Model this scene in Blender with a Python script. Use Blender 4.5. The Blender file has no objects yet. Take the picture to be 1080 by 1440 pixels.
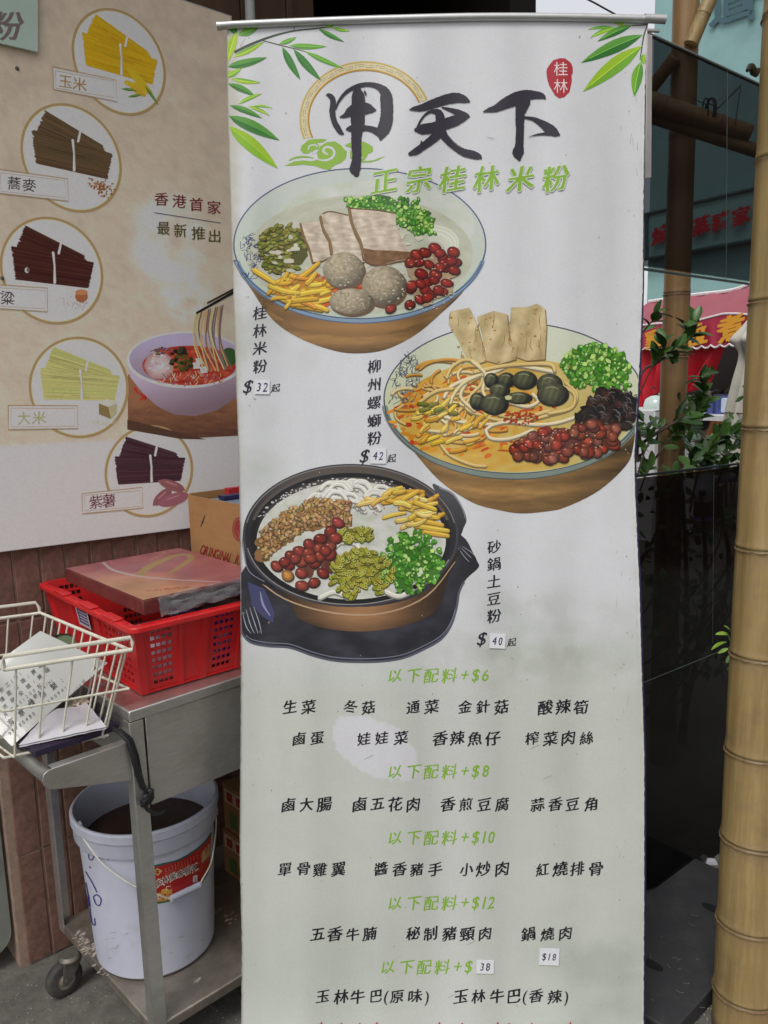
import bpy, bmesh, math, random
from mathutils import Vector, Matrix, noise, geometry
random.seed(7)
R = random.Random(11)
scene = bpy.context.scene
COL = scene.collection

# ------------------------------------------------------------------ camera
F_PX = 1150.0                     # focal length in pixels of the 1080x1440 photograph
HC = 1.42                         # height of the lens above the pavement
_d = Vector((177, 6870, 1150)).normalized()
UPC = -_d
FWC = (Vector((0, 0, 1)) - UPC * UPC.z).normalized()
RTC = FWC.cross(UPC)
if RTC.x < 0: RTC = -RTC
EYE = Vector((0, 0, HC))
def ray(px, py):                  # world direction seen at a pixel of the photograph
    v = Vector((px - 540, py - 720, F_PX))
    return Vector((v.dot(RTC), v.dot(FWC), v.dot(UPC)))
cam = bpy.data.cameras.new('camera'); cam_o = bpy.data.objects.new('camera', cam); COL.objects.link(cam_o)
cam.sensor_fit = 'VERTICAL'; cam.sensor_height = 36; cam.lens = 36 * F_PX / 1440
cam.clip_start = 0.05; cam.clip_end = 500
def c2w(v): return Vector((v.dot(RTC), v.dot(FWC), v.dot(UPC)))
bx_ = c2w(Vector((1, 0, 0))); by_ = c2w(Vector((0, -1, 0))); bz_ = c2w(Vector((0, 0, -1)))
m = Matrix((bx_, by_, bz_)).transposed().to_4x4(); m.translation = EYE
cam_o.matrix_world = m
scene.camera = cam_o

# ------------------------------------------------------------------ sky, sun, exposure
SUN_EL, SUN_AZ = 56, 205          # behind the camera, a little to its left
w = bpy.data.worlds.new('World'); scene.world = w; w.use_nodes = True
nt = w.node_tree; nt.nodes.clear()
sky = nt.nodes.new('ShaderNodeTexSky'); sky.sky_type = 'NISHITA'; sky.sun_disc = False
sky.sun_elevation = math.radians(SUN_EL); sky.sun_rotation = math.radians(SUN_AZ)
sky.air_density = 1.0; sky.dust_density = 4.0; sky.ozone_density = 1.0
hs = nt.nodes.new('ShaderNodeHueSaturation'); hs.inputs['Saturation'].default_value = 0.35
bg = nt.nodes.new('ShaderNodeBackground'); bg.inputs[1].default_value = 0.13
wo = nt.nodes.new('ShaderNodeOutputWorld')
cl = nt.nodes.new('ShaderNodeMix'); cl.data_type = 'RGBA'; cl.inputs[0].default_value = .42; cl.inputs[7].default_value = (9.2, 9.3, 9.6, 1)     # thin bright cloud over the whole sky
nt.links.new(sky.outputs[0], hs.inputs['Color']); nt.links.new(hs.outputs[0], cl.inputs[6]); nt.links.new(cl.outputs[2], bg.inputs[0]); nt.links.new(bg.outputs[0], wo.inputs[0])
sl = bpy.data.lights.new('sun', 'SUN'); sl.energy = 1.3; sl.angle = math.radians(20); sl.color = (1, .97, .93)
so = bpy.data.objects.new('sun', sl); COL.objects.link(so)
sd = Vector((math.sin(math.radians(SUN_AZ)) * math.cos(math.radians(SUN_EL)), math.cos(math.radians(SUN_AZ)) * math.cos(math.radians(SUN_EL)), math.sin(math.radians(SUN_EL))))
so.rotation_euler = sd.to_track_quat('Z', 'Y').to_euler(); so.location = (0, -3, 6)
vs = scene.view_settings; vs.view_transform = 'Standard'; vs.look = 'None'; vs.exposure = 0.0; vs.gamma = 1; vs.use_curve_mapping = False

# ------------------------------------------------------------------ helpers: colour, materials
def lin(c):
    c = c / 255.0
    return c / 12.92 if c <= .04045 else ((c + .055) / 1.055) ** 2.4
def rgb(r, g, b, k=1.0): return (min(lin(r) * k, .9), min(lin(g) * k, .9), min(lin(b) * k, .9), 1)
MATS = {}
def drape(N, L, b, prev=None):   # soft folds of hanging vinyl
    ge = N.new('ShaderNodeNewGeometry'); mp = N.new('ShaderNodeMapping'); mp.inputs['Scale'].default_value = (7, 7, .45); mp.inputs['Rotation'].default_value = (0, .06, 0)
    L.new(ge.outputs['Position'], mp.inputs[0]); n1 = N.new('ShaderNodeTexNoise'); n1.inputs['Scale'].default_value = 1; n1.inputs['Detail'].default_value = .3; L.new(mp.outputs[0], n1.inputs['Vector'])
    m2 = N.new('ShaderNodeMapping'); m2.inputs['Scale'].default_value = (16, 16, 9); L.new(ge.outputs['Position'], m2.inputs[0]); n2 = N.new('ShaderNodeTexNoise'); n2.inputs['Scale'].default_value = 1; n2.inputs['Detail'].default_value = 3; L.new(m2.outputs[0], n2.inputs['Vector'])
    b1 = N.new('ShaderNodeBump'); b1.inputs['Distance'].default_value = .055; b2 = N.new('ShaderNodeBump'); b2.inputs['Distance'].default_value = .0009
    L.new(n1.outputs[0], b1.inputs['Height']); L.new(n2.outputs[0], b2.inputs['Height']); L.new(b1.outputs[0], b2.inputs['Normal']); L.new(b2.outputs[0], b.inputs['Normal'])
def mat(name, color, rough=.6, metal=0, spec=.5, var=.15, scale=20, bump=0, bscale=None, stretch=(1, 1, 1), dirt=None, dirt_scale=6, dirt_amt=.5, coat=0, trans=0, emit=None, attr=None, detail=5, sheen=0, coords='Object'):
    m = bpy.data.materials.new(name); m.use_nodes = True; MATS[name] = m
    n = m.node_tree; N = n.nodes; L = n.links; b = N['Principled BSDF']
    tc = N.new('ShaderNodeTexCoord'); mp = N.new('ShaderNodeMapping'); mp.inputs['Scale'].default_value = stretch
    L.new(tc.outputs[coords], mp.inputs[0])
    no = N.new('ShaderNodeTexNoise'); no.inputs['Scale'].default_value = scale; no.inputs['Detail'].default_value = detail; no.inputs['Roughness'].default_value = .65
    L.new(mp.outputs[0], no.inputs['Vector'])
    mr = N.new('ShaderNodeMapRange'); mr.inputs['From Min'].default_value = .25; mr.inputs['From Max'].default_value = .75
    mr.inputs['To Min'].default_value = 1 - var; mr.inputs['To Max'].default_value = 1 + var
    L.new(no.outputs[0], mr.inputs['Value'])
    mx = N.new('ShaderNodeVectorMath'); mx.operation = 'MULTIPLY'
    if attr:
        a = N.new('ShaderNodeAttribute'); a.attribute_name = attr; L.new(a.outputs['Color'], mx.inputs[0])
    else:
        mx.inputs[0].default_value = color[:3]
    L.new(mr.outputs[0], mx.inputs[1])
    out = mx.outputs[0]
    if dirt:
        n2 = N.new('ShaderNodeTexNoise'); n2.inputs['Scale'].default_value = dirt_scale; n2.inputs['Detail'].default_value = 6; n2.inputs['Roughness'].default_value = .7
        L.new(tc.outputs[coords], n2.inputs['Vector'])
        m2 = N.new('ShaderNodeMapRange'); m2.inputs['From Min'].default_value = .48; m2.inputs['From Max'].default_value = .72; m2.inputs['To Max'].default_value = dirt_amt
        L.new(n2.outputs[0], m2.inputs['Value'])
        mi = N.new('ShaderNodeMix'); mi.data_type = 'RGBA'; L.new(m2.outputs[0], mi.inputs[0]); L.new(out, mi.inputs[6]); mi.inputs[7].default_value = (*dirt[:3], 1)
        out = mi.outputs[2]
    L.new(out, b.inputs['Base Color'])
    b.inputs['Roughness'].default_value = rough; b.inputs['Metallic'].default_value = metal
    b.inputs['Specular IOR Level'].default_value = spec
    if coat: b.inputs['Coat Weight'].default_value = coat
    if emit: b.inputs['Emission Color'].default_value = emit[0]; b.inputs['Emission Strength'].default_value = emit[1]
    rr = N.new('ShaderNodeMapRange'); rr.inputs['To Min'].default_value = max(rough - .1, .03); rr.inputs['To Max'].default_value = min(rough + .1, 1)
    L.new(no.outputs[0], rr.inputs['Value']); L.new(rr.outputs[0], b.inputs['Roughness'])
    if bump:
        nb = N.new('ShaderNodeTexNoise'); nb.inputs['Scale'].default_value = bscale or scale * 3; nb.inputs['Detail'].default_value = 6
        L.new(mp.outputs[0], nb.inputs['Vector'])
        bp = N.new('ShaderNodeBump'); bp.inputs['Strength'].default_value = 1; bp.inputs['Distance'].default_value = bump
        L.new(nb.outputs[0], bp.inputs['Height']); L.new(bp.outputs[0], b.inputs['Normal'])
    return m
def glass_mat(name, tint, ior=1.45, rough=0.02):
    m = bpy.data.materials.new(name); m.use_nodes = True; N = m.node_tree.nodes; L = m.node_tree.links; N.clear()
    o = N.new('ShaderNodeOutputMaterial'); t = N.new('ShaderNodeBsdfTransparent'); t.inputs[0].default_value = (*tint, 1)
    g = N.new('ShaderNodeBsdfGlossy'); g.inputs['Roughness'].default_value = rough
    f = N.new('ShaderNodeFresnel'); x = N.new('ShaderNodeMixShader')
    ge = N.new('ShaderNodeNewGeometry'); ib = N.new('ShaderNodeMapRange'); ib.inputs['To Min'].default_value = ior; ib.inputs['To Max'].default_value = 1 / ior   # keep the outer index on both faces of the sheet
    L.new(ge.outputs['Backfacing'], ib.inputs['Value']); L.new(ib.outputs[0], f.inputs[0])
    no = N.new('ShaderNodeTexNoise'); no.inputs['Scale'].default_value = 9; no.inputs['Detail'].default_value = 8
    mr = N.new('ShaderNodeMapRange'); mr.inputs['To Min'].default_value = rough; mr.inputs['To Max'].default_value = rough + .12
    L.new(no.outputs[0], mr.inputs['Value']); L.new(mr.outputs[0], g.inputs['Roughness'])
    L.new(f.outputs[0], x.inputs[0]); L.new(t.outputs[0], x.inputs[1]); L.new(g.outputs[0], x.inputs[2]); L.new(x.outputs[0], o.inputs[0])
    return m

# ------------------------------------------------------------------ helpers: objects
def tag(o, label=None, cat=None, group=None, kind=None):
    if label: o['label'] = label
    if cat: o['category'] = cat
    if group: o['group'] = group
    if kind: o['kind'] = kind
    return o
def empty(name, loc, label, cat, group=None):
    o = bpy.data.objects.new(name, None); COL.objects.link(o); o.location = loc; o.empty_display_size = .1
    return tag(o, label, cat, group)
def wloc(o):
    p = Vector(o.location)
    return p + wloc(o.parent) if (o.parent and o.type != 'EMPTY') else p
def parent_to(o, p):
    if p is None: return
    o.parent = p
    q = p; off = Vector((0, 0, 0))
    while q is not None:
        off += q.location; q = q.parent
    o.location = Vector(o.location) - off
class MB:
    def __init__(s): s.v = []; s.f = []; s.smooth = []; s.m = []
    def add(s, vs, fs, smooth=False):
        n = len(s.v); s.v += [Vector(v) for v in vs]; s.f += [tuple(i + n for i in f) for f in fs]; s.smooth += [smooth] * len(fs)
        return s
    def hexa(s, c):               # 8 corners: bottom 4 (ccw), top 4
        return s.add(c, [(0, 3, 2, 1), (4, 5, 6, 7), (0, 1, 5, 4), (1, 2, 6, 5), (2, 3, 7, 6), (3, 0, 4, 7)])
    def box(s, fr, s0, s1, t0, t1, z0, z1):
        c = [fr(a, b, z) for z in (z0, z1) for a, b in ((s0, t0), (s1, t0), (s1, t1), (s0, t1))]
        return s.hexa(c)
    def tube(s, pts, r, seg=10, closed=False, cap=True):
        pts = [Vector(p) for p in pts]; n = len(pts)
        rs = r if isinstance(r, (list, tuple)) else [r] * n
        rings = []; up = None
        for i, p in enumerate(pts):
            if closed: t = pts[(i + 1) % n] - pts[i - 1]
            else: t = pts[min(i + 1, n - 1)] - pts[max(i - 1, 0)]
            t.normalize()
            if up is None: up = t.orthogonal().normalized()
            up = (up - t * up.dot(t)); up = up.normalized() if up.length > 1e-6 else t.orthogonal().normalized()
            sd_ = t.cross(up)
            rings.append([p + (up * math.cos(a) + sd_ * math.sin(a)) * rs[i] for a in [2 * math.pi * k / seg for k in range(seg)]])
        vs = [q for ri in rings for q in ri]; fs = []
        for i in range(n if closed else n - 1):
            j = (i + 1) % n
            for k in range(seg):
                l = (k + 1) % seg; fs.append((i * seg + k, i * seg + l, j * seg + l, j * seg + k))
        if cap and not closed: fs += [tuple(range(seg))[::-1], tuple(range((n - 1) * seg, n * seg))]
        return s.add(vs, fs, True)
    def lathe(s, prof, c, seg=48, axis=None, xa=None):
        c = Vector(c); ax = Vector(axis or (0, 0, 1)).normalized(); xa = ax.orthogonal().normalized() if xa is None else Vector(xa).normalized(); ya = ax.cross(xa)
        vs = [c + ax * z + (xa * math.cos(2 * math.pi * k / seg) + ya * math.sin(2 * math.pi * k / seg)) * r for r, z in prof for k in range(seg)]
        fs = [(i * seg + k, i * seg + (k + 1) % seg, (i + 1) * seg + (k + 1) % seg, (i + 1) * seg + k) for i in range(len(prof) - 1) for k in range(seg)]
        return s.add(vs, fs, True)
    def prism(s, poly, dvec):     # poly: list of Vectors (planar), extruded by dvec
        n = len(poly); vs = list(poly) + [Vector(p) + dvec for p in poly]
        tri = geometry.tessellate_polygon([[Vector(p) for p in poly]])
        fs = [tuple(t) for t in tri] + [tuple(i + n for i in t[::-1]) for t in tri] + [(i, (i + 1) % n, (i + 1) % n + n, i + n) for i in range(n)]
        return s.add(vs, fs)
    def build(s, name, m, parent=None, loc=None, bevel=0, bseg=2, angle=40, sub=0, auto=True):
        me = bpy.data.meshes.new(name)
        o0 = Vector(loc) if loc is not None else (sum(s.v, Vector()) / max(len(s.v), 1) if s.v else Vector())
        me.from_pydata([v - o0 for v in s.v], [], s.f)
        me.update(); o = bpy.data.objects.new(name, me); COL.objects.link(o); o.location = o0
        bm = bmesh.new(); bm.from_mesh(me); bmesh.ops.recalc_face_normals(bm, faces=bm.faces); bm.to_mesh(me); bm.free()
        for p, q in zip(me.polygons, s.smooth): p.use_smooth = q or bevel > 0
        if any(s.smooth) or bevel: 
            me.set_sharp_from_angle(angle=math.radians(angle))
        if m: me.materials.append(m)
        if bevel:
            b = o.modifiers.new('bevel', 'BEVEL'); b.width = bevel; b.segments = bseg; b.limit_method = 'ANGLE'; b.angle_limit = math.radians(35)
        if parent: parent_to(o, parent)
        return o
def frame(O, az):
    a = math.radians(az); W = Vector((math.sin(a), math.cos(a), 0)); N_ = Vector((math.cos(a), -math.sin(a), 0)); O = Vector((O[0], O[1], 0))
    f = lambda s, t, z: O + W * s + N_ * t + Vector((0, 0, z))
    f.W = W; f.N = N_; f.O = O
    return f
def hit(px, py, p0, n):
    r = ray(px, py); return EYE + r * ((p0 - EYE).dot(n) / r.dot(n))
def onz(px, py, z):
    r = ray(px, py); return EYE + r * ((z - HC) / r.z)

# ------------------------------------------------------------------ helpers: flat print
GLYPH = {}
def glyph(ch, bold=0.0):
    key = (ch, bold)
    if key not in GLYPH:
        cu = bpy.data.curves.new('g', 'FONT'); cu.body = ch; cu.resolution_u = 3; cu.offset = bold
        o = bpy.data.objects.new('g', cu); COL.objects.link(o)
        dg = bpy.context.evaluated_depsgraph_get(); dg.update()
        me = o.evaluated_get(dg).to_mesh()
        vs = [(v.co.x, v.co.y) for v in me.vertices]; fs = [tuple(p.vertices) for p in me.polygons]
        bpy.data.objects.remove(o); bpy.data.curves.remove(cu)
        if vs:
            xs = [v[0] for v in vs]
            if ord(ch) > 0x2000: x0, x1, y0, y1 = min(xs), max(xs), min(v[1] for v in vs), max(v[1] for v in vs)
            else: x0, x1, y0, y1 = min(xs), max(xs), 0, .7
            cx, cy = (x0 + x1) / 2, (y0 + y1) / 2
            vs = [(x - cx, y - cy) for x, y in vs]; wd = x1 - x0
        else: wd = .3
        GLYPH[key] = (vs, fs, wd)
    return GLYPH[key]
def catmull(pts, sub=6):
    out = []; n = len(pts)
    for i in range(n - 1):
        p0, p1, p2, p3 = pts[max(i - 1, 0)], pts[i], pts[i + 1], pts[min(i + 2, n - 1)]
        for k in range(sub):
            t = k / sub
            out.append(tuple(.5 * ((2 * b) + (-a + c) * t + (2 * a - 5 * b + 4 * c - d) * t * t + (-a + 3 * b - 3 * c + d) * t ** 3) for a, b, c, d in zip(p0, p1, p2, p3)))
    out.append(tuple(pts[-1])); return out
class Print:
    """flat ink on a surface: every shape is given where it sits on that surface"""
    def __init__(s, mapf, k=1.0, h0=.0003, step=2e-6, tform=None, maxe=1e9, big=260):
        s.mapf = mapf; s.k = k; s.v = []; s.f = []; s.c = []; s.h = h0; s.i = 0; s.top = 0; s.step = step; s.tf = tform; s.maxe = maxe; s.big = big
    NL = 70
    def level(s, n=0): s.h += s.step * (s.top + 2); s.i = 0; s.top = 0
    def item(s, n):               # keep the n layers of one drawn thing together
        if s.i + n > s.NL: s.i = 0
    def lay(s): s.i = s.i % s.NL + 1; s.top = max(s.top, s.i); return s.h + s.i * s.step
    def raw(s, P, F, col, h=None):
        h = s.lay() if h is None else h; n = len(s.v)
        for x, y in P:
            c = col(x, y) if callable(col) else col
            if s.tf: x, y = s.tf(x, y)
            s.v.append(s.mapf(x, y, h)); s.c.append(rgb(*c, s.k))
        s.f += [tuple(i + n for i in f) for f in F]
    def poly(s, P, col, maxe=40, h=None):
        maxe = min(maxe, s.maxe)
        A_ = abs(sum(P[i][0] * P[i - 1][1] - P[i - 1][0] * P[i][1] for i in range(len(P)))) / 2; big = A_ > s.big
        if big: s.level()
        P = [tuple(p[:2]) for p in P]
        T = [tuple(t) for t in geometry.tessellate_polygon([[Vector((x, y, 0)) for x, y in P]])]
        P = list(P); stack = T; out = []
        cache = {}
        while stack:
            a, b, c = stack.pop(); best = None; bl = maxe
            for (i, j, k) in ((a, b, c), (b, c, a), (c, a, b)):
                d = math.hypot(P[i][0] - P[j][0], P[i][1] - P[j][1])
                if d > bl: bl = d; best = (i, j, k)
            if best is None: out.append((a, b, c)); continue
            i, j, k = best; e = (min(i, j), max(i, j))
            if e not in cache: cache[e] = len(P); P.append(((P[i][0] + P[j][0]) / 2, (P[i][1] + P[j][1]) / 2))
            q = cache[e]; stack += [(i, q, k), (q, j, k)]
        s.raw(P, out, col, h)
        if big: s.level()
    def ell(s, cx, cy, rx, ry, col, col2=None, ang=0, n=14, rings=1, jit=0, sh=0, h=None):
        ca, sa = math.cos(ang), math.sin(ang); P = [(cx, cy)]; F = []; cols = [col]
        big = rx * ry * 3.14 > s.big
        if big: s.level(); rings = max(rings, math.ceil(max(rx, ry) / s.maxe)) if s.maxe < 30 else rings
        js = [1 + R.uniform(-jit, jit) for _ in range(n)]
        for r in range(1, rings + 1):
            q = r / rings
            for k in range(n):
                a = 2 * math.pi * k / n; x = rx * q * math.cos(a) * js[k]; y = ry * q * math.sin(a) * js[k]
                P.append((cx + x * ca - y * sa, cy + x * sa + y * ca + sh * x))
        for k in range(n): F.append((0, 1 + k, 1 + (k + 1) % n))
        for r in range(1, rings):
            o1 = 1 + (r - 1) * n; o2 = o1 + n
            for k in range(n): l = (k + 1) % n; F.append((o1 + k, o2 + k, o2 + l, o1 + l))
        if callable(col) or col2 is None: s.raw(P, F, col, h)
        else:
            n0 = len(s.v); s.raw(P, F, col2, h)
            s.c[n0] = rgb(*col, s.k)
            for r in range(1, rings):
                q = (r / rings) ** 1.5
                for k in range(n): s.c[n0 + 1 + (r - 1) * n + k] = rgb(*[a * (1 - q) + b * q for a, b in zip(col, col2)], s.k)
    def ring(s, cx, cy, rx, ry, w, col, a0=0, a1=360, n=64, sh=0, w2=None):
        P = []; F = []; w2 = w if w2 is None else w2
        for k in range(n + 1):
            a = math.radians(a0 + (a1 - a0) * k / n); ww = w + (w2 - w) * (.5 - .5 * math.cos(a * 2))
            for d in (-ww / 2, ww / 2):
                x = (rx + d) * math.cos(a); P.append((cx + x, cy + (ry + d) * math.sin(a) + sh * x))
        F = [(2 * k, 2 * k + 1, 2 * k + 3, 2 * k + 2) for k in range(n)]
        s.raw(P, F, col)
    def stroke(s, pts, w, col, sub=5, smooth=True, rough=0, cap=True):
        pts = [(p[0], p[1], p[2] if len(p) > 2 else w) for p in pts]
        if smooth and len(pts) > 2: pts = catmull(pts, sub)
        P = []; n = len(pts)
        for i, (x, y, ww) in enumerate(pts):
            a = pts[max(i - 1, 0)]; b = pts[min(i + 1, n - 1)]; dx, dy = b[0] - a[0], b[1] - a[1]; l = math.hypot(dx, dy) or 1
            e1 = ww / 2 * (1 + R.uniform(-rough, rough)); e2 = ww / 2 * (1 + R.uniform(-rough, rough))
            P += [(x - dy / l * e1, y + dx / l * e1), (x + dy / l * e2, y - dx / l * e2)]
        s.raw(P, [(2 * k, 2 * k + 1, 2 * k + 3, 2 * k + 2) for k in range(n - 1)], col)
        if cap:
            for x, y, ww in (pts[0], pts[-1]):
                if ww > 1.2: s.ell(x, y, ww / 2, ww / 2, col, n=8)
    def char(s, ch, cx, cy, size, col, brush=0.0, bold=0.0, lean=0.0, slope=0.0, ang=0.0, sx=1.0, outline=None):
        vs, fs, wd = glyph(ch, bold)
        if not vs: return
        ca, sa = math.cos(ang), math.sin(ang); sd_ = ord(ch)
        s.item(12)
        def put(dx, dy, c, grow=0):
            P = []
            for x, y in vs:
                X = x * sx; Y = y
                if brush:
                    X += .020 * noise.noise(Vector((x * 6, y * 6, sd_))) + .05 * noise.noise(Vector((x * 2.2, y * 2.2, sd_ + .5))); Y += .020 * noise.noise(Vector((x * 6, y * 6, sd_ + 9))) + .05 * noise.noise(Vector((x * 2.2, y * 2.2, sd_ + 4)))
                    Y += .14 * X * min(brush, 1.2)
                X += lean * Y
                X = X * size + dx; Y = -Y * size + dy + slope * X
                P.append((cx + X * ca - Y * sa, cy + X * sa + Y * ca))
            s.raw(P, fs, c)
        if outline:
            for a in range(0, 360, 60): put(size * .05 * math.cos(math.radians(a)), size * .05 * math.sin(math.radians(a)), outline)
        put(0, 0, col)
        if brush:
            q = size * .021 * brush      # a pen held so that uprights come out heavier than level strokes
            put(q, -q * .25, col); put(-q, q * .25, col); put(q * .5, q * .55, col)
    def text(s, t, x0, y0, x1, y1, size, col, **kw):   # characters spread evenly on a line
        n = len(t); ang = math.atan2(y1 - y0, x1 - x0)
        ws = [max(glyph(c)[2], .35) + .12 if c != ' ' else .4 for c in t]; tot = sum(ws); a = 0
        for c, wd in zip(t, ws):
            q = (a + wd / 2) / tot; a += wd
            if c != ' ': s.char(c, x0 + (x1 - x0) * q, y0 + (y1 - y0) * q, size, col, ang=ang, **kw)
    def build(s, name, m, parent=None, label=None):
        me = bpy.data.meshes.new(name); o0 = sum(s.v, Vector()) / len(s.v)
        me.from_pydata([v - o0 for v in s.v], [], s.f)
        at = me.color_attributes.new('Col', 'FLOAT_COLOR', 'POINT')
        at.data.foreach_set('color', [c for q in s.c for c in q])
        me.materials.append(m); o = bpy.data.objects.new(name, me); COL.objects.link(o); o.location = o0
        if parent: parent_to(o, parent)
        if label: o['label'] = label
        return o
def smooth(P, sub=5):             # rounded closed outline
    n = len(P); out = []
    for i in range(n):
        p0, p1, p2, p3 = P[i - 1], P[i], P[(i + 1) % n], P[(i + 2) % n]
        for k in range(sub):
            t = k / sub; out.append(tuple(.5 * ((2 * b) + (-a + c) * t + (2 * a - 5 * b + 4 * c - d) * t * t + (-a + 3 * b - 3 * c + d) * t ** 3) for a, b, c, d in zip(p0, p1, p2, p3)))
    return out
def lerp(a, b, t): return tuple(x + (y - x) * t for x, y in zip(a, b))
def fb(x, y, z=0, o=4): return noise.fractal(Vector((x, y, z)), 1.0, 2.0, o)
# ------------------------------------------------------------------ materials
M = {}
M['tile'] = mat('terracotta_tile', rgb(118, 86, 74), .75, var=.4, scale=60, bump=.0012, bscale=160, dirt=rgb(165, 125, 112), dirt_scale=9, dirt_amt=.35)
M['mortar'] = mat('pale_mortar', rgb(156, 132, 116), .9, var=.3, scale=40, bump=.001)
M['wood'] = mat('brown_wood', rgb(84, 60, 42), .6, var=.35, scale=14, stretch=(1, 1, .12), bump=.0006)
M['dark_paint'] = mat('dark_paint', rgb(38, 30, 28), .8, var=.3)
M['render'] = mat('grey_render', rgb(150, 146, 138), .9, var=.15, scale=8, bump=.001)
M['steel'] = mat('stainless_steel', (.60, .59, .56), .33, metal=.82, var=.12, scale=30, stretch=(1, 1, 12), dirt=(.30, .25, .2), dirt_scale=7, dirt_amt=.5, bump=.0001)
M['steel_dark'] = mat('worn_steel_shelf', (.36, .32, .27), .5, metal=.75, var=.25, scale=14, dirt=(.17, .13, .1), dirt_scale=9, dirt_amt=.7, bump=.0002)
M['alu'] = mat('aluminium_rail', (.50, .51, .50), .45, metal=.8, var=.08, scale=60)
M['white_wire'] = mat('white_coated_wire', rgb(226, 224, 208), .38, var=.08, scale=40, dirt=rgb(160, 148, 110), dirt_scale=22, dirt_amt=.5)
M['red_plastic'] = mat('red_plastic', (.66, .018, .022), .42, var=.12, scale=18, dirt=(.42, .05, .045), dirt_scale=11, dirt_amt=.5, bump=.0002)
M['white_plastic'] = mat('white_bucket_plastic', (.57, .59, .70), .42, var=.07, scale=9, dirt=(.38, .36, .34), dirt_scale=13, dirt_amt=.35, bump=.0002)
M['cardboard'] = mat('cardboard', rgb(168, 126, 80), .85, var=.12, scale=12, stretch=(1, 1, 5), dirt=rgb(110, 78, 48), dirt_scale=6, dirt_amt=.4)
M['rubber'] = mat('grey_rubber', rgb(60, 58, 57), .7, var=.2, dirt=rgb(110, 100, 90), dirt_amt=.5)
M['galv'] = mat('galvanised_steel', rgb(120, 118, 112), .5, metal=.6, var=.3, dirt=(.12, .07, .04), dirt_amt=.8, dirt_scale=30)
M['black_rubber'] = mat('black_rubber', rgb(30, 30, 33), .45, var=.3, scale=30)
M['paper'] = mat('white_paper', (.60, .59, .63), .7, var=.05, scale=20, bump=.0003)
M['laminate'] = mat('laminated_sheet', (.40, .41, .385), .32, var=.06, scale=8, coat=.4, bump=.0004, bscale=8)
M['film'] = mat('milky_film', (.62, .60, .63), .18, var=.3, scale=40, bump=.0015, bscale=22)
_n = M['film'].node_tree; _b = _n.nodes['Principled BSDF']; _b.inputs['Alpha'].default_value = .24; _b.inputs['Coat Weight'].default_value = .6
M['glass'] = glass_mat('smoked_glass', (.33, .345, .36), 1.30, .02)
M['glass_low'] = glass_mat('dark_smoked_glass', (.25, .25, .25), 1.25, .03)
M['glass_pane'] = glass_mat('greenish_glass', (.5, .55, .52), 1.5, .05)
M['edge_light'] = mat('glass_edge', rgb(92, 104, 104), .3)
M['black_edge'] = mat('black_trim', rgb(18, 18, 20), .5)
M['black_base'] = mat('black_slab', rgb(50, 50, 53), .75, var=.15, scale=120, dirt=rgb(84, 82, 80), dirt_scale=14, dirt_amt=.35, bump=.0004, bscale=300)
M['hole'] = mat('slot_shade', rgb(14, 14, 15), .8)
M['ground'] = mat('concrete_paving', rgb(104, 102, 96), .92, var=.38, scale=26, dirt=rgb(78, 74, 70), dirt_scale=3, dirt_amt=.7, bump=.002, bscale=90, detail=12)
M['teal'] = mat('teal_wall', rgb(140, 178, 176), .8, var=.08, scale=1.2, dirt=rgb(104, 138, 140), dirt_scale=.8, dirt_amt=.6)
M['awn_red'] = mat('red_awning_cloth', (.36, .018, .05), .7, var=.1, scale=6)
M['awn_pink'] = mat('faded_red_awning_cloth', (.31, .075, .10), .7, var=.08, scale=3)
M['red_cloth'] = mat('red_cloth', (.45, .004, .015), .8, var=.3, scale=5)
M['white_trim'] = mat('white_trim', (.7, .66, .66), .6)
M['yellow'] = mat('yellow_print', (.55, .32, .04), .6)
M['char_grey'] = mat('grey_letters', rgb(62, 92, 100), .5)
M['char_red'] = mat('red_letters', (.6, .02, .03), .5)
M['sign_board'] = mat('pale_teal_board', rgb(150, 190, 185), .6, var=.05, scale=3)
M['parasol'] = mat('cream_canvas', (.52, .50, .43), .85, var=.1, scale=9, dirt=(.3, .28, .24), dirt_amt=.5)
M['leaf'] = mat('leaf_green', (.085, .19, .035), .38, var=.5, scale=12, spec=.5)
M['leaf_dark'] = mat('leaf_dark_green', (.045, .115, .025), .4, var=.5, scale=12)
M['leaf_lime'] = mat('young_leaf', (.30, .48, .06), .45, var=.2, scale=20)
M['twig'] = mat('twig_bark', rgb(92, 76, 66), .8, var=.3, scale=60)
M['pipe'] = mat('pale_pipe', rgb(176, 180, 178), .5, var=.06)
M['skin'] = mat('skin', (.45, .28, .2), .6)
M['hair'] = mat('black_hair', (.012, .01, .01), .5)
M['pink'] = mat('pink_cloth', (.55, .16, .2), .8)
M['orange'] = mat('orange_brown_cloth', (.34, .10, .03), .8)
M['pale_blue'] = mat('pale_blue_cloth', (.45, .52, .62), .8)
M['dark_cloth'] = mat('dark_cloth', (.02, .02, .03), .8)
M['blue'] = mat('blue_boxes', (.05, .07, .25), .6)
M['lamp'] = mat('orange_lamp_shade', (.7, .12, .03), .5, emit=((1, .13, .03, 1), 1.2))
M['bulb'] = mat('lit_bulb', (1, .9, .6), .5, emit=((1, .72, .38, 1), 12))
M['counter'] = mat('white_counter', (.55, .55, .56), .6)
M['red_stick'] = mat('red_stick', (.55, .03, .04), .4)
M['navy'] = mat('navy_backing', (.010, .007, .05), .6)
M['brick'] = mat('dark_brick', rgb(92, 72, 62), .9, var=.3, scale=5)
M['ink'] = mat('banner_ink', None, .42, spec=.35, var=.05, scale=220, attr='Col')
_n = M['ink'].node_tree; drape(_n.nodes, _n.links, _n.nodes['Principled BSDF'])
M['ink_matt'] = mat('poster_ink', None, .55, spec=.3, var=.06, scale=160, attr='Col')
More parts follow.
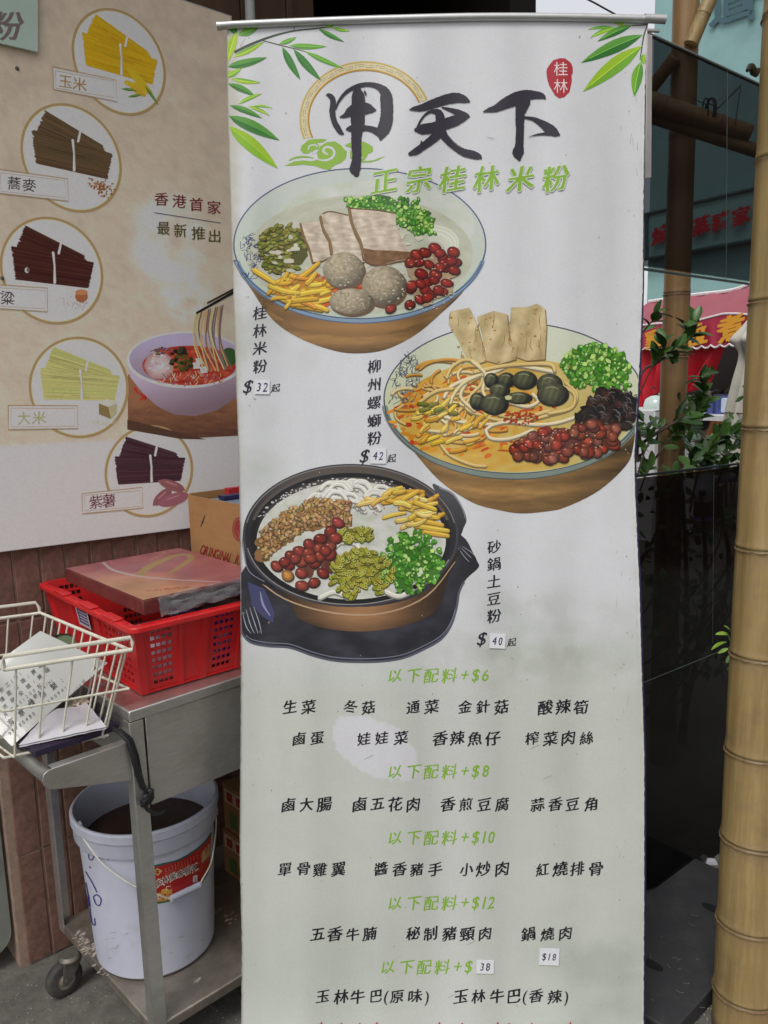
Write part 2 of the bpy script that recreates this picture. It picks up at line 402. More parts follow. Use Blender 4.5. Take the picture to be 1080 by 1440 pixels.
M['ink_board'] = mat('carton_print', None, .5, var=.08, scale=60, attr='Col', coat=.2)

def bamboo_mat(name, a, b, c):
    m = bpy.data.materials.new(name); m.use_nodes = True; N = m.node_tree.nodes; L = m.node_tree.links; bs = N['Principled BSDF']
    tc = N.new('ShaderNodeTexCoord'); mp = N.new('ShaderNodeMapping'); mp.inputs['Scale'].default_value = (22, 22, 1.3); L.new(tc.outputs['Object'], mp.inputs[0])
    n1 = N.new('ShaderNodeTexNoise'); n1.inputs['Scale'].default_value = 2.2; n1.inputs['Detail'].default_value = 8; n1.inputs['Roughness'].default_value = .7; L.new(mp.outputs[0], n1.inputs['Vector'])
    cr = N.new('ShaderNodeValToRGB'); L.new(n1.outputs[0], cr.inputs[0]); e = cr.color_ramp.elements
    e[0].position = .3; e[0].color = a; e[1].position = .72; e[1].color = b
    n2 = N.new('ShaderNodeTexNoise'); n2.inputs['Scale'].default_value = 11; n2.inputs['Detail'].default_value = 14; n2.inputs['Roughness'].default_value = .72; L.new(tc.outputs['Object'], n2.inputs['Vector'])
    m2 = N.new('ShaderNodeMapRange'); m2.inputs['From Min'].default_value = .5; m2.inputs['From Max'].default_value = .7; m2.inputs['To Max'].default_value = .5; L.new(n2.outputs[0], m2.inputs['Value'])
    mx = N.new('ShaderNodeMix'); mx.data_type = 'RGBA'; L.new(m2.outputs[0], mx.inputs[0]); L.new(cr.outputs[0], mx.inputs[6]); mx.inputs[7].default_value = c
    at = N.new('ShaderNodeAttribute'); at.attribute_name = 'Col'; vm = N.new('ShaderNodeVectorMath'); vm.operation = 'MULTIPLY'
    L.new(mx.outputs[2], vm.inputs[0]); L.new(at.outputs['Color'], vm.inputs[1]); L.new(vm.outputs[0], bs.inputs['Base Color'])
    bs.inputs['Roughness'].default_value = .42
    bp = N.new('ShaderNodeBump'); bp.inputs['Distance'].default_value = .0015; L.new(n1.outputs[0], bp.inputs['Height']); L.new(bp.outputs[0], bs.inputs['Normal'])
    return m
M['bamboo'] = bamboo_mat('dry_bamboo', rgb(146, 120, 72), rgb(186, 162, 110), rgb(128, 112, 90))
M['bamboo_dark'] = bamboo_mat('weathered_bamboo', rgb(140, 108, 70), rgb(176, 142, 98), rgb(118, 98, 76))

# ------------------------------------------------------------------ frames
WF = frame((-.926, 1.796), 49.0)      # shop wall: s along it (away), t out of it, z up
GF = frame((.90, 2.164), 50.0)        # glass screen
BG_AZ = -29.0
def wallpt(px, py, t=0.0): return hit(px, py, WF(0, t, 0), WF.N)
def w_st(p): q = p - WF.O; return q.dot(WF.W), q.dot(WF.N), p.z

# ------------------------------------------------------------------ ground
mb = MB(); mb.add([(-150, -60, 0), (150, -60, 0), (150, 240, 0), (-150, 240, 0)], [(0, 1, 2, 3)])
g = mb.build('ground', M['ground'], loc=(0, 0, 0)); tag(g, 'grey worn concrete pavement under the trolley and the bamboo poles', kind='structure')

# ------------------------------------------------------------------ shop building with tiled wall
S0 = w_st(wallpt(16, 1240))[0]        # left end of the tiled wall
S1 = w_st(wallpt(410, 20))[0]; S2 = w_st(wallpt(760, 10))[0]
wall = empty('shop_wall', WF(0, -.1, 0), 'brown tiled shop wall with wood cladding above, behind the trolley and the posters', 'wall')
mb = MB(); mb.box(WF, S0 + .002, S1, -.16, -.006, 0, 3.08); mb.build('wall_core', M['mortar'], wall)
tw, th = .060, .29
tile_m = []
for k in range(5):
    bm = bmesh.new(); bmesh.ops.create_cube(bm, size=1)
    bmesh.ops.scale(bm, vec=(tw - .0045, .012, th - .005), verts=bm.verts)
    for v in bm.verts: v.co += Vector((R.uniform(-.001, .001), R.uniform(-.0008, .0008), R.uniform(-.001, .001)))
    bmesh.ops.bevel(bm, geom=bm.edges[:], offset=.0016, segments=1, affect='EDGES')
    me = bpy.data.meshes.new('tile'); bm.to_mesh(me); bm.free(); me.materials.append(M['tile']); tile_m.append(me)
rot = Matrix.Rotation(math.radians(90 - 49.0), 4, 'Z')
s = S0 + .018; col_i = 0
zpost = [w_st(wallpt(x, y))[2] for x, y in ((0, 775), (270, 740))]
while s < .60:
    wd = tw
    z = .004 + (col_i % 3 == 1) * -.0
    while z < 1.22:
        o = bpy.data.objects.new('tile', tile_m[R.randrange(5)]); COL.objects.link(o)
        p = WF(s + tw / 2, -.006 + R.uniform(-.0006, .0006), z + th / 2)
        o.matrix_world = Matrix.Translation(p) @ rot @ Matrix.Rotation(R.uniform(-.006, .006), 4, 'X')
        o.parent = wall; o.matrix_parent_inverse = Matrix.Translation(-wall.location)
        z += th
    s += tw; col_i += 1
# upper wooden cladding
zc = w_st(wallpt(290, 12))[2]
sA = S0 - .1; n = 0
while sA < S1 - .01:
    mb = MB(); wdt = .145; mb.box(WF, sA, min(sA + wdt - .004, S1), -.006, .006, 1.24, 3.08)
    mb.build('cladding_board', M['wood'], wall, bevel=.002); sA += wdt
# shop front beyond: dark opening, end wall, ceiling
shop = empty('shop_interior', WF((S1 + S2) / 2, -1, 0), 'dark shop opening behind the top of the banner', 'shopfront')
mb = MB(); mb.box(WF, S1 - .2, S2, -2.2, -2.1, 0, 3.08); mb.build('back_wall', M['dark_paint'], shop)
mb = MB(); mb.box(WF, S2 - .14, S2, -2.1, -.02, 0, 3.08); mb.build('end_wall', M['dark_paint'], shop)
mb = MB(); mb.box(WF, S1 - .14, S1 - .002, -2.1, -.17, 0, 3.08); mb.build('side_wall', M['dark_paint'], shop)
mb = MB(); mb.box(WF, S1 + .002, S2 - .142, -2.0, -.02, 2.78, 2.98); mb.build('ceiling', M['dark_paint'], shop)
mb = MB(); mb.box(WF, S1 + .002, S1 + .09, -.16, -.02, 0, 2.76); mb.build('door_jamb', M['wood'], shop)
mb = MB(); mb.box(WF, -3.2, S2, -2.4, .42, 3.10, 3.30)
can = mb.build('canopy', M['render']); tag(can, 'flat concrete canopy over the shop wall, above the poster', 'canopy')
# vertical pipe in front of the cladding
a = wallpt(351, 5, .05); b = Vector((a.x, a.y, 1.0))
mb = MB(); mb.tube([(a.x, a.y, 3.09), b], .0125, 16); pp = mb.build('drain_pipe', M['pipe']); tag(pp, 'thin white vertical pipe on the brown wall behind the banner top', 'pipe')
# left recess beyond the end of the tiled wall: dark opening and a greenish pane
rec = empty('recessed_doorway', WF(S0 - .5, -.4, 0), 'dark recessed doorway left of the tiled wall end', 'doorway')
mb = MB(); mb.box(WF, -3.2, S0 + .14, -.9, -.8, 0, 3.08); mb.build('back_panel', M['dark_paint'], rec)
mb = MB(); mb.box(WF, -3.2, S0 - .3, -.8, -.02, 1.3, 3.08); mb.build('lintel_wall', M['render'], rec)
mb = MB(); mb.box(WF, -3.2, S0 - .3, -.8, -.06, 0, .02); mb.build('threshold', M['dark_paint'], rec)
pane = empty('glass_door', WF(S0 - .2, -.05, .2), 'grey green glass door pane with a rounded lower corner at the far left edge', 'glass door')
r_ = .05; x1 = S0 - .006; z0_ = w_st(wallpt(15, 1345))[2]
P = [(x1 - .5, z0_), (x1 - r_, z0_)] + [(x1 - r_ + r_ * math.sin(a), z0_ + r_ - r_ * math.cos(a)) for a in (math.radians(15 * k) for k in range(1, 7))] + [(x1, 1.3), (x1 - .5, 1.3)]
mb = MB(); mb.prism([WF(a, -.035, b) for a, b in P], WF.N * .01); mb.build('pane', mat('frosted_pane', rgb(128, 132, 124), .25, var=.35, scale=5, coat=.3), pane)
mb = MB(); mb.box(WF, x1 - .3, x1 - .22, -.05, -.036, z0_ + .03, z0_ + .09); mb.build('hinge_plate', M['steel'], pane)

# ------------------------------------------------------------------ smoked glass screen and its base
gpt = lambda px, py, t=0: hit(px, py, GF(0, t, 0), GF.N)
def g_st(p): q = p - GF.O; return q.dot(GF.W), q.dot(GF.N), p.z
for nm, corners, m_, lab in (('smoked_glass_screen', [(909, 52), (1120, 147), (1120, 406), (880, 371)], 'glass', 'upper smoked glass panel hung between the bamboo poles'),
                              ('smoked_glass_screen', [(876, 675), (1120, 645), (1120, 1186), (860, 1262)], 'glass_low', 'lower dark smoked glass panel standing on the pavement behind the foreground bamboo')):
    root = empty(nm, gpt(*corners[3]), lab, 'glass screen')
    mb = MB(); P = [gpt(*c, -.004) for c in corners]; mb.prism(P, GF.N * .008); mb.build('pane', M[m_], root)
    P = [gpt(*c) for c in corners]
    for (i, j), rr, mm in (((0, 1), .0032, 'black_edge'), ((3, 2), .0035, 'edge_light' if m_ == 'glass' else 'black_edge')):
        dz = Vector((0, 0, .0055 if i == 0 else -.0055))
        mb = MB(); mb.tube([P[i] + dz, P[j] + dz], rr, 8); mb.build('edge_strip', M[mm], root)
    if m_ == 'glass':
        mb = MB(); mb.tube([P[0] + Vector((0, 0, .011)), P[1] + Vector((0, 0, .011))], .0014, 6); mb.build('edge_highlight', M['pipe'], root)
        x, y = gpt(1023, 100, .0062), gpt(1021, 398, .0062); mb = MB(); mb.tube([x, y], .0006, 6); mb.build('seam', M['edge_light'], root)
        A = [gpt(909, 48, .006), gpt(915.5, 50, .006), gpt(914, 250, .006), gpt(907, 250, .006)]
        mb = MB(); mb.prism(A, GF.N * .003); mb.build('sky_gap_strip', M['white_trim'], root)  # white strip added in place of the bright sky showing past the glass edge
    else:
        mb = MB(); mb.tube([gpt(880, 970, .0055), gpt(1120, 872, .0055)], .0008, 6); mb.build('seam', M['edge_light'], root)
        mb = MB(); mb.tube([gpt(1004, 668, .0055), gpt(1002, 905, .0055)], .0004, 6); mb.build('scratch_line', M['edge_light'], root)
# black slab
A, B = onz(951, 1195, .045), onz(1003, 1388, .045)
Cc = onz(905, 1415, .045)
u = (B - A); B2 = B - u.normalized() * 0; 
Lft = onz(905, 1232, .045); dirL = (Lft - A).normalized()
c0 = A; c3 = A
dirR = Vector((-dirL.y, dirL.x, 0)); 
if dirR.dot(B - A) < 0: dirR = -dirR
c1 = A + dirR * .0; 
low = onz(940, 1448, .045)
# right corner: where the line through the lower edge meets the right edge
wid = (onz(1003, 1388, .045) - A).dot(dirR)
q = low - A; wid2 = wid; LL = q.dot(dirL)
c1 = A + dirR * wid2; c2 = c1 + dirL * LL
c3 = A + dirL * LL
slab = empty('base_slab', (c0 + c2) / 2 - Vector((0, 0, .045)), 'black slab with two oval slots on the pavement beside the bamboo foot', 'base plate')
mb = MB(); dn = Vector((0, 0, -.041)); mb.prism([c0, c1, c2, c3], dn); mb.build('plate', M['black_base'], slab, bevel=.004)
for px, py in ((918, 1357), (1001, 1277)):
    c = onz(px, py, .0455); mb = MB(); P = []
    for k in range(20):
        a = 2 * math.pi * k / 20; P.append(c + dirR * (.026 * math.cos(a)) + dirL * (.013 * math.sin(a)))
    mb.add(P + [p + Vector((0, 0, .0012)) for p in P], [tuple(range(20, 40))] + [(i, (i + 1) % 20, (i + 1) % 20 + 20, i + 20) for i in range(20)])
    mb.build('slot', M['hole'], slab)  # near-black oval on the solid plate stands in for the shade inside a slot
M['scrap_stalk'] = mat('dry_stalk', rgb(150, 142, 126), .9)
# scattered debris on slab and pavement
mb = MB()
for k in range(13):
    p = onz(R.uniform(912, 1000), R.uniform(1225, 1420), .0465); a = R.uniform(0, 3.14); l = R.uniform(.006, .018)
    d_ = Vector((math.cos(a), math.sin(a), 0)) * l; mb.tube([p, p + d_ * .5 + Vector((-d_.y, d_.x, .001)) * .2, p + d_], .00028, 4)
o = mb.build('dried_stalks', M['scrap_stalk']); tag(o, 'bits of dry stalk scattered on the black slab', kind='stuff')
mb = MB()
for k in range(420):
    if k < 130: px, py, sc = R.uniform(985, 1014), R.uniform(1190, 1250), 1
    elif k < 280: px, py, sc = R.uniform(940, 1010), R.uniform(1385, 1440), 1
    else: px, py, sc = R.uniform(0, 335), R.uniform(1385, 1440), .7
    p = onz(px, py, .001); r = R.choice((.0012, .002, .003)) * sc
    vs = [p + Vector((R.uniform(-r, r), R.uniform(-r, r), h)) for h in (0, 0, 0)] + [p + Vector((0, 0, r))]
    mb.add([p + Vector((r, 0, 0)), p + Vector((-r * .6, r, 0)), p + Vector((-r * .5, -r, 0)), p + Vector((0, 0, r))], [(0, 1, 3), (1, 2, 3), (2, 0, 3)])
o = mb.build('grit', mat('pale_grit', rgb(170, 166, 156), .9)); tag(o, 'pale grit on the pavement round the slab and trolley', kind='stuff')
c = onz(999, 1214, .0); mb = MB(); mb.hexa([c + Vector(v) * .02 for v in ((-1, -.6, 0), (.9, -.7, 0), (1, .5, 0), (-.8, .7, 0), (-.6, -.4, .7), (.6, -.5, .8), (.7, .3, .6), (-.5, .5, .7))])
o = mb.build('paper_scrap', M['paper'], bevel=.003); tag(o, 'crumpled white scrap on the pavement by the glass foot', 'litter')
# ------------------------------------------------------------------ roll-up banner
BP0 = onz(620, 1440, .10)
BN = c2w(Vector((0, .033, -1)).normalized())
L_EDGE = [(28, 319), (130, 320), (300, 325), (500, 331), (620, 335), (760, 338), (940, 338.5), (1200, 337), (1330, 340), (1450, 339), (1700, 345)]
R_EDGE = [(28, 912), (60, 909), (130, 907), (270, 905), (400, 904), (500, 900), (570, 896), (640, 892), (690, 893), (760, 896), (820, 899), (930, 902), (1060, 906), (1250, 906), (1440, 905), (1700, 903)]
def interp(T, y):
    if y <= T[0][0]: return T[0][1]
    for (a, b), (c, d) in zip(T, T[1:]):
        if y <= c: return b + (d - b) * (y - a) / (c - a)
    return T[-1][1]
def wave(x, y):
    return 0.0             # the vinyl hangs flat; its soft folds are in the material's relief
def bmap(x, y, h=0, clip=True):
    if clip: x = min(max(x, interp(L_EDGE, y) + 1), interp(R_EDGE, y) - 1)
    return hit(x, y, BP0, BN) + BN * (wave(x, y) + h)
banner = empty('roll_up_banner', Vector((BP0.x, BP0.y, 0)), 'tall white roll-up menu banner with three noodle bowls and lists of toppings', 'banner')
# printed sheet: pale ground with washed-out mountains and cloud shapes
def sheet_col(x, y):
    base = lerp((219, 221, 224), (203, 207, 199), min(1, max(0, (y - 860) / 120)))
    n = fb(x / 90, y / 70, 1) ; n2 = fb(x / 26, y / 22, 5)
    v = 0
    def spot(cx, cy, rx, ry, p=1): return max(0, 1 - ((x - cx) / rx) ** 2 - ((y - cy) / ry) ** 2) * p
    v += .8 * spot(790, 890, 150, 75, 1.0) * (0.45 + n) + spot(370, 480, 95, 70, .7) * (.6 + n) + spot(690, 850, 90, 90, .5) * (.5 + n)
    v += spot(830, 1330, 110, 70, .9) * (.55 + n * 1.3) + spot(450, 1360, 160, 90, .35) + spot(730, 930, 220, 50, .5) * (.5 + n2)
    v += spot(360, 660, 60, 120, .5) * (.5 + n) + spot(850, 1420, 120, 60, .8) * (.5 + n)
    v = max(0, min(1, v))
    c = lerp(base, (176, 182, 168), v * .75)
    q = ((x - 528) / 62) ** 2 + ((y - 1052 - (x - 528) * .35) / 40) ** 2 + n2 * .25
    if q < 1: c = lerp(c, (222, 221, 228), .75)
    t = max(0, 1 - abs(x - 640 - 20 * n) / 60) * (.25 if y > 900 else 0); c = lerp(c, (222, 220, 226), t)
    e = max(0, (345 + 8 * n2 - x) / 12, (x - (interp(R_EDGE, y) - 6 + 4 * n2)) / 8); 
    c = lerp(c, (178, 170, 142), min(.45, max(0, e) * .3))
    k = 1 + .008 * n2 + .012 * n
    return tuple(a * k for a in c)
RAILY = lambda x: interp([(a, b) for a, b in ((308, 38), (340, 36), (450, 31.5), (560, 28), (680, 25.5), (800, 26), (905, 28.5), (922, 29))], x) + 1
NX, NY = 150, 350; Y0, Y1 = 36, 1560
V = []; Cc_ = []
for j in range(NY + 1):
    y = 30 + (Y1 - 30) * j / NY
    l, r = interp(L_EDGE, y), interp(R_EDGE, y)
    jl = .8 * noise.noise(Vector((y / 9, 0, 0))); jr = 1.0 * noise.noise(Vector((y / 7, 5, 0)))
    for i in range(NX + 1):
        x = l + jl + (r + jr - l - jl) * i / NX; yt = RAILY(x); y = yt + (Y1 - yt) * j / NY; V.append(bmap(x, y, 0, False)); Cc_.append(rgb(*sheet_col(x, y), .92))
F = [(j * (NX + 1) + i, j * (NX + 1) + i + 1, (j + 1) * (NX + 1) + i + 1, (j + 1) * (NX + 1) + i) for j in range(NY) for i in range(NX)]
n0 = len(V)
rim = [i for i in range(NX + 1)] + [j * (NX + 1) + NX for j in range(1, NY + 1)] + [NY * (NX + 1) + i for i in range(NX - 1, -1, -1)] + [j * (NX + 1) for j in range(NY - 1, 0, -1)]
V += [V[i] - BN * .0006 for i in rim]; Cc_ += [Cc_[i] for i in rim]
F += [(rim[k], rim[(k + 1) % len(rim)], n0 + (k + 1) % len(rim), n0 + k) for k in range(len(rim))]
me = bpy.data.meshes.new('sheet'); oc = sum(V, Vector()) / len(V); me.from_pydata([v - oc for v in V], [], F)
at = me.color_attributes.new('Col', 'FLOAT_COLOR', 'POINT'); at.data.foreach_set('color', [c for q in Cc_ for c in q])
for p in me.polygons: p.use_smooth = True
me.materials.append(M['ink']); o = bpy.data.objects.new('sheet', me); COL.objects.link(o); o.location = oc; parent_to(o, banner)
# dark blue backing that shows along the right edge
mb = MB(); P1 = []; P2 = []
for y in range(60, 1560, 20):
    xr = interp(R_EDGE, y); ex = 3 if y > 480 else max(.4, 3 - (480 - y) / 120)
    P1.append(bmap(xr - 14, y, -.0016, False)); P2.append(bmap(xr, y, -.0016, False) + (hit(xr + ex, y, BP0, BN) - hit(xr, y, BP0, BN)))
n = len(P1); mb.add(P1 + P2, [(i, i + 1, n + i + 1, n + i) for i in range(n - 1)]); mb.build('backing', M['navy'], banner)
# top rail
RP = [(308, 38, 7.5), (340, 36, 7.6), (450, 31.5, 7.6), (560, 28, 7.6), (680, 25.5, 7.6), (800, 26, 7.6), (905, 28.5, 7.4), (922, 29, 7.2)]
dep = (BP0 - EYE).dot(BN); ppm = 1150 / 1.62
mb = MB(); mb.tube([hit(x, y, BP0, BN) + BN * .004 for x, y, r in catmull(RP, 5)], .0074, 20); mb.build('top_rail', M['alu'], banner, angle=50)
mb = MB(); mb.tube([hit(905, 27.5, BP0, BN) + BN * .004, hit(935, 29, BP0, BN) + BN * .004], .0084, 20); mb.build('rail_end_cap', M['alu'], banner, angle=50)
mb = MB(); mb.tube([hit(903, 41, BP0, BN) - BN * .004, hit(928, 42, BP0, BN) - BN * .004], .0035, 10); mb.build('rail_clip', M['alu'], banner)
mb = MB(); mb.tube([hit(306, 38.2, BP0, BN) + BN * .004, hit(313, 38, BP0, BN) + BN * .004], .0082, 20); mb.build('rail_end_cap', M['alu'], banner, angle=50)
pb = hit(620, 1500, BP0, BN); mb = MB(); mb.tube([hit(620, 30, BP0, BN) - BN * .03, Vector((pb.x, pb.y + .06, .03))], .008, 12); mb.build('support_pole', M['alu'], banner)
mb = MB(); a, b = Vector((hit(335, 1440, BP0, BN).x, BP0.y - .11, 0)), Vector((hit(908, 1440, BP0, BN).x, BP0.y - .11, 0))
mb.hexa([a + Vector((0, -.06, 0)), b + Vector((0, -.06, 0)), b + Vector((0, .09, 0)), a + Vector((0, .09, 0)), a + Vector((0, -.04, .06)), b + Vector((0, -.04, .06)), b + Vector((0, .07, .06)), a + Vector((0, .07, .06))]); mb.build('base_casing', M['alu'], banner, bevel=.008)

K = .92
def part(name, fn, label=None, h0=.0004):
    p = Print(bmap, K, h0, maxe=9); fn(p); return p.build(name, M['ink'], banner, label)

# ---- bamboo leaves in the top corners
def leaf(p, x0, y0, x1, y1, w_, c1, c2=None, bend=0):
    c2 = c2 or tuple(min(255, a * 1.25) for a in c1)
    dx, dy = x1 - x0, y1 - y0; l = math.hypot(dx, dy); nx, ny = -dy / l, dx / l; P = [(x0, y0)]; prof = (0, .55, .9, 1, .92, .72, .42, 0)
    mid = [(x0 + dx * t + nx * bend * math.sin(math.pi * t), y0 + dy * t + ny * bend * math.sin(math.pi * t)) for t in [k / 7 for k in range(8)]]
    A = [(mx + nx * w_ / 2 * q, my + ny * w_ / 2 * q) for (mx, my), q in zip(mid, prof)]; B = [(mx - nx * w_ / 2 * q, my - ny * w_ / 2 * q) for (mx, my), q in zip(mid, prof)]
    F = [(k, k + 1, 8 + k + 1, 8 + k) for k in range(7)]
    n1 = len(p.v); p.raw(A + mid, F, c1); p.raw(B + mid, F, c2)
    for k in range(8):     # lengthwise colour change
        t = k / 7; cc = lerp(c1, (150, 200, 60), t * .35); p.c[n1 + k] = rgb(*cc, K)
    p.stroke([(*q, .7) for q in mid[:7]], .7, tuple(min(255, a * 1.3 + 20) for a in c1), smooth=False, cap=False)
DG, MG, LM, YG = (44, 116, 38), (92, 158, 58), (160, 200, 40), (120, 180, 50)
def tl(z): return [((a / 4.7) + 250, (b / 4.7)) for a, b in z]
def tz(z): return [((a / 2.7) + 300, (b / 2.7)) for a, b in z]
def leaves_left(p):
    p.stroke([(331, 73, 4), (349, 64, 3.6), (380, 52, 3), (411, 44, 2.2), (446, 40, 1.8), (468, 37.5, 1)], 3, (66, 78, 62))
    p.stroke([(369, 57, 1.2), (392, 63, 1.5), (420, 70, 1.2), (430, 73, .8)], 1.2, (92, 96, 72))
    p.stroke([(414, 34, .8), (413.5, 43, 1.2)], 1, (66, 78, 62)); p.stroke([(313, 44, .6), (326, 58, .6)], .6, (150, 155, 140)); p.stroke([(338, 65, .5), (345, 54, .5)], .5, (160, 160, 150))
    for a, b, w_, c, d in (((392, 222), (330, 172), 44, DG, None), ((398, 232), (545, 170), 56, MG, YG), ((388, 212), (330, 408), 58, LM, (176, 210, 50)), ((368, 378), (574, 275), 38, LM, YG),
                           ((318, 510), (424, 448), 36, YG, LM), ((318, 442), (592, 380), 56, DG, MG), ((352, 520), (550, 548), 34, LM, YG), ((670, 290), (786, 245), 32, MG, YG), ((735, 300), (985, 308), 40, MG, YG),
                           ((690, 308), (812, 530), 50, DG, (60, 134, 50)), ((764, 324), (950, 536), 52, DG, (60, 134, 50)), ((838, 338), (1100, 455), 34, MG, YG), ((928, 188), (1102, 278), 32, DG, MG), ((970, 178), (1050, 150), 24, YG, LM), ((1020, 182), (1140, 206), 22, YG, LM)):
        (x0, y0), (x1, y1) = tl([a, b]); leaf(p, x0, y0, x1, y1, w_ / 4.7, c, d, bend=1.0)
    for a, b, w_, c, d in (((56, 318), (160, 366), 26, DG, MG), ((95, 395), (186, 356), 16, YG, LM), ((62, 400), (186, 450), 24, DG, MG), ((130, 402), (216, 441), 13, LM, YG), ((150, 403), (226, 411), 9, YG, LM),
                           ((54, 440), (252, 534), 46, DG, MG), ((54, 478), (246, 641), 54, (140, 192, 30), LM), ((52, 300), (70, 268), 20, LM, YG)):
        (x0, y0), (x1, y1) = tz([a, b]); leaf(p, x0, y0, x1, y1, w_ / 2.7, c, d, bend=-1.5)
def leaves_right(p):
    p.stroke([(880, 36, 1.4), (900, 35.5, 1.6), (911, 34.5, 1.6)], 1.5, (70, 80, 60)); p.stroke([(911, 34, 1.6), (905, 52, 1.8), (900, 84, 1.2)], 1.5, (60, 66, 52))
    for a, b, w_, c, d in (((612, 86), (490, 144), 26, MG, DG), ((552, 94), (465, 131), 16, YG, LM), ((545, 94), (457, 103), 11, MG, YG), ((584, 88), (528, 68), 20, YG, LM), ((648, 120), (434, 218), 46, MG, DG),
                           ((646, 158), (440, 318), 54, LM, YG), ((642, 212), (618, 334), 38, YG, MG), ((652, 186), (652, 222), 20, YG, LM)):
        (x0, y0), (x1, y1) = [(q[0] / 2.4545 + 640, q[1] / 2.4545) for q in (a, b)]; leaf(p, x0, y0, x1, y1, w_ / 2.4545, c, d, bend=1.5)
part('bamboo_leaf_print', leaves_left, 'printed bamboo twig in the upper left corner'); part('bamboo_leaf_print', leaves_right, 'printed bamboo twig in the upper right corner')

# ---- gold key-pattern arc and green cloud behind the title
z4 = lambda L: [(a / 4.5 + 400, b / 4.5 + 80) + tuple(w_ / 4.5 for w_ in r) for a, b, *r in L]
def arc(p):
    cx, cy, rx, ry = 514, 168, 86, 75
    GO, GI = (196, 172, 96), (184, 140, 58)
    p.ring(cx, cy, rx, ry, 13, (222, 210, 168), 160, 340)
    p.ring(cx, cy, rx + 5.6, ry + 5.6, 2.4, GO, 160, 340); p.ring(cx, cy, rx + 6.6, ry + 6.6, 1.0, (214, 196, 130), 160, 340); p.ring(cx, cy, rx - 5.4, ry - 5.4, 3.0, GI, 158, 340); p.ring(cx, cy, rx - 4.2, ry - 4.2, 1.0, (226, 200, 120), 158, 340)
    pt = lambda a, d: (cx + (rx + d) * math.cos(math.radians(a)), cy + (ry + d) * math.sin(math.radians(a)))
    a = 163
    while a < 334:
        for seq in (((0, -1.8), (0, 2.2), (8, 2.2), (8, -.6), (3, -.6)), ((10, 2.2), (10, -1.8), (17, -1.8), (17, 1), (13, 1))):
            p.stroke([(*pt(a + u, v), .8) for u, v in seq], .8, (150, 142, 112), smooth=False, cap=False)
        a += 19.5
def cloud(p):
    G = (148, 190, 70); BGc = (216, 219, 221)
    P = [(0, 690), (60, 662), (120, 655), (170, 660), (215, 650), (205, 610), (225, 565), (270, 540), (320, 535), (360, 560), (370, 575), (395, 600), (390, 640), (360, 670), (320, 685), (300, 700), (290, 715), (250, 710), (190, 690), (120, 682), (60, 688)]
    p.poly(z4(P), G)
    p.poly(z4([(100, 590), (110, 560), (130, 545), (150, 525), (200, 520), (240, 518), (270, 525), (245, 540), (205, 545), (220, 560), (218, 580), (190, 590), (175, 600), (150, 612), (120, 612)]), G)
    p.poly(z4([(380, 560), (410, 545), (440, 540), (480, 545), (500, 535), (530, 550), (560, 570), (560, 600), (530, 615), (515, 640), (500, 660), (560, 655), (600, 640), (640, 627), (590, 655), (540, 668), (480, 668), (440, 665), (415, 640), (415, 600), (430, 575), (400, 570)]), G)
    p.stroke(z4([(30, 655, 6), (70, 638, 12), (130, 632, 12), (185, 640, 4)]), 2, G)
    p.stroke(z4([(275, 615, 10), (258, 608, 14), (245, 592, 14), (262, 572, 13), (295, 575, 14), (315, 600, 14), (308, 630, 14), (280, 650, 14), (240, 655, 10), (200, 645, 6)]), 3, BGc)
    p.stroke(z4([(300, 600, 8), (285, 592, 8), (268, 602, 8), (280, 615, 4)]), 3, G)
    p.stroke(z4([(150, 585, 8), (155, 568, 8), (175, 558, 9), (200, 560, 9), (212, 572, 5)]), 3, BGc)
    p.stroke(z4([(160, 600, 4), (185, 612, 6), (205, 600, 5)]), 2, BGc)
    p.stroke(z4([(440, 560, 5), (452, 590, 10), (470, 630, 9), (500, 640, 3)]), 2, BGc)
part('gold_arc_print', arc); part('cloud_print', cloud)

# ---- bowls of food, printed
def bowl_body(p, rimP, cx, base, brown=(150, 114, 68)):
    ys = [q[1] for q in rimP]; y0, y1 = min(ys), max(ys)
    def col(x, y):
        t = (x - min(q[0] for q in rimP)) / (max(q[0] for q in rimP) - min(q[0] for q in rimP))
        shade = .58 + .5 * math.sin(math.pi * min(1, max(0, t * .9 + .1))) ** 1.2
        band = .10 * math.sin((y + (x - cx) ** 2 * .0009) / 4.2) + .12 * fb(x / 30, y / 5)
        d = 1 - .30 * max(0, (y - (y1 - 22)) / 22)
        return tuple(min(255, max(0, c * (shade + band) * d)) for c in brown)
    p.poly(smooth(rimP), col, maxe=5)
def circ_in(cx, cy, rx, ry):
    a = R.uniform(0, 2 * math.pi); r = math.sqrt(R.random()); return cx + rx * r * math.cos(a), cy + ry * r * math.sin(a)
def jc(c, j=14): d = R.uniform(-j, j); return tuple(min(255, max(0, a + d + R.uniform(-j / 3, j / 3))) for a in c)
def scallion(p, x, y, s=4.5, light=.3):
    p.item(4)
    c = jc((78, 142, 38), 26) if R.random() > light * .7 else jc((166, 202, 104), 20); a = R.uniform(0, 3.14)
    p.ell(x, y + .8, s * .75, s * .55, jc((44, 94, 26), 12), ang=a, n=7, jit=.2)
    p.ell(x, y, s * .7, s * .5, tuple(min(255, q * 1.15) for q in c), c, ang=a, n=7, jit=.22)
    if R.random() < .4: p.ell(x + .4, y - .3, s * .32, s * .2, jc((200, 226, 150), 12), ang=a, n=6)
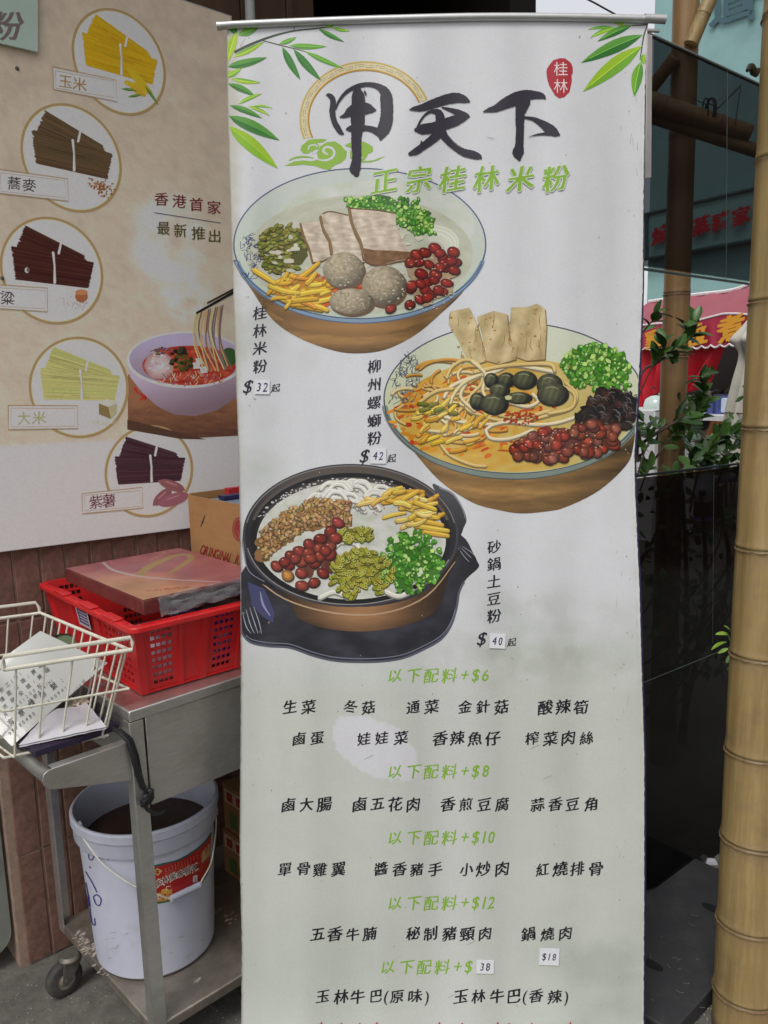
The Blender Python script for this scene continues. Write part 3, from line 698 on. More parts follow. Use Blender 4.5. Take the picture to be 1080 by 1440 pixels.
def peanut(p, x, y, rx=8, ry=6.3, base=(132, 34, 24)):
    p.item(4)
    a = R.uniform(-.6, .6); c = jc(base, 14)
    p.ell(x + .6, y + 1.2, rx, ry, tuple(q * .42 for q in c), ang=a, n=12)
    p.ell(x, y, rx * .93, ry * .93, tuple(min(255, q * 1.3) for q in c), tuple(q * .68 for q in c), ang=a, n=14, rings=3, jit=.04)
    p.ell(x - rx * .28, y - ry * .36, rx * .24, ry * .15, (226, 170, 150), tuple(min(255, q * 1.35) for q in c), ang=a, n=7)
def fry(p, x0, y0, x1, y1, w_, c=(216, 172, 52), bend=0):
    p.item(9)
    mx, my = (x0 + x1) / 2 - (y1 - y0) * bend, (y0 + y1) / 2 + (x1 - x0) * bend; c = jc(c, 16)
    p.stroke([(x0, y0 + 1.2, w_ * 1.15), (mx, my + 1.2, w_ * 1.2), (x1, y1 + 1.2, w_)], w_, tuple(q * .62 for q in c))
    p.stroke([(x0, y0, w_), (mx, my, w_ * 1.1), (x1, y1, w_ * .8)], w_, c)
    p.stroke([(x0, y0 - w_ * .18, w_ * .3), (mx, my - w_ * .18, w_ * .35), (x1, y1 - w_ * .15, w_ * .2)], w_ * .3, tuple(min(255, q * 1.18 + 10) for q in c), cap=False)
def heap(p, cx, cy, rx, ry, c, ang=0):
    for q in range(26): x, y = circ_in(0, 0, rx * .8, ry * .78); p.ell(cx + x * math.cos(ang) - y * math.sin(ang), cy + x * math.sin(ang) + y * math.cos(ang), rx * .30, ry * .32, jc(c, 10), n=10, jit=.25)
def bowl1(p):
    cx, cy, rx, ry = 506, 344, 177, 107
    bowl_body(p, [(331, 366), (338, 386), (350, 402), (382, 448), (418, 474), (462, 491), (498, 497), (541, 492), (584, 471), (620, 441), (650, 412), (672, 380), (660, 400), (600, 436), (540, 449), (500, 452), (440, 445), (390, 425)], 500, 497)
    p.poly([(331, 366), (350, 402), (384, 440), (420, 462), (470, 472), (520, 474), (570, 462), (615, 440), (650, 412), (676, 376), (640, 350), (370, 350)], lambda x, y: tuple(c * (.62 + .38 * math.sin(math.pi * (x - 331) / 346) + .07 * math.sin(y / 4)) for c in (158, 118, 70)), maxe=9)
    p.ell(cx, cy, rx, ry, lambda x, y: lerp((205, 212, 206), (196, 208, 188), min(1, max(0, (y - 250) / 180))), n=72, rings=10)
    p.ell(cx + 20, cy - 26, rx * .8, ry * .60, lambda x, y: lerp((218, 220, 214), (200, 210, 190), .5 + fb(x / 30, y / 30)), n=48, rings=8)
    p.ell(cx, cy + 14, rx * .9, ry * .78, lambda x, y: lerp((206, 206, 190), (186, 190, 166), max(0, min(1, .5 + fb(x / 14, y / 10)))), n=60, rings=12)
    p.ring(cx, cy, rx, ry, 1.9, (84, 96, 128), 0, 360, 96)
    p.ring(cx, cy + 1, rx - .5, ry - 1, 7, (132, 158, 180), 12, 168, 64); p.ring(cx, cy + .5, rx - .5, ry - 3.5, 1.6, (74, 92, 128), 8, 172, 64); p.ring(cx, cy + 1, rx + .5, ry + 2.4, 1.6, (86, 104, 134), 14, 166, 64)
    for k in range(34):
        x, y = circ_in(352, 362, 13, 33); q = [(x + R.uniform(-6, 6), y + R.uniform(-6, 6)) for _ in range(4)]; p.stroke([(*u, .9) for u in q], .9, (66, 78, 118))
    p.level()
    # rice noodles at the right, milky soup
    for k in range(9): p.ring(610, 342 + k * 1.5, 34 - k * 2, 24 - k, 3.2, jc((222, 224, 206), 8), -110, 70, 24)
    p.level()
    heap(p, 398, 350, 33, 35, (92, 92, 34)); p.level()
    # pickled beans
    for k in range(210):
        x, y = circ_in(398, 350, 34, 36)
        if (x - 425) ** 2 + (y - 362) ** 2 < 200: continue
        p.item(3); c = jc((116, 116, 38), 24); a = R.uniform(-.9, .6); p.ell(x, y + 1, 5.5, 2.9, tuple(q * .55 for q in c), ang=a, n=7); p.ell(x, y, 5, 2.3, tuple(min(255, q * 1.3) for q in c), c, ang=a, n=7, jit=.15)
    p.level()
    heap(p, 546, 294, 58, 17, (52, 96, 40), .22); heap(p, 588, 312, 24, 17, (60, 110, 46)); p.level()
    for k in range(130): scallion(p, *(lambda q: q)(circ_in(546 + R.uniform(-44, 40), 292, 14, 16)), 5)
    for k in range(130): x = R.uniform(486, 612); y = 282 + (x - 486) * .26 + R.uniform(-9, 16) * (1 if x > 530 else .6); scallion(p, x, y, 5)
    for k in range(46): scallion(p, *circ_in(588, 312, 22, 18), 5, .35)
    p.level()
    # red chilli oil
    for k in range(60): x, y = circ_in(462, 410, 46, 26); p.ell(x, y, R.uniform(3, 9), R.uniform(2, 4), jc((200, 78, 24), 24), ang=-.3, n=8, jit=.2)
    p.level()
    for k in range(70): x, y = circ_in(500, 372, 120, 60); p.ell(x, y, R.uniform(3, 11), R.uniform(2, 4), jc((208, 206, 184), 10), ang=R.uniform(-.3, .3), n=9, jit=.2)
    p.level()
    # pork slices
    def slice_(P, fat):
        p.poly([(x - 1.5, y + 2.5) for x, y in P], (104, 78, 52), 20)
        p.poly(P, lambda x, y: tuple(c + 34 * fb(x / 14, y / 4, fat) - 10 * math.sin((x - y * .3) / 3.4 + fat + 2 * fb(x / 20, y / 20)) for c in (206, 190, 170)), 3)
    z7 = lambda L: [(a / 2.77 + 310, b / 2.77 + 230) for a, b in L]
    slice_(z7([(312, 232), (345, 224), (384, 226), (400, 262), (420, 300), (445, 352), (400, 378), (362, 385), (345, 330), (322, 275)]), 1)
    p.stroke([(*q, 3.2) for q in z7([(312, 236), (325, 285), (345, 332), (358, 384)])], 3, (132, 100, 60))
    slice_(z7([(388, 205), (420, 188), (500, 200), (515, 250), (535, 300), (556, 350), (566, 385), (510, 380), (432, 352), (424, 300), (402, 262)]), 2)
    p.stroke([(*q, 4) for q in z7([(390, 208), (400, 255), (424, 300), (434, 350)])], 3, (140, 110, 66))
    p.stroke([(*q, 2) for q in z7([(400, 196), (430, 188), (496, 202)])], 2, (120, 92, 58))
    slice_(z7([(500, 176), (590, 182), (682, 196), (684, 240), (706, 292), (740, 345), (745, 372), (690, 380), (640, 396), (590, 392), (558, 372), (548, 315), (524, 268)]), 3)
    p.poly(z7([(556, 330), (600, 338), (680, 340), (740, 345), (745, 372), (690, 378), (640, 396), (590, 392), (558, 374)]), lambda x, y: lerp((142, 104, 66), (110, 76, 46), .5 + fb(x / 8, y / 5)), 6)
    p.stroke([(*q, 4.6) for q in z7([(502, 178), (514, 240), (542, 300), (556, 350)])], 4, (136, 108, 70)); p.stroke([(*q, 1.8) for q in z7([(502, 176), (590, 181), (682, 195)])], 2, (112, 84, 56))
    p.level()
    heap(p, 428, 408, 46, 22, (196, 128, 36)); p.level()
    # potato strips
    for k in range(26): x, y = circ_in(428, 408, 46, 22); a = R.uniform(-.9, .5); l = R.uniform(10, 26); fry(p, x - l / 2 * math.cos(a), y - l / 2 * math.sin(a), x + l / 2 * math.cos(a), y + l / 2 * math.sin(a), R.uniform(3.5, 5.5), R.choice(((214, 160, 40), (222, 182, 62), (202, 132, 38))), R.uniform(-.1, .1))
    for a, b, c, d in ((358, 380, 386, 398), (386, 398, 412, 386), (390, 404, 448, 370), (384, 410, 404, 384), (424, 410, 462, 400), (412, 416, 460, 408), (398, 412, 420, 402), (380, 402, 420, 412), (404, 424, 446, 420), (432, 398, 444, 384), (420, 424, 470, 418), (418, 430, 452, 436), (396, 420, 412, 430), (436, 412, 470, 402), (440, 430, 460, 436)):
        fry(p, a, b, c, d, 6.4, bend=R.uniform(-.08, .08))
    p.level()
    # meat balls
    for x, y, r1, r2 in ((483, 380, 29, 25), (540, 402, 31, 28), (494, 424, 31, 18)):
        p.ell(x + 2, y + 3, r1 * 1.02, r2 * 1.02, (112, 82, 58), n=30)
        p.ell(x, y, r1, r2, lambda u, v, x=x, y=y: tuple(max(0, min(255, c * (1.02 - .30 * ((u - x + 8) ** 2 / 900 + (v - y + 9) ** 2 / 760)) + 34 * fb(u / 4, v / 4))) for c in (184, 170, 142)), n=30, rings=14)
        for k in range(60): u, v = circ_in(x, y, r1 * .92, r2 * .9); p.ell(u, v, R.uniform(.8, 2.2), R.uniform(.6, 1.4), jc(R.choice(((206, 194, 168), (150, 134, 108), (170, 154, 126))), 10), n=6, jit=.3)
    p.level()
    heap(p, 606, 388, 36, 40, (176, 150, 120)); p.level()
    for x, y in ((622, 362), (630, 376), (612, 386), (600, 396), (598, 408), (622, 410), (588, 369), (611, 349),  (577, 369), (597, 355), (603, 372), (618, 356), (637, 354), (634, 367), (618, 376), (638, 380), (592, 385), (610, 394), (628, 398), (579, 401), (591, 399), (616, 408), (601, 418), (590, 421), (576, 428), (578, 406), (640, 369), (624, 371), (586, 358), (606, 414), (549, 434)):
        peanut(p, x, y, R.uniform(8, 10.5), R.uniform(6, 8))
    for k in range(70): x, y = circ_in(600, 400, 44, 40); p.ell(x, y, 1, .8, (226, 208, 180), n=5)
def noodle(p, P, w_=5, c=(222, 206, 156)):
    p.item(9)
    p.stroke([(x, y + 1.4, w_ + 1.6) for x, y in P], w_, tuple(q * .62 for q in c)); p.stroke([(x, y, w_) for x, y in P], w_, c); p.stroke([(x, y - w_ * .2, w_ * .3) for x, y in P], w_ * .3, tuple(min(255, q * 1.08 + 8) for q in c), cap=False)
z8 = lambda L: [(a / 2.571 + 500, b / 2.571 + 410) for a, b in L]
def bowl2(p):
    cx, cy, rx, ry = 723, 562, 183, 108
    bowl_body(p, [(543, 590), (556, 608), (574, 626), (617, 675), (663, 706), (700, 717), (733, 722), (770, 719), (796, 713), (842, 690), (880, 655), (890, 630), (890, 600), (850, 640), (800, 660), (730, 672), (650, 660), (590, 625)], 730, 722, (146, 112, 66))
    p.ell(cx, cy, rx, ry, lambda x, y: lerp((214, 220, 196), (204, 208, 160), min(1, max(0, (y - 480) / 150))), n=72, rings=10)
    p.ell(cx, cy + 22, rx * .90, ry * .74, lambda x, y: lerp(lerp((214, 160, 50), (218, 188, 104), max(0, min(1, .5 + fb(x / 18, y / 12)))), (200, 196, 140), min(1, max(0, (x - 700) / 200))), n=60, rings=12)
    p.ring(cx, cy, rx, ry, 1.9, (80, 86, 104), 0, 360, 96)
    p.ring(cx, cy + 1, rx - .5, ry - 1, 8, (128, 142, 134), 14, 176, 64); p.ring(cx, cy, rx - .5, ry - 4.5, 1.4, (74, 84, 92), 10, 180, 64); p.ring(cx, cy + 1, rx + .5, ry + 3, 1.6, (84, 88, 84), 14, 172, 64)
    for k in range(70):
        x, y = circ_in(566, 545, 17, 48); x += max(0, (540 - y)) * .28; q = [(x + R.uniform(-7, 7), y + R.uniform(-7, 7)) for _ in range(4)]; p.stroke([(*u, .8) for u in q], .8, (70, 80, 104))
    p.level()
    for k in range(210): x, y = circ_in(668, 586, 118, 56); p.ell(x, y, R.uniform(3, 10), R.uniform(1.5, 4), jc(R.choice(((214, 104, 26), (222, 150, 34), (198, 66, 22), (226, 176, 52), (224, 140, 30))), 14), ang=R.uniform(-.6, .3), n=8, jit=.2)
    p.level()
    # bean curd sheets
    for P in (([(345, 72), (410, 58), (440, 120), (475, 250), (440, 262), (400, 240), (372, 180), (336, 118)]), ([(437, 92), (500, 70), (548, 82), (556, 160), (580, 245), (520, 262), (474, 250), (458, 160)]), ([(562, 58), (620, 56), (655, 44), (684, 62), (690, 130), (684, 245), (620, 250), (575, 235), (555, 140)])):
        P = z8(P); p.poly([(x + 1.5, y + 2) for x, y in P], (128, 104, 62), 20)
        p.poly(P, lambda x, y: tuple(max(0, min(255, c + 26 * fb(x / 12, y / 16, 2) + 12 * math.sin((x + y * .35) / 5))) for c in (200, 180, 132)), 6)
        for k in range(7):
            q = P[R.randrange(len(P))]; r_ = P[R.randrange(len(P))]; t = R.uniform(.3, .6); x, y = lerp(q, r_, t); p.stroke([(x, y, .6), (x + R.uniform(-3, 3), y + R.uniform(6, 14), 1.2), (x + R.uniform(-5, 5), y + R.uniform(14, 26), .5)], 1, (160, 132, 80))
        for k in range(14): x, y = lerp(P[R.randrange(len(P))], P[R.randrange(len(P))], R.random()); p.ell(x, y + 8, R.uniform(1, 2.5), R.uniform(1, 2), jc((176, 128, 62), 14), n=6)
    p.level()
    for k in range(64):
        x, y = circ_in(648, 566, 80, 48); a0 = R.uniform(0, 6.28); rr_ = R.uniform(14, 46); da = R.uniform(.6, 1.8)
        noodle(p, [(x + rr_ * math.cos(a0 + da * q / 4), min(640, max(505, y + rr_ * .5 * math.sin(a0 + da * q / 4)))) for q in range(5)], R.uniform(2.4, 3.6), R.choice(((222, 186, 110), (216, 168, 84), (226, 204, 150), (206, 150, 62))))
    p.level()
    for P in ([(330, 310), (350, 270), (400, 245), (450, 270), (455, 330), (420, 370), (400, 420), (450, 445), (520, 465), (600, 470), (700, 445), (780, 420), (800, 370), (760, 330)], [(320, 380), (350, 340), (420, 310), (500, 290), (560, 265), (640, 275), (720, 290)], [(330, 470), (340, 430), (350, 380), (390, 330), (450, 300)],
              [(250, 490), (260, 460), (310, 450), (380, 470), (440, 475), (500, 480)], [(470, 500), (500, 480), (560, 470), (640, 480), (720, 475), (790, 455)], [(470, 500), (490, 530), (560, 530), (640, 500)], [(255, 500), (320, 505), (330, 480), (300, 455)],
              [(420, 250), (470, 300), (460, 360), (500, 420)], [(560, 400), (620, 415), (660, 395), (640, 370)], [(520, 445), (600, 455), (700, 430)], [(400, 330), (380, 380), (430, 430)], [(680, 345), (740, 340), (790, 370), (780, 420), (700, 440)], [(300, 540), (340, 590), (420, 625), (470, 630)], [(430, 290), (520, 270), (600, 262), (700, 262), (720, 285)], [(230, 400), (290, 360), (350, 350)]):
        noodle(p, z8(P), R.uniform(3.2, 4.4), R.choice(((224, 208, 160), (228, 214, 176), (218, 190, 120))))
    p.level()
    for k in range(30): x, y = circ_in(627, 598, 52, 38); a = R.uniform(-.9, -.1); l = R.uniform(8, 22); fry(p, x, y, x + l * math.cos(a), y + l * math.sin(a), R.uniform(4, 6.5), R.choice(((220, 178, 52), (208, 156, 50), (222, 190, 90))), R.uniform(-.1, .1))
    for k in range(16): x, y = circ_in(612, 572, 26, 14); a = R.uniform(-.5, .4); fry(p, x, y, x + 12 * math.cos(a), y + 10 * math.sin(a), 5, (118, 118, 46))
    p.level()
    heap(p, 838, 517, 46, 30, (58, 108, 34)); p.level()
    for k in range(230): scallion(p, *circ_in(838, 516, 48, 32), 6.2, .28)
    for k in range(30): scallion(p, *circ_in(868, 538, 18, 14), 6, .2)
    p.level()
    for x, y, rx_, ry_ in ((490, 320, 26, 26), (545, 318, 30, 26), (610, 318, 44, 32), (520, 355, 36, 22), (440, 395, 28, 30), (500, 405, 50, 36), (590, 383, 46, 20), (700, 335, 46, 38), (712, 370, 56, 40)):
        (x, y), = z8([(x, y)]); rx_ /= 2.571; ry_ /= 2.571
        p.ell(x + .6, y + 1.4, rx_ * 1.05, ry_ * 1.08, (26, 24, 18), n=20); p.ell(x, y, rx_, ry_, lambda u, v, x=x, y=y, r=rx_: tuple(max(8, c * (1.1 - .75 * ((u - x + 3) ** 2 + (v - y + 3) ** 2) / (r * r)) + 12 * math.sin((u + v * .4) / 1.4)) for c in (84, 86, 58)), n=20, rings=7)
        p.stroke([(x - rx_ * .5, y - ry_ * .5, .7), (x, y - ry_ * .62, 1.4), (x + rx_ * .4, y - ry_ * .4, .6)], 1, (150, 152, 118))
    (x, y), = z8([(552, 384)]); p.ell(x, y, 5, 3.4, (206, 204, 150), n=9)
    for k in range(70): x, y = circ_in(732, 588, 24, 9); p.ell(x, y, R.uniform(1, 3), R.uniform(.8, 1.8), jc((176, 56, 22), 20), n=6)
    p.level()
    for k in range(110):       # black fungus
        x, y = circ_in(855, 578, 46, 28)
        if x + y < 1398: continue
        c = R.choice(((40, 34, 34), (58, 46, 40), (24, 22, 26), (84, 56, 48))); p.ell(x, y, R.uniform(6, 13), R.uniform(4, 9), c, tuple(q * .5 for q in c), ang=R.uniform(0, 3), n=9, jit=.3)
    for k in range(44): x, y = circ_in(858, 572, 40, 26); a = R.uniform(-.8, .8); p.stroke([(x, y, .4), (x + 5 * math.cos(a), y + 5 * math.sin(a), 1.3), (x + 11 * math.cos(a + .5), y + 11 * math.sin(a + .5), .3)], 1, R.choice(((120, 112, 108), (90, 82, 80))))
    p.level()
    heap(p, 800, 622, 74, 20, (96, 48, 34), -.12); p.level()
    for k in range(84):
        x, y = circ_in(798, 622, 78, 24); y += (x - 798) * -.13; peanut(p, x, y, R.uniform(7, 10), R.uniform(6, 8.5), R.choice(((126, 58, 40), (134, 72, 52), (146, 52, 32), (112, 60, 46))))
    for k in range(36): x, y = circ_in(792, 622, 60, 18); p.ell(x, y, 1.2, 1, (220, 190, 160), n=5)
z9 = lambda L: [(a / 2.842 + 320, b / 2.842 + 640) for a, b in L]
def pot(p):
    # trivet plate under the pot
    P = smooth([(339, 806), (338, 850), (339, 884), (346, 898), (357, 905), (380, 909), (408, 911), (440, 922), (470, 929), (503, 931), (538, 930), (568, 925), (596, 913), (620, 899), (634, 880), (642, 855), (646, 832), (656, 814), (673, 798), (671, 789), (666, 779), (648, 752), (600, 740), (400, 760)], 4)
    p.poly(P, lambda x, y: lerp((40, 40, 46), (62, 62, 72), max(0, min(1, .4 + fb(x / 40, y / 30)))), maxe=12)
    p.stroke([(*q, 3) for q in P[4:68]], 3, (92, 94, 108), cap=False); p.stroke([(x, y - 5, 1.2) for x, y in P[12:60]], 1.2, (128, 132, 150), cap=False)
    for k in range(4): p.stroke([(341 + k * 5, 860 - k * 3, .6), (346 + k * 6, 880 - k * 2, 1.4), (353 + k * 5, 891, .5)], 1, (170, 172, 190))
    p.poly([(348, 818), (372, 828), (386, 862), (384, 876), (368, 866), (354, 850)], (72, 74, 112), 12); p.stroke([(366, 832, 1), (370, 850, 3), (380, 866, 1)], 2, (150, 154, 190))
    for k in range(3): p.stroke([(644 + k * 3, 770 - k, .5), (654 + k * 4, 784 - k * 4, 1.2), (660 + k * 3, 790 - k * 5, .5)], 1, (150, 150, 160))
    p.level()
    # body
    B = [(346, 800), (360, 812), (388, 826), (408, 846), (414, 862), (424, 872), (460, 884), (510, 888), (560, 882), (600, 868), (618, 852), (626, 830), (634, 800), (648, 770), (600, 830), (530, 852), (460, 848), (390, 820)]
    p.poly(smooth(B), lambda x, y: tuple(max(10, c * (.35 + .85 * math.sin(math.pi * min(1, max(0, (x - 372) / 270))) ** 2 - .35 * max(0, (y - 868) / 20) + .05 * fb(x / 22, y / 4))) for c in (140, 104, 72)), maxe=8)
    p.stroke([(352, 806, 2), (400, 842, 2), (470, 862, 2.4), (540, 862, 2), (600, 838, 2), (640, 790, 1)], 2, (190, 160, 128), cap=False)
    # handles
    p.poly(smooth([(343, 748), (341, 768), (346, 790), (352, 809), (366, 820), (387, 826), (400, 812), (370, 785), (356, 750)]), lambda x, y: lerp((56, 56, 70), (30, 30, 36), (y - 748) / 78), 12)
    p.poly(smooth([(608, 682), (622, 686), (638, 694), (650, 712), (656, 730), (652, 742), (646, 754), (632, 748), (628, 720)]), lambda x, y: lerp((84, 84, 88), (46, 46, 52), (y - 682) / 70), 10)
    p.stroke([(618, 686, 1.4), (636, 694, 1.8), (649, 712, 1.6), (655, 730, 1)], 1.5, (150, 150, 156)); p.stroke([(342, 752, 1.4), (343, 775, 1.8), (350, 803, 1.4), (372, 818, 1)], 1.5, (136, 138, 156))
    p.level()
    p.ell(493, 753, 151, 100, lambda x, y: lerp((96, 88, 82), (40, 38, 42), min(1, max(0, (y - 655) / 90))), n=80, rings=6)
    p.ring(493, 753, 150, 99, 3.4, (66, 66, 72), 0, 360, 90); p.ring(493, 754, 147, 96, 1.4, (150, 146, 146), 20, 170, 60); p.ring(493, 752, 148, 97, 1.2, (140, 134, 128), 190, 350, 60)
    p.ring(493, 756, 137, 89, 8, (30, 28, 30), 0, 360, 80); p.ring(493, 755, 141, 92, 4, (92, 84, 78), 195, 345, 60)
    p.ell(494, 760, 133, 83, lambda x, y: lerp((222, 222, 216), (196, 200, 184), max(0, min(1, .45 + fb(x / 16, y / 12)))), n=70, rings=12)
    for k in range(90): a = R.uniform(3.5, 5.9); x, y = 494 + 134 * math.cos(a), 758 + 85 * math.sin(a); p.ell(x + R.uniform(-5, 5), y + R.uniform(-3, 3), R.uniform(.8, 2.4), R.uniform(.6, 1.6), (206, 206, 204), n=6)
    p.level()
    for k in range(44):
        x, y = circ_in(492, 698, 50, 18); noodle(p, [(x - 12, y + 3), (x - 4, y - 5), (x + 8, y - 4), (x + 16, y + 5)], 5, (226, 224, 214))
    for P in ([(470, 770), (480, 762), (500, 764), (506, 774)], [(505, 800), (515, 790), (530, 792)], [(450, 840), (470, 832), (490, 840)], [(540, 830), (560, 838), (580, 830)], [(600, 770), (612, 780), (610, 796)], [(440, 730), (452, 724), (470, 728), (480, 736)]): noodle(p, P, 6, (226, 224, 210))
    p.level()
    for q in range(60):
        t = R.random(); x = 366 + 122 * t; y = 783 - 65 * math.sin(min(1, t * 1.15 + .12) * math.pi / 2) + R.uniform(-10, 22) ; p.ell(x, y, 9, 7, jc((138, 102, 60), 12), n=9, jit=.2)
    p.level()
    for k in range(640):       # minced meat
        x, y = R.uniform(362, 492), 0; t = (x - 362) / 130
        y = 775 - 65 * math.sin(min(1, t * 1.15 + .12) * math.pi / 2) + R.uniform(-12, 22 + 12 * (1 - t)) + max(0, (x - 430) * .12)
        if (x - 494) ** 2 / 133 ** 2 + (y - 760) ** 2 / 83 ** 2 > .93: continue
        p.item(3); c = jc((176, 138, 88), 28); p.ell(x, y + 1, 4.2, 3, tuple(q * .58 for q in c), n=7, jit=.25); p.ell(x, y, R.uniform(2.4, 4), R.uniform(1.8, 3), tuple(min(255, q * 1.15) for q in c), c, ang=R.uniform(0, 3), n=7, jit=.3)
    p.level()
    for k in range(30):
        x, y = circ_in(570, 712, 52, 24); y += (x - 570) * .18; a = R.uniform(-.5, .35); l = R.uniform(14, 34); fry(p, x - l / 2, y - l / 2 * math.sin(a), x + l / 2 * math.cos(a), y + l / 2 * math.sin(a), R.uniform(4.5, 7), R.choice(((222, 182, 84), (214, 168, 62), (226, 194, 110))), R.uniform(-.12, .12))
    for a, b, c, d in ((584, 730, 622, 738), (590, 740, 630, 746), (582, 722, 616, 728), (596, 748, 630, 753), (566, 702, 588, 690), (584, 706, 612, 716)): fry(p, a, b, c, d, 6, (220, 182, 70))
    for k in range(60): x, y = circ_in(575, 716, 54, 26); p.ell(x, y, 1.4, .9, (160, 84, 30), n=5)
    p.level()
    heap(p, 578, 790, 42, 40, (66, 120, 40)); heap(p, 508, 806, 40, 30, (124, 122, 40)); heap(p, 500, 752, 24, 9, (124, 122, 40)); heap(p, 452, 786, 22, 40, (104, 58, 44), .5); p.level()
    for k in range(240): x, y = circ_in(578, 790, 46, 44); scallion(p, x, y, 5.4, .2)
    for x, y in ((556, 758), (578, 748), (580, 756), (590, 805), (548, 772)): p.poly([(x - 5, y - 4), (x + 3, y - 7), (x + 6, y + 4), (x - 2, y + 6)], (214, 226, 190), 30)
    p.level()
    for k in range(150):       # cut long beans, little tubes
        x, y = circ_in(508, 806, 44, 34)
        if k < 34: x, y = circ_in(500, 752, 26, 10)
        p.item(9); a = R.uniform(-1.2, 1.2); c = jc((158, 156, 50), 20); dx, dy = 3.6 * math.cos(a), 3.6 * math.sin(a)
        p.stroke([(x - dx, y - dy + 1, 6.6), (x + dx, y + dy + 1, 6.6)], 6, tuple(q * .5 for q in c), smooth=False); p.stroke([(x - dx, y - dy, 5.4), (x + dx, y + dy, 5.4)], 5, c, smooth=False)
        p.ell(x + dx, y + dy, 2.7, 2.3, (196, 196, 100), ang=a, n=8); p.ell(x + dx, y + dy, 1.5, 1.2, (104, 100, 36), ang=a, n=7)
    p.level()
    for X, Y in ((440, 268), (410, 303), (430, 330), (370, 333), (325, 355), (286, 383), (322, 390), (365, 372), (408, 365), (252, 400), (196, 442), (242, 436), (296, 424), (348, 428), (407, 397), (368, 403), (294, 470), (345, 508), (380, 470), (297, 520), (330, 412), (228, 425), (270, 412), (390, 380), (240, 480)):
        (x, y), = z9([(X, Y)]); peanut(p, x, y, R.uniform(8.8, 10.4), R.uniform(7.2, 8.6), (128, 50, 38) if (X, Y) != (240, 480) else (186, 130, 70))
part('bowl_print', bowl1, 'printed bowl with pork slices, meatballs and peanuts')
part('bowl_print', bowl2, 'printed bowl with snails, bean curd and noodles')
part('clay_pot_print', pot, 'printed black clay pot with minced meat and green beans')

# ---- title brush strokes
INK = (46, 42, 54)
z5 = lambda L: [(a / 4.154 + 560, b / 4.154 + 80) + tuple(w_ / 4.154 for w_ in r) for a, b, *r in L]
def title(p):
    r_ = .05
    for S in ([(266, 244, 8), (280, 244, 26), (302, 262, 34), (308, 300, 38), (303, 350, 38), (315, 410, 36), (338, 452, 36), (355, 478, 30), (372, 488, 12)],
              [(326, 330, 8), (340, 290, 14), (375, 240, 20), (420, 205, 24), (480, 182, 28), (540, 176, 28), (598, 192, 40), (636, 228, 66), (646, 280, 80), (648, 350, 78), (640, 420, 82), (622, 470, 76), (612, 505, 40), (608, 522, 16)],
              [(393, 460, 12), (420, 456, 40), (470, 452, 46), (530, 454, 34), (580, 470, 44), (612, 492, 50)],
              [(470, 206, 30), (466, 235, 74), (468, 300, 84), (464, 400, 88), (458, 480, 70), (455, 560, 64), (458, 640, 58), (450, 690, 66), (448, 716, 72), (455, 742, 40)],
              [(353, 382, 10), (385, 372, 30), (425, 345, 66), (470, 330, 80), (520, 328, 72), (555, 335, 40), (578, 338, 8)], [(505, 215, 6), (512, 232, 14), (518, 246, 4)]):
        p.stroke(z4(S), 5, INK, sub=8, rough=r_)
    for S in ([(66, 310, 6), (95, 304, 26), (140, 298, 42), (200, 276, 52), (280, 250, 58), (340, 240, 58), (385, 250, 42), (414, 262, 12)],
              [(104, 428, 24), (140, 425, 58), (200, 415, 62), (270, 395, 64), (330, 374, 62), (380, 356, 44), (414, 350, 10)],
              [(112, 415, 14), (133, 370, 12), (165, 333, 14), (200, 320, 22), (236, 332, 46), (246, 380, 58), (238, 432, 66), (205, 478, 52), (150, 520, 42), (105, 552, 40), (68, 568, 22)],
              [(256, 297, 8), (300, 310, 22), (350, 326, 34), (398, 342, 24), (414, 350, 8)], [(252, 430, 50), (272, 470, 44), (320, 518, 40), (375, 556, 42), (432, 572, 48), (470, 584, 34), (482, 592, 14)], [(130, 492, 4), (136, 500, 10), (126, 530, 14)],
              [(497, 322, 6), (530, 312, 26), (570, 302, 42), (620, 276, 60), (680, 248, 76), (740, 226, 62), (800, 224, 46), (838, 230, 34), (856, 242, 14)], [(745, 215, 40), (740, 260, 64), (716, 320, 56)],
              [(714, 280, 60), (710, 360, 52), (710, 440, 48), (706, 520, 50), (700, 562, 68), (706, 598, 22)], [(738, 356, 12), (790, 366, 22), (840, 392, 42), (885, 424, 58), (918, 446, 44), (938, 456, 14)], [(910, 450, 24), (840, 452, 14), (800, 458, 8), (762, 470, 2)]):
        p.stroke(z5(S), 5, INK, sub=8, rough=r_)
    for S in ([(740, 348, 2), (790, 354, 3), (820, 362, 2)], [(300, 470, 3), (330, 505, 4), (360, 530, 2)], [(520, 470, 2), (560, 478, 2)]): p.stroke(z5(S), 1, (120, 118, 124))
part('title_lettering', title, 'large black brush lettering of the shop title', h0=.0016)
def seal(p):
    p.poly([(a[0], a[1]) for a in z5([(865, 90), (868, 70), (885, 45), (905, 20), (945, 8), (975, 10), (992, 22), (1010, 38), (1018, 60), (1020, 90), (1012, 110), (1014, 140), (1008, 170), (1000, 205), (970, 235), (940, 243), (915, 225), (898, 195), (880, 165), (870, 130)])], (178, 40, 52), 20)
    p.level()
    p.char('桂', 788.5, 97, 21, (232, 222, 222), sx=.98); p.char('林', 788.5, 121, 21, (232, 222, 222), sx=.98, bold=.0)
part('seal_print', seal, h0=.0006)
GRN = (140, 186, 58)
def subtitle(p):
    for c, x, y in zip('正宗桂林米粉', (541, 589, 636, 684, 732, 781), (255, 252, 252, 251.5, 251.5, 251)): p.char(c, x, y, 38, GRN, brush=1.2, lean=.1, outline=(220, 226, 216), sx=.98)
part('subtitle_lettering', subtitle, h0=.0019)
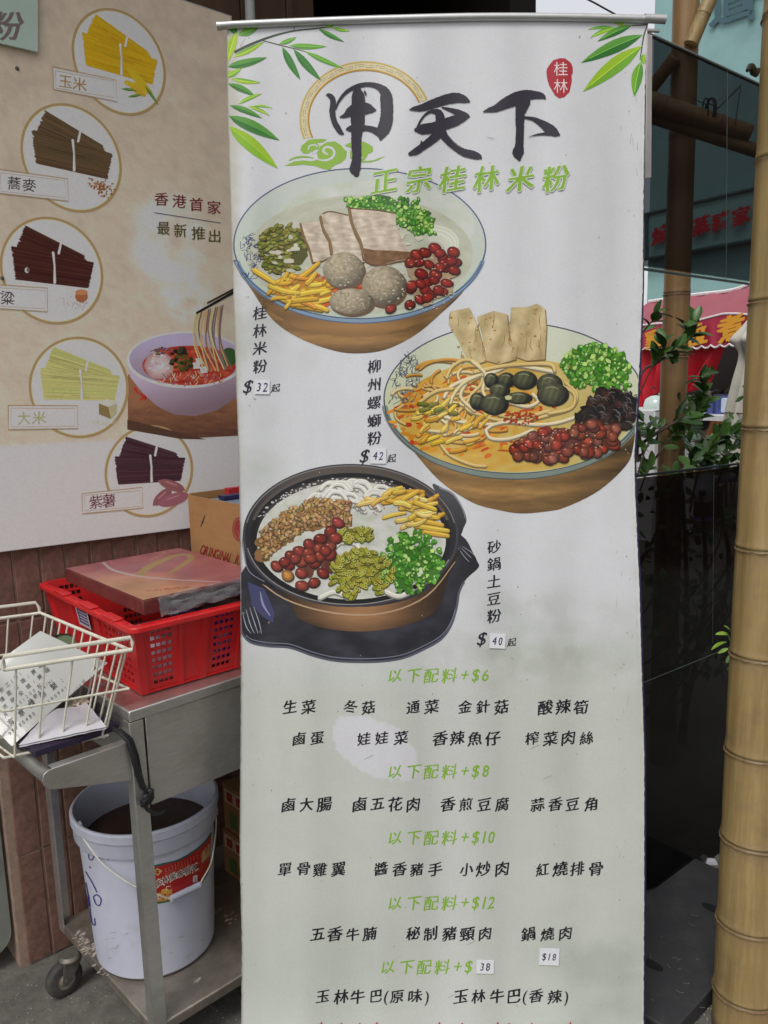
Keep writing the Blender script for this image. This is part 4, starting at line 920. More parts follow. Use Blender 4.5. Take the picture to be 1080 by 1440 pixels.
def menu(p):
    rows = [(994, [('生菜', (408, 434)), ('冬菇', (493, 518)), ('通菜', (581, 607)), ('金針菇', (654, 679, 705)), ('酸辣筍', (767, 792, 817))]),
            (1038, [('鹵蛋', (421, 446)), ('娃娃菜', (512, 537, 564)), ('香辣魚仔', (619, 643, 668, 693)), ('榨菜肉絲', (748, 774, 799, 825))]),
            (1131, [('鹵大腸', (406, 431, 456)), ('鹵五花肉', (506, 531, 556, 581)), ('香煎豆腐', (630, 655, 681, 706)), ('蒜香豆角', (756, 781, 805, 831))]),
            (1222, [('單骨雞翼', (401, 427, 450, 476)), ('醬香豬手', (536, 562, 586, 612)), ('小炒肉', (656, 680, 706)), ('紅燒排骨', (763, 788, 812, 838))]),
            (1313, [('五香牛腩', (447, 471, 496, 520)), ('秘制豬頸肉', (581, 605, 632, 657, 682)), ('鍋燒肉', (743, 770, 795))]),
            (1401, [('玉林牛巴', (454, 480, 503, 529)), ('(', (543,)), ('原味', (558, 584)), (')', (601,)), ('玉林牛巴', (648, 673, 699, 723)), ('(', (738,)), ('香辣', (754, 780)), (')', (797,))])]
    for y, gs in rows:
        for t, xs in gs:
          def item(p, t=t, xs=xs, y=y):
            for c, x in zip(t, xs): p.char(c, x, y + R.uniform(-.8, .8), 20.5 * R.uniform(.93, 1.06) if c not in '()' else 22, (34, 32, 40), brush=1.25 if c not in '()' else .5, lean=.08, bold=.0)
          part('menu_item_lettering', item)
menu(None)
def prices(p):
    for y, t in ((950, '6'), (1085, '8'), (1178, '10'), (1270, '12'), (1360, '')):
        o_ = -10 if y == 1360 else 0
        def head(p, y=y, t=t, o_=o_):
         for c, x, s_ in zip('以下配料', (556, 582, 606.5, 632), (20, 22, 22, 22)): p.char(c, x + o_, y, s_, GRN, brush=.9, lean=.15, bold=-.004)
         for c, x in zip('+$' + t, (654, 669, 683 if len(t) < 2 else 681, 691)): p.char(c, x + o_, y - 1, 24, GRN, brush=.5, lean=.22, sx=.85)
        part('price_heading_lettering', head)
prices(None)
def name_col(chs, ys, cx, sz):
    def f(p):
        for c, y in zip(chs, ys): p.char(c, cx, y, sz, INK, brush=1.3, lean=.05, bold=-.004)
    part('dish_name_lettering', f)
name_col('桂林米粉', (440, 465, 489.5, 515), 365.5, 20); name_col('柳州螺螄粉', (515, 541, 566, 592, 616), 526.3, 20); name_col('砂鍋土豆粉', (769, 793, 817, 842, 866), 694.6, 20)
for x, y, x2, y2 in ((349, 543.5, 388, 545.5), (513, 641, 551, 644.5), (678, 898, 720, 903)):
    part('dollar_sign', lambda p: p.char('$', x, y, 26, INK, brush=.6, lean=.3, sx=.95)); part('price_suffix_lettering', lambda p: p.char('起', x2, y2, 12.5, INK, brush=1, lean=.1))
def redrow(p):
    for x, y, w_ in ((452, 1441, 16), (480, 1442, 22), (506, 1442, 14), (530, 1441, 16), (618, 1441, 12), (650, 1442, 20), (700, 1441, 14), (716, 1442, 22), (748, 1442, 14), (802, 1441, 10), (560, 1446, 20), (670, 1446, 20), (780, 1446, 20)):
        p.stroke([(x - w_ / 2, y + 3, 2), (x, y - .5, 2.6), (x + w_ / 2, y + 2.6, 1.5)], 2, (190, 40, 50)); p.stroke([(x, y - 3, 2), (x - 1, y + 12, 2)], 2, (190, 40, 50))
part('red_footer_lettering', redrow)
# paper price stickers
def sticker(cx, cy, w_, h_, t, s_, tilt=0, blue=(52, 44, 96), label=None):
    T = lambda x, y: (cx + (x * math.cos(tilt) - y * math.sin(tilt)), cy + (x * math.sin(tilt) + y * math.cos(tilt)))
    c = [T(-w_ / 2, -h_ / 2), T(w_ / 2, -h_ / 2), T(w_ / 2, h_ / 2), T(-w_ / 2, h_ / 2)]
    mb = MB(); P = [bmap(*q, .0018) for q in c] + [bmap(*q, .0026) for q in c]
    mb.hexa([P[0], P[1], P[2], P[3], P[4], P[5], P[6], P[7]])
    o = mb.build('price_sticker', M['sticker'], banner); 
    if label: o['label'] = label
    p = Print(bmap, K, .0029, tform=T)
    xs = [i - (len(t) - 1) / 2 for i in range(len(t))]
    for ch, i in zip(t, xs): p.char(ch, i * s_ * .50, 0, s_, blue, brush=.4, lean=.15, sx=.8)
    p.build('digits', M['ink'], o)
M['sticker'] = mat('sticker_paper', (.72, .73, .76), .6, var=.03)
sticker(369, 544.5, 21, 20, '32', 18, .03, label='sticker with 32'); sticker(532, 641, 22, 22, '42', 16, .02, label='sticker with 42'); sticker(699.5, 901, 22, 21, '40', 16, .04, label='sticker with 40')
sticker(682, 1358.5, 24.5, 19.5, '38', 16, .02, (50, 52, 66), 'sticker with 38'); sticker(772, 1344.5, 28, 24, '$18', 14, .05, (60, 60, 76), 'sticker with $18')
# scuffs and dirt specks
def scuffs(p):
    for k in range(150):
        x, y = R.uniform(345, 898), R.uniform(50, 1430)
        if R.random() < .3: x = R.choice((R.uniform(340, 372), R.uniform(860, 900)))
        p.ell(x, y, R.uniform(.4, 1.1), R.uniform(.4, 1.6), R.choice(((170, 168, 156), (150, 146, 134), (186, 178, 150))), n=6, jit=.3)
    for k in range(16):
        x = R.uniform(866, 900); y = R.uniform(80, 300) if R.random() < .5 else R.uniform(500, 1200); p.stroke([(x, y, .5), (x + R.uniform(-2, 2), y + R.uniform(4, 16), .9)], .8, (184, 181, 172), cap=False)
    for x, y in ((518, 1065), (662, 1326), (636, 1400), (770, 1093), (752, 1050)): p.stroke([(x - 6, y + 3, .6), (x, y, 1), (x + 7, y - 3, .5)], 1, (170, 170, 172))
part('scuff_marks', scuffs)['kind'] = 'stuff'
# ------------------------------------------------------------------ noodle poster on the wall
PT = .014
pm = lambda x, y, h=0: wallpt(x, y, PT + h)
poster = empty('wall_poster', pm(160, 740), 'large beige poster with round pictures of dry noodle bundles on the tiled wall', 'poster')
PC = [(-120, -150 + 25), (324, 23.5), (330, 30), (341, 733), (270, 740.5), (0, 775.5), (-120, 791)]
PC[0] = (-120, 24 - .334 * 444)
mb = MB(); 
P = [wallpt(x, y, .008) for x, y in (PC[0], PC[1], (344, 733), (-120, 791))]; P[2] = Vector((P[1].x, P[1].y, P[2].z)); 
mb.prism(P, WF.N * (PT - .008)); mb.build('panel', mat('poster_board', rgb(196, 190, 184), .5), poster)
KP = 1.62
def ppart(name, fn, label=None, h0=.0004):
    p = Print(pm, KP, h0); fn(p); return p.build(name, M['ink_matt'], poster, label)
def xr_(y): 
    return 324 + (y - 24) * (341 - 324) / 709
def pbg(p):
    nx, ny = 60, 130; V = []; F = []
    for j in range(ny + 1):
        for i in range(nx + 1):
            t = i / nx; q = j / ny; xt, xb = -120 + t * 444, -120 + t * 461
            yt = PC[0][1] + (23.5 - PC[0][1]) * t; yb = 791 + (733 - 791) * t
            V.append((xt + (xb - xt) * q, yt + (yb - yt) * q))
    F = [(j * (nx + 1) + i, j * (nx + 1) + i + 1, (j + 1) * (nx + 1) + i + 1, (j + 1) * (nx + 1) + i) for j in range(ny) for i in range(nx)]
    def col(x, y):
        c = lerp((190, 175, 156), (200, 187, 168), min(1, max(0, y / 600)))
        n = fb(x / 12, y / 12, 2); n2 = fb(x / 45, y / 45, 8); c = tuple(a * (1 + .05 * n + .05 * n2) for a in c)
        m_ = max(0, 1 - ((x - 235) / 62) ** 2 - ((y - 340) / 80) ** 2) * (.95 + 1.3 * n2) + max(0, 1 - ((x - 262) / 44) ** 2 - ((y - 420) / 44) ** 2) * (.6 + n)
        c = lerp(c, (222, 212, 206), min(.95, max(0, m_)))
        if y > 628 - x * .048: c = (206, 203, 202)
        return c
    p.raw(V, F, col)
ppart('background_print', pbg, h0=.0002)
def bundle(p, cx, cy, rx, ry, sh, col, tiecol=(226, 222, 214)):
    T = lambda u, v: (cx + u * rx, cy + v * ry + sh * u * rx)
    def quad(a, b, c, d, n):
        for k in range(n):
            t = k / (n - 1); l = lerp(a, d, t); r = lerp(b, c, t); l = (l[0] + R.uniform(-.03, .02), l[1]); r = (r[0] + R.uniform(-.02, .03), r[1])
            cc = jc(col, 13); md = lerp(l, r, .5)
            p.stroke([(*T(*l), 1.5), (*T(*md), 1.5), (*T(*r), 1.5)], 3, cc, smooth=False, cap=False)
        for k in range(n // 2):
            t = R.random(); l = lerp(a, d, t); r = lerp(b, c, t); u0, u1 = sorted((R.random(), R.random())); p.stroke([(*T(*lerp(l, r, u0)), .5), (*T(*lerp(l, r, u1)), .5)], .5, jc(tuple(q * .84 for q in col), 8), smooth=False, cap=False)
    quad((-.62, -.45), (.70, -.22), (.72, -.05), (-.70, -.2), 34); quad((-.50, -.78), (.60, -.36), (.74, -.1), (-.66, -.36), 60)
    p.level(); p.stroke([(*T(.20, -.62), 3), (*T(.14, -.34), 3.4)], 3, tiecol, smooth=False)
    p.level()
    quad((-.76, -.36), (.80, -.24), (.70, .24), (-.68, .24), 96)
    p.level(); p.stroke([(*T(.03, -.34), 3.4), (*T(.06, -.1), 2.8), (*T(.06, .22), 3.8)], 3, tiecol, smooth=False); p.stroke([(*T(.06, -.32), .6), (*T(.09, .2), .6)], .5, (150, 144, 134), smooth=False)
CIR = [((167, 87, 66, 73, .29), (206, 158, 22), [(75, 95), (162, 113), (164, 142), (76, 125)], [('玉', 92, 115), ('米', 112, 118.5)], (158, 120, 58), .20),
       ((100, 222, 71, 75, .22), (92, 72, 48), [(-2, 239), (94, 252), (95.5, 282), (-2, 271)], [('蕎', 20, 257.5), ('麥', 41, 260.5)], (58, 44, 42), .12),
       ((72.5, 380.5, 72.5, 75, .12), (70, 34, 28), [(-8, 401), (66, 406), (66, 437.6), (-8, 433)], [('粱', 10.5, 419), ('高', -9, 418)], (66, 44, 50), .08),
       ((110.7, 544.7, 70, 71, .02), (186, 184, 116), [(12.6, 571), (108, 571.6), (108.6, 602), (12.6, 603.5)], [('大', 33.7, 588), ('米', 55, 587.5)], (160, 162, 112), 0),
       ((209.4, 662.8, 62, 64.5, -.06), (70, 44, 52), [(116, 695), (199, 686.5), (200, 714), (117, 721.6)], [('紫', 134.8, 706), ('薯', 153, 704)], (104, 44, 58), -.1)]
for (cx, cy, rx, ry, sh), col, bx, chs, tc, sl_ in CIR:
    def fn(p, cx=cx, cy=cy, rx=rx, ry=ry, sh=sh, col=col, bx=bx, chs=chs, tc=tc, sl_=sl_):
        p.ell(cx, cy, rx, ry, (216, 214, 212), n=56, sh=sh); p.ring(cx, cy, rx - 1.4, ry - 1.4, 3.6, (164, 138, 96), 0, 360, 60, sh=sh); p.ring(cx, cy, rx - 3.8, ry - 3.8, .8, (214, 196, 140), 0, 360, 60, sh=sh)
        p.level(); bundle(p, cx, cy, rx, ry, sh, col); p.level()
        T = lambda u, v: (cx + u * rx, cy + v * ry + sh * u * rx)
        if col[0] > 200:       # corn cobs
            for a, b, w_, c in (((.15, .35), (.62, .42), 10, (214, 170, 40)), ((.2, .08), (.68, .42), 11, (206, 168, 36)), ((.28, .42), (.55, .5), 9, (200, 158, 44))): p.stroke([(*T(*a), w_ * .5), (*T(*lerp(a, b, .5)), w_), (*T(*b), w_ * .5)], 5, c)
            for a, b in (((.05, .5), (.4, .45)), ((.2, .62), (.5, .5)), ((.55, .3), (.86, .62))): leaf(p, *T(*a), *T(*b), 4, (76, 110, 44))
        elif col[0] == 92:
            for k in range(80): x, y = T(R.gauss(.58, .12), R.gauss(.42, .07)); p.ell(x, y, 2, 1, jc((150, 98, 52), 24), ang=R.uniform(0, 3), n=6)
        elif col == (70, 34, 28):
            p.ell(*T(.58, .42), 9, 8, (162, 98, 64), n=14); p.ell(*T(.58, .34), 9, 4, (190, 128, 88), n=14)
            for k in range(30): x, y = T(R.gauss(.5, .14), R.gauss(.56, .05)); p.ell(x, y, 1, .6, (150, 110, 80), n=5)
            p.ell(38, 380, 3.4, 4, (216, 216, 216), n=10); p.ell(39.5, 379.5, 2.4, 3, (110, 90, 84), n=10)
        elif col[0] == 186:
            (x, y) = T(.62, .42); p.poly([(x - 15, y - 8), (x - 2, y - 3), (x + 2, y + 14), (x - 15, y + 7)], (132, 116, 74)); p.poly([(x - 2, y - 3), (x + 10, y - 8), (x + 10, y + 6), (x + 2, y + 14)], (176, 170, 130)); p.poly([(x - 15, y - 8), (x - 3, y - 15), (x + 11, y - 9), (x - 2, y - 3)], (200, 202, 186))
            for k in range(40): u, v = T(R.gauss(.45, .1), R.gauss(.68, .03)); p.ell(u, v, 1.2, .8, (190, 194, 170), n=5)
        else:
            for a, b, w_ in (((.22, .22), (.80, .45), 13), ((.10, .74), (.5, .42), 14), ((.22, .74), (.88, .56), 16)): p.level(); p.stroke([(*T(*a), 2), (*T(*lerp(a, b, .12)), w_ * .62), (*T(*lerp(a, b, .35)), w_), (*T(*lerp(a, b, .7)), w_), (*T(*lerp(a, b, .9)), w_ * .7), (*T(*b), 3)], 5, jc((142, 92, 98), 8)); p.stroke([(x_, y_ - w_ * .2, 2) for x_, y_ in (T(*lerp(a, b, .3)), T(*lerp(a, b, .7)))], 2, (172, 124, 128))
        p.level()
        p.poly(bx, (212, 209, 205))
        for d_, w_ in ((0, 1.2), (2.4, .7)):
            c0 = (sum(q[0] for q in bx) / 4, sum(q[1] for q in bx) / 4); q = [(c0[0] + (x - c0[0]) * (1 + (1 - d_ * 1.6) / 44), c0[1] + (y - c0[1]) * (1 + (1 - d_ * 1.6) / 15)) for x, y in bx]; p.stroke(q + [q[0]], w_, (168, 140, 96), smooth=False, cap=False)
        p.level()
        for c, x, y in chs: p.char(c, x, y, 20, tc, bold=.0, brush=.35, slope=sl_)
    ppart('noodle_bundle_print', fn, {206: 'round picture of yellow corn noodles', 92: 'round picture of brown buckwheat noodles', 70: 'round picture of dark noodles', 186: 'round picture of pale rice noodles'}.get(col[0]) if col != (70, 44, 52) else 'round picture of purple sweet potato noodles', h0=.0006)
def slogan(p):
    for c, x, y in (('香', 227, 280), ('港', 252, 283), ('首', 276, 287.5), ('家', 301, 291.5)): p.char(c, x, y, 20, (112, 44, 52), brush=.6, slope=.1)
    for c, x, y in (('最', 230, 321), ('新', 253.5, 324), ('推', 279, 328), ('出', 302, 332)): p.char(c, x, y, 20, (84, 76, 40), brush=.6, slope=.1)
    p.stroke([(217, 299, 1), (310, 313.5, 1)], 1, (70, 74, 96), smooth=False)
ppart('slogan_lettering', slogan, h0=.0008)
def pbowl(p):
    XR = 336
    p.poly([(179.5, 528), (200, 510), (XR - 3, 500), (XR + 1, 612.5), (252, 617), (180, 601)], lambda x, y: lerp((150, 104, 74), (92, 62, 50), max(0, min(1, (y - 560) / 60 + .4 * fb(x / 30, y / 4)))), 7)
    p.poly([(179, 590), (235, 604), (290, 618), (252, 617), (179, 604)], (84, 60, 48), 20)
    for k in range(60): p.ell(R.uniform(190, 330), R.uniform(560, 606), 1, .6, (96, 66, 50), n=5)
    for k in range(12): x = R.uniform(183, 206); y = R.uniform(532, 562); p.stroke([(x, y, 3), (x + R.uniform(-5, 5), y + R.uniform(-9, 9), 4)], 4, jc((170, 36, 34), 16))
    p.level()
    p.poly([(178, 505), (183, 530), (200, 552), (222, 572), (245, 583), (275, 585), (305, 577), (XR - 2, 558), (XR - 3, 500), (280, 480), (200, 485)], lambda x, y: lerp((190, 176, 196), (134, 112, 122), max(0, min(1, (y - 520) / 60 + (x - 250) / 260))), 8)
    def E(cx, cy, rx, ry, c, n=48, rings=6):     # ellipse cut at the poster's right edge
        P = [(cx + rx * math.cos(2 * math.pi * k / n), cy + ry * math.sin(2 * math.pi * k / n)) for k in range(n)]; P = [(min(x, XR - 2), y) for x, y in P]; p.poly(P, c, 9)
    E(262, 506, 84, 40, (206, 198, 218)); E(262, 505, 80, 36.5, lambda x, y: lerp((178, 168, 196), (150, 134, 150), max(0, min(1, (y - 480) / 50)))); E(266, 514, 66, 28, lambda x, y: lerp((150, 40, 36), (196, 90, 60), max(0, min(1, .5 + fb(x / 9, y / 6)))))
    p.level()
    p.ell(224, 514, 21, 20, (214, 204, 206), (170, 130, 126), n=18, rings=4, jit=.08)
    for k in range(36): x, y = circ_in(222, 510, 18, 14); p.ell(x, y, 2.6, 1.6, jc((202, 178, 182), 24), n=7, jit=.2)
    for k in range(60): x, y = circ_in(256, 505, 16, 16); p.ell(x, y, 3.4, 2.4, jc(R.choice(((52, 56, 30), (84, 80, 34), (40, 34, 30))), 12), n=7, jit=.3)
    for k in range(30): x, y = circ_in(228, 493, 16, 6); p.ell(x, y, 2.4, 1.4, jc(R.choice(((120, 60, 90), (90, 90, 60), (190, 170, 180))), 12), n=6)
    for x, y in ((276, 514), (286, 520), (280, 508)): p.poly([(x - 5, y - 4), (x + 4, y - 5), (x + 6, y + 4), (x - 4, y + 5)], (226, 218, 208))
    for k in range(70):
        x, y = circ_in(270, 536, 56, 9); p.stroke([(x, y, .9), (x + R.uniform(-6, 6), y - R.uniform(3, 8), 1.2)], 1, jc(R.choice(((200, 176, 130), (120, 90, 110), (206, 170, 160), (190, 120, 110))), 12), smooth=False, cap=False)
    E(322, 502, 12, 13, (56, 88, 48)); p.level()
    for k in range(16):
        x0 = 276 + k * 2.5; x1 = x0 - 2 + R.uniform(-3, 8); p.stroke([(x0, 441 - k * .8, 1.8), (x0 - 4 + R.uniform(-2, 2), 462, 2), (x0 + R.uniform(-3, 3), 488, 2), (min(x1 + 10, 330), 518 + R.uniform(-4, 6), 2)], 2, jc(R.choice(((206, 182, 132), (126, 102, 96), (190, 156, 104))), 12))
    p.stroke([(277, 440, 3.2), (300, 427, 3.4), (332, 409, 3.8)], 3, (34, 30, 32), smooth=False); p.stroke([(292, 426, 2.4), (332, 405, 2.8)], 2.4, (44, 38, 38), smooth=False)
ppart('noodle_bowl_print', pbowl, h0=.0006)
for px, py in ((24, 96), (3, 391), (330, 40)):
    c = pm(px, py, .0005); mb = MB(); mb.lathe([(0, .004), (.003, .0035), (.0042, .001), (.0045, -.001)], c, 14, WF.N); mb.build('screw_head', M['galv'], poster)
# pale green plate overlapping the upper left corner
sg = empty('corner_sign', wallpt(26, 60, .02), 'pale green sign plate with one grey character at the top left corner of the poster', 'sign')
P = [wallpt(x, y, .020) for x, y in ((-120, -120), (51.5, -70), (52, 74), (-120, 34))]; P[0].z = P[1].z
mb = MB(); mb.prism(P, WF.N * .006); mb.build('plate', mat('pale_green_plate', rgb(182, 204, 192, 1.2), .5, var=.04), sg)
p = Print(lambda x, y, h=0: wallpt(x, y, .0262 + h), 1.2); p.char('粉', 10, 36, 44, (128, 112, 112), brush=1.2, lean=.15, slope=.15); p.build('lettering', M['ink_matt'], sg)

# ------------------------------------------------------------------ stainless trolley
TF = frame((-.494, 1.470), 46.5)      # origin at the near left leg; s right, t towards the camera (so t<0 is back)
ZT, ZS, DEP, LEN = .802, .12, .475, .80
tr = empty('steel_trolley', TF(LEN / 2, -DEP / 2, 0), 'stainless steel two-tier trolley on casters beside the banner', 'trolley')
mb = MB(); mb.box(TF, 0, LEN, -DEP, 0, ZT - .022, ZT); mb.build('top_shelf', M['steel'], tr, bevel=.003)
mb = MB(); mb.box(TF, .033, LEN - .033, -.006, -.002, ZT - .205, ZT - .022); mb.build('front_apron', M['steel'], tr, bevel=.0015)
mb = MB(); mb.box(TF, .004, .008, -DEP + .033, -.033, ZT - .12, ZT - .022); mb.build('side_apron', M['steel'], tr, bevel=.0015)
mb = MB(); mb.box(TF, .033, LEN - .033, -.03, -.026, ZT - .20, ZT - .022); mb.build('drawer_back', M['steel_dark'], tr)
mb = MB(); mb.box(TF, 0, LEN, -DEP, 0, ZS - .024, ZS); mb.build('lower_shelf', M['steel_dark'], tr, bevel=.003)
for sx, tx in ((0, 0), (LEN, 0), (0, -DEP), (LEN, -DEP)):
    q = 1 if sx == 0 else -1; r_ = -1 if tx == 0 else 1; e = .0015
    mb = MB(); s0, s1 = sorted((sx - q * e, sx + q * .027)); t0, t1 = sorted((tx - r_ * e, tx + r_ * .0015)); mb.box(TF, s0, s1, t0, t1, ZS - .02, ZT - .023)
    s0, s1 = sorted((sx - q * e, sx + q * .0018)); t0, t1 = sorted((tx + r_ * .0016, tx + r_ * .027)); mb.box(TF, s0, s1, t0, t1, ZS - .02, ZT - .023)
    mb.build('leg', M['steel'], tr, bevel=.0006)
    # caster
    c = TF(sx + q * .028, tx + r_ * .034, 0); f = empty('caster', c, None, None); parent_to(f, tr)
    f.name = 'caster'
    a = math.radians(20 + sx * 60 + tx * 80); ax = Vector((math.cos(a), math.sin(a), 0)); fw = Vector((-ax.y, ax.x, 0)); c2 = c + fw * .018 + Vector((0, 0, .043))
    if sx == 0 and tx < 0:
        c2 = onz(90, 1375, .043); ax = Vector((.72, -.69, 0)).normalized(); fw = Vector((-.69, -.72, 0)).normalized(); c = c2 - fw * .018 - Vector((0, 0, .043))
    mb = MB(); mb.lathe([(.022, -.013), (.036, -.013), (.0405, -.010), (.043, -.004), (.043, .004), (.0405, .010), (.036, .013), (.022, .013)], c2, 28, ax); mb.build('tyre', M['rubber'], f)
    mb = MB(); mb.lathe([(.0, -.0105), (.010, -.014), (.016, -.010), (.030, -.0118), (.0325, -.0128), (.0325, .0128), (.030, .0118), (.016, .010), (.010, .014), (0, .0105)], c2, 28, ax); mb.build('rim', mat('caster_rim', rgb(136, 136, 124), .6, dirt=(.2, .08, .03), dirt_amt=.6), f)
    mb = MB(); mb.lathe([(0, -.019), (.006, -.019), (.006, .019), (0, .019)], c2, 10, ax); mb.lathe([(.0, .010), (.020, .010), (.026, .003), (.026, 0), (0, 0)], c + Vector((0, 0, ZS - .034)), 20)
    for k in (-1, 1):
        P = [c2 + ax * k * .0165 + fw * x + Vector((0, 0, z)) for x, z in ((-.010, -.004), (.006, -.010), (.012, 0), (.004, .046), (-.040, .046), (-.036, .034))]; mb.prism(P, ax * .002 * k)
    mb.build('fork', M['galv'], f, bevel=.0006)
# handle bracket at the left end
for tx in (-.001, -DEP + .001):
    z1 = .742; P2 = [(-.004, z1), (-.004, z1 - .078), (-.150, z1 - .040), (-.161, z1 - .036), (-.168, z1 - .026), (-.170, z1 - .015), (-.166, z1 - .005), (-.156, z1)]
    mb = MB(); mb.prism([TF(a, tx, b) for a, b in P2], -TF.N * .002 if tx > -.1 else TF.N * .002); mb.box(TF, -.15, -.004, *sorted((tx - (.002 if tx > -.1 else -.002), tx - (.022 if tx > -.1 else -.022))), z1 - .002, z1)
    mb.build('handle_bracket', M['steel'], tr, bevel=.0008)
mb = MB(); mb.tube([TF(-.158, -.004, .727), TF(-.158, -DEP + .004, .727)], .0125, 18); mb.build('handle_bar', M['steel'], tr)
# peeled stickers and scratches on lower shelf
p = Print(lambda x, y, h=0: onz(x, y, ZS + h), 1.0, .0006)
for cx, cy, n_, sp in ((122, 1335, 40, 12), (133, 1370, 30, 12), (275, 1380, 12, 7), (112, 1318, 30, 9), (318, 1290, 16, 10), (296, 1283, 12, 8)):
    for k in range(n_):
        x, y = cx + R.gauss(0, sp * .6), cy + R.gauss(0, sp * .45)
        if x < 74.5 + (y - 1301) * .802 + 7: continue
        l = R.uniform(2, 8); p.stroke([(x, y, .5), (x + l * .6, y - l * .3, R.uniform(.6, 2.4)), (x + l, y - l * .6, .4)], 1, jc((176, 164, 156), 20))
p.build('peeled_labels', M['ink_board'], tr)['kind'] = 'stuff'

# black rubber strap tied to the near leg
st = empty('rubber_strap', TF(.01, .01, .6), 'black rubber strap knotted round the near left trolley leg', 'strap')
tp = lambda x, y, t=.006: hit(x, y, TF(0, t, 0), TF.N)
mb = MB(); P = [tp(158, 1024, -.04), tp(170, 1030, -.01), tp(181, 1042, .004), tp(187, 1062, .008), tp(193, 1085, .008), tp(201, 1108, .008)]; mb.tube(P, [.0045, .0055, .006, .006, .006, .0055], 8)
P = [tp(168, 1026, -.01), tp(185, 1040, .006), tp(193, 1062, .004), tp(198, 1090, .006), tp(205, 1115, .01)]; mb.tube(P, .0035, 8); mb.build('band', M['black_rubber'], st)
mb = MB(); P = []
for k in range(40):
    a = k / 39 * math.pi * 5; P.append(tp(207 + 7 * math.cos(a), 1121 + 9 * math.sin(a * .8) + k * .35 - 6, .012 + .006 * math.sin(a)))
mb.tube(P, .0042, 8); mb.build('knot', M['black_rubber'], st)
mb = MB(); mb.tube([tp(202, 1128, .012), tp(207, 1138, .012), tp(218, 1145, .014), tp(228, 1143, .016), tp(232, 1139, .016)], [.0045, .004, .004, .003, .001], 8); mb.build('loose_end', M['black_rubber'], st)

# ------------------------------------------------------------------ red plastic crate with a carton in it
def slot_panel(mb, corner, U, Vv, nu, nv, hu, hv, m=.012, thick=None, skip=None):
    """perforated plastic panel: corner + U (width) + Vv (height), nu x nv holes as real openings"""
    w_, h_ = U.length, Vv.length; u = U.normalized(); v = Vv.normalized(); n = u.cross(v).normalized() * (thick or .0025)
    xs = [0]; ys = [0]; pu = (w_ - 2 * m) / nu; pv = (h_ - 2 * m) / nv
    for i in range(nu): xs += [m + i * pu + (pu - hu) / 2, m + i * pu + (pu + hu) / 2]
    for j in range(nv): ys += [m + j * pv + (pv - hv) / 2, m + j * pv + (pv + hv) / 2]
    xs.append(w_); ys.append(h_)
    X, Y = len(xs), len(ys); V = [corner + u * x + v * y + k for k in (Vector(), n) for y in ys for x in xs]; F = []; N0 = X * Y
    solid = lambda i, j: 0 <= i < X - 1 and 0 <= j < Y - 1 and not (i % 2 == 1 and j % 2 == 1)
    for j in range(Y - 1):
        for i in range(X - 1):
            if not solid(i, j): continue
            a, b, c, d = j * X + i, j * X + i + 1, (j + 1) * X + i + 1, (j + 1) * X + i
            F += [(a, b, c, d), (a + N0, d + N0, c + N0, b + N0)]
            for (di, dj, p_, q_) in ((0, -1, a, b), (1, 0, b, c), (0, 1, c, d), (-1, 0, d, a)):
                if not solid(i + di, j + dj): F.append((p_, q_, q_ + N0, p_ + N0))
    mb.add(V, F)
CZ = .804; CH = .958
cr = empty('plastic_crate', WF(.32, .26, CZ), 'red perforated plastic crate standing on the steel trolley', 'crate')
b0 = [(.164, .476), (.49, .476), (.49, .05), (.164, .05)]; t0_ = [(.141, .512), (.515, .512), (.515, .012), (.141, .012)]
bp_ = lambda i, z=CZ: WF(*b0[i], z); tp_ = lambda i, z=CH: WF(*t0_[i], z)
def cpt(i, j, u, q):     # point on side i->j, u along, q up
    return lerp_v(lerp_v(bp_(i), bp_(j), u), lerp_v(tp_(i), tp_(j), u), q)
lerp_v = lambda a, b, t: a + (b - a) * t
def side_panel(name, i, j, sections, label=None):
    mb = MB()
    for u0, u1, kind, nu, nv, hu, hv in sections:
        A_, B_, C_, D_ = cpt(i, j, u0, 0), cpt(i, j, u1, 0), cpt(i, j, u1, 1), cpt(i, j, u0, 1)
        n = (B_ - A_).cross(D_ - A_).normalized()
        if n.dot(WF(.33, .26, .88) - A_) > 0: n = -n
        if kind == 'h': # holes; quad treated as parallelogram built by bilinear map
            tmp = MB(); slot_panel(tmp, Vector((0, 0, 0)), Vector((1, 0, 0)) * (B_ - A_).length, Vector((0, 1, 0)) * (D_ - A_).length, nu, nv, hu, hv, m=.012)
            W_, H_ = (B_ - A_).length, (D_ - A_).length
            vv = [lerp_v(lerp_v(A_, B_, v.x / W_), lerp_v(D_, C_, v.x / W_), v.y / H_) - n * (.004 + v.z) for v in tmp.v]
            mb.add(vv, tmp.f)
        else:
            o_ = 0 if kind == 'p' else -.004
            mb.hexa([A_ - n * .0065, B_ - n * .0065, B_ + n * o_, A_ + n * o_, D_ - n * .0065, C_ - n * .0065, C_ + n * o_, D_ + n * o_])
    return mb.build(name, M['red_plastic'], cr, label=None) if False else mb.build(name, M['red_plastic'], cr)
fs = [(0, .05, 'p', 0, 0, 0, 0), (.05, .255, 'h', 4, 8, .0085, .0095), (.255, .28, 'p', 0, 0, 0, 0), (.28, .395, 'f', 0, 0, 0, 0), (.395, .44, 'p', 0, 0, 0, 0), (.44, .65, 'h', 4, 8, .0085, .0095), (.65, .69, 'p', 0, 0, 0, 0), (.69, .74, 'f', 0, 0, 0, 0), (.74, .95, 'h', 4, 8, .0085, .0095), (.95, 1, 'p', 0, 0, 0, 0)]
side_panel('front_side', 0, 1, fs); side_panel('back_side', 3, 2, fs)
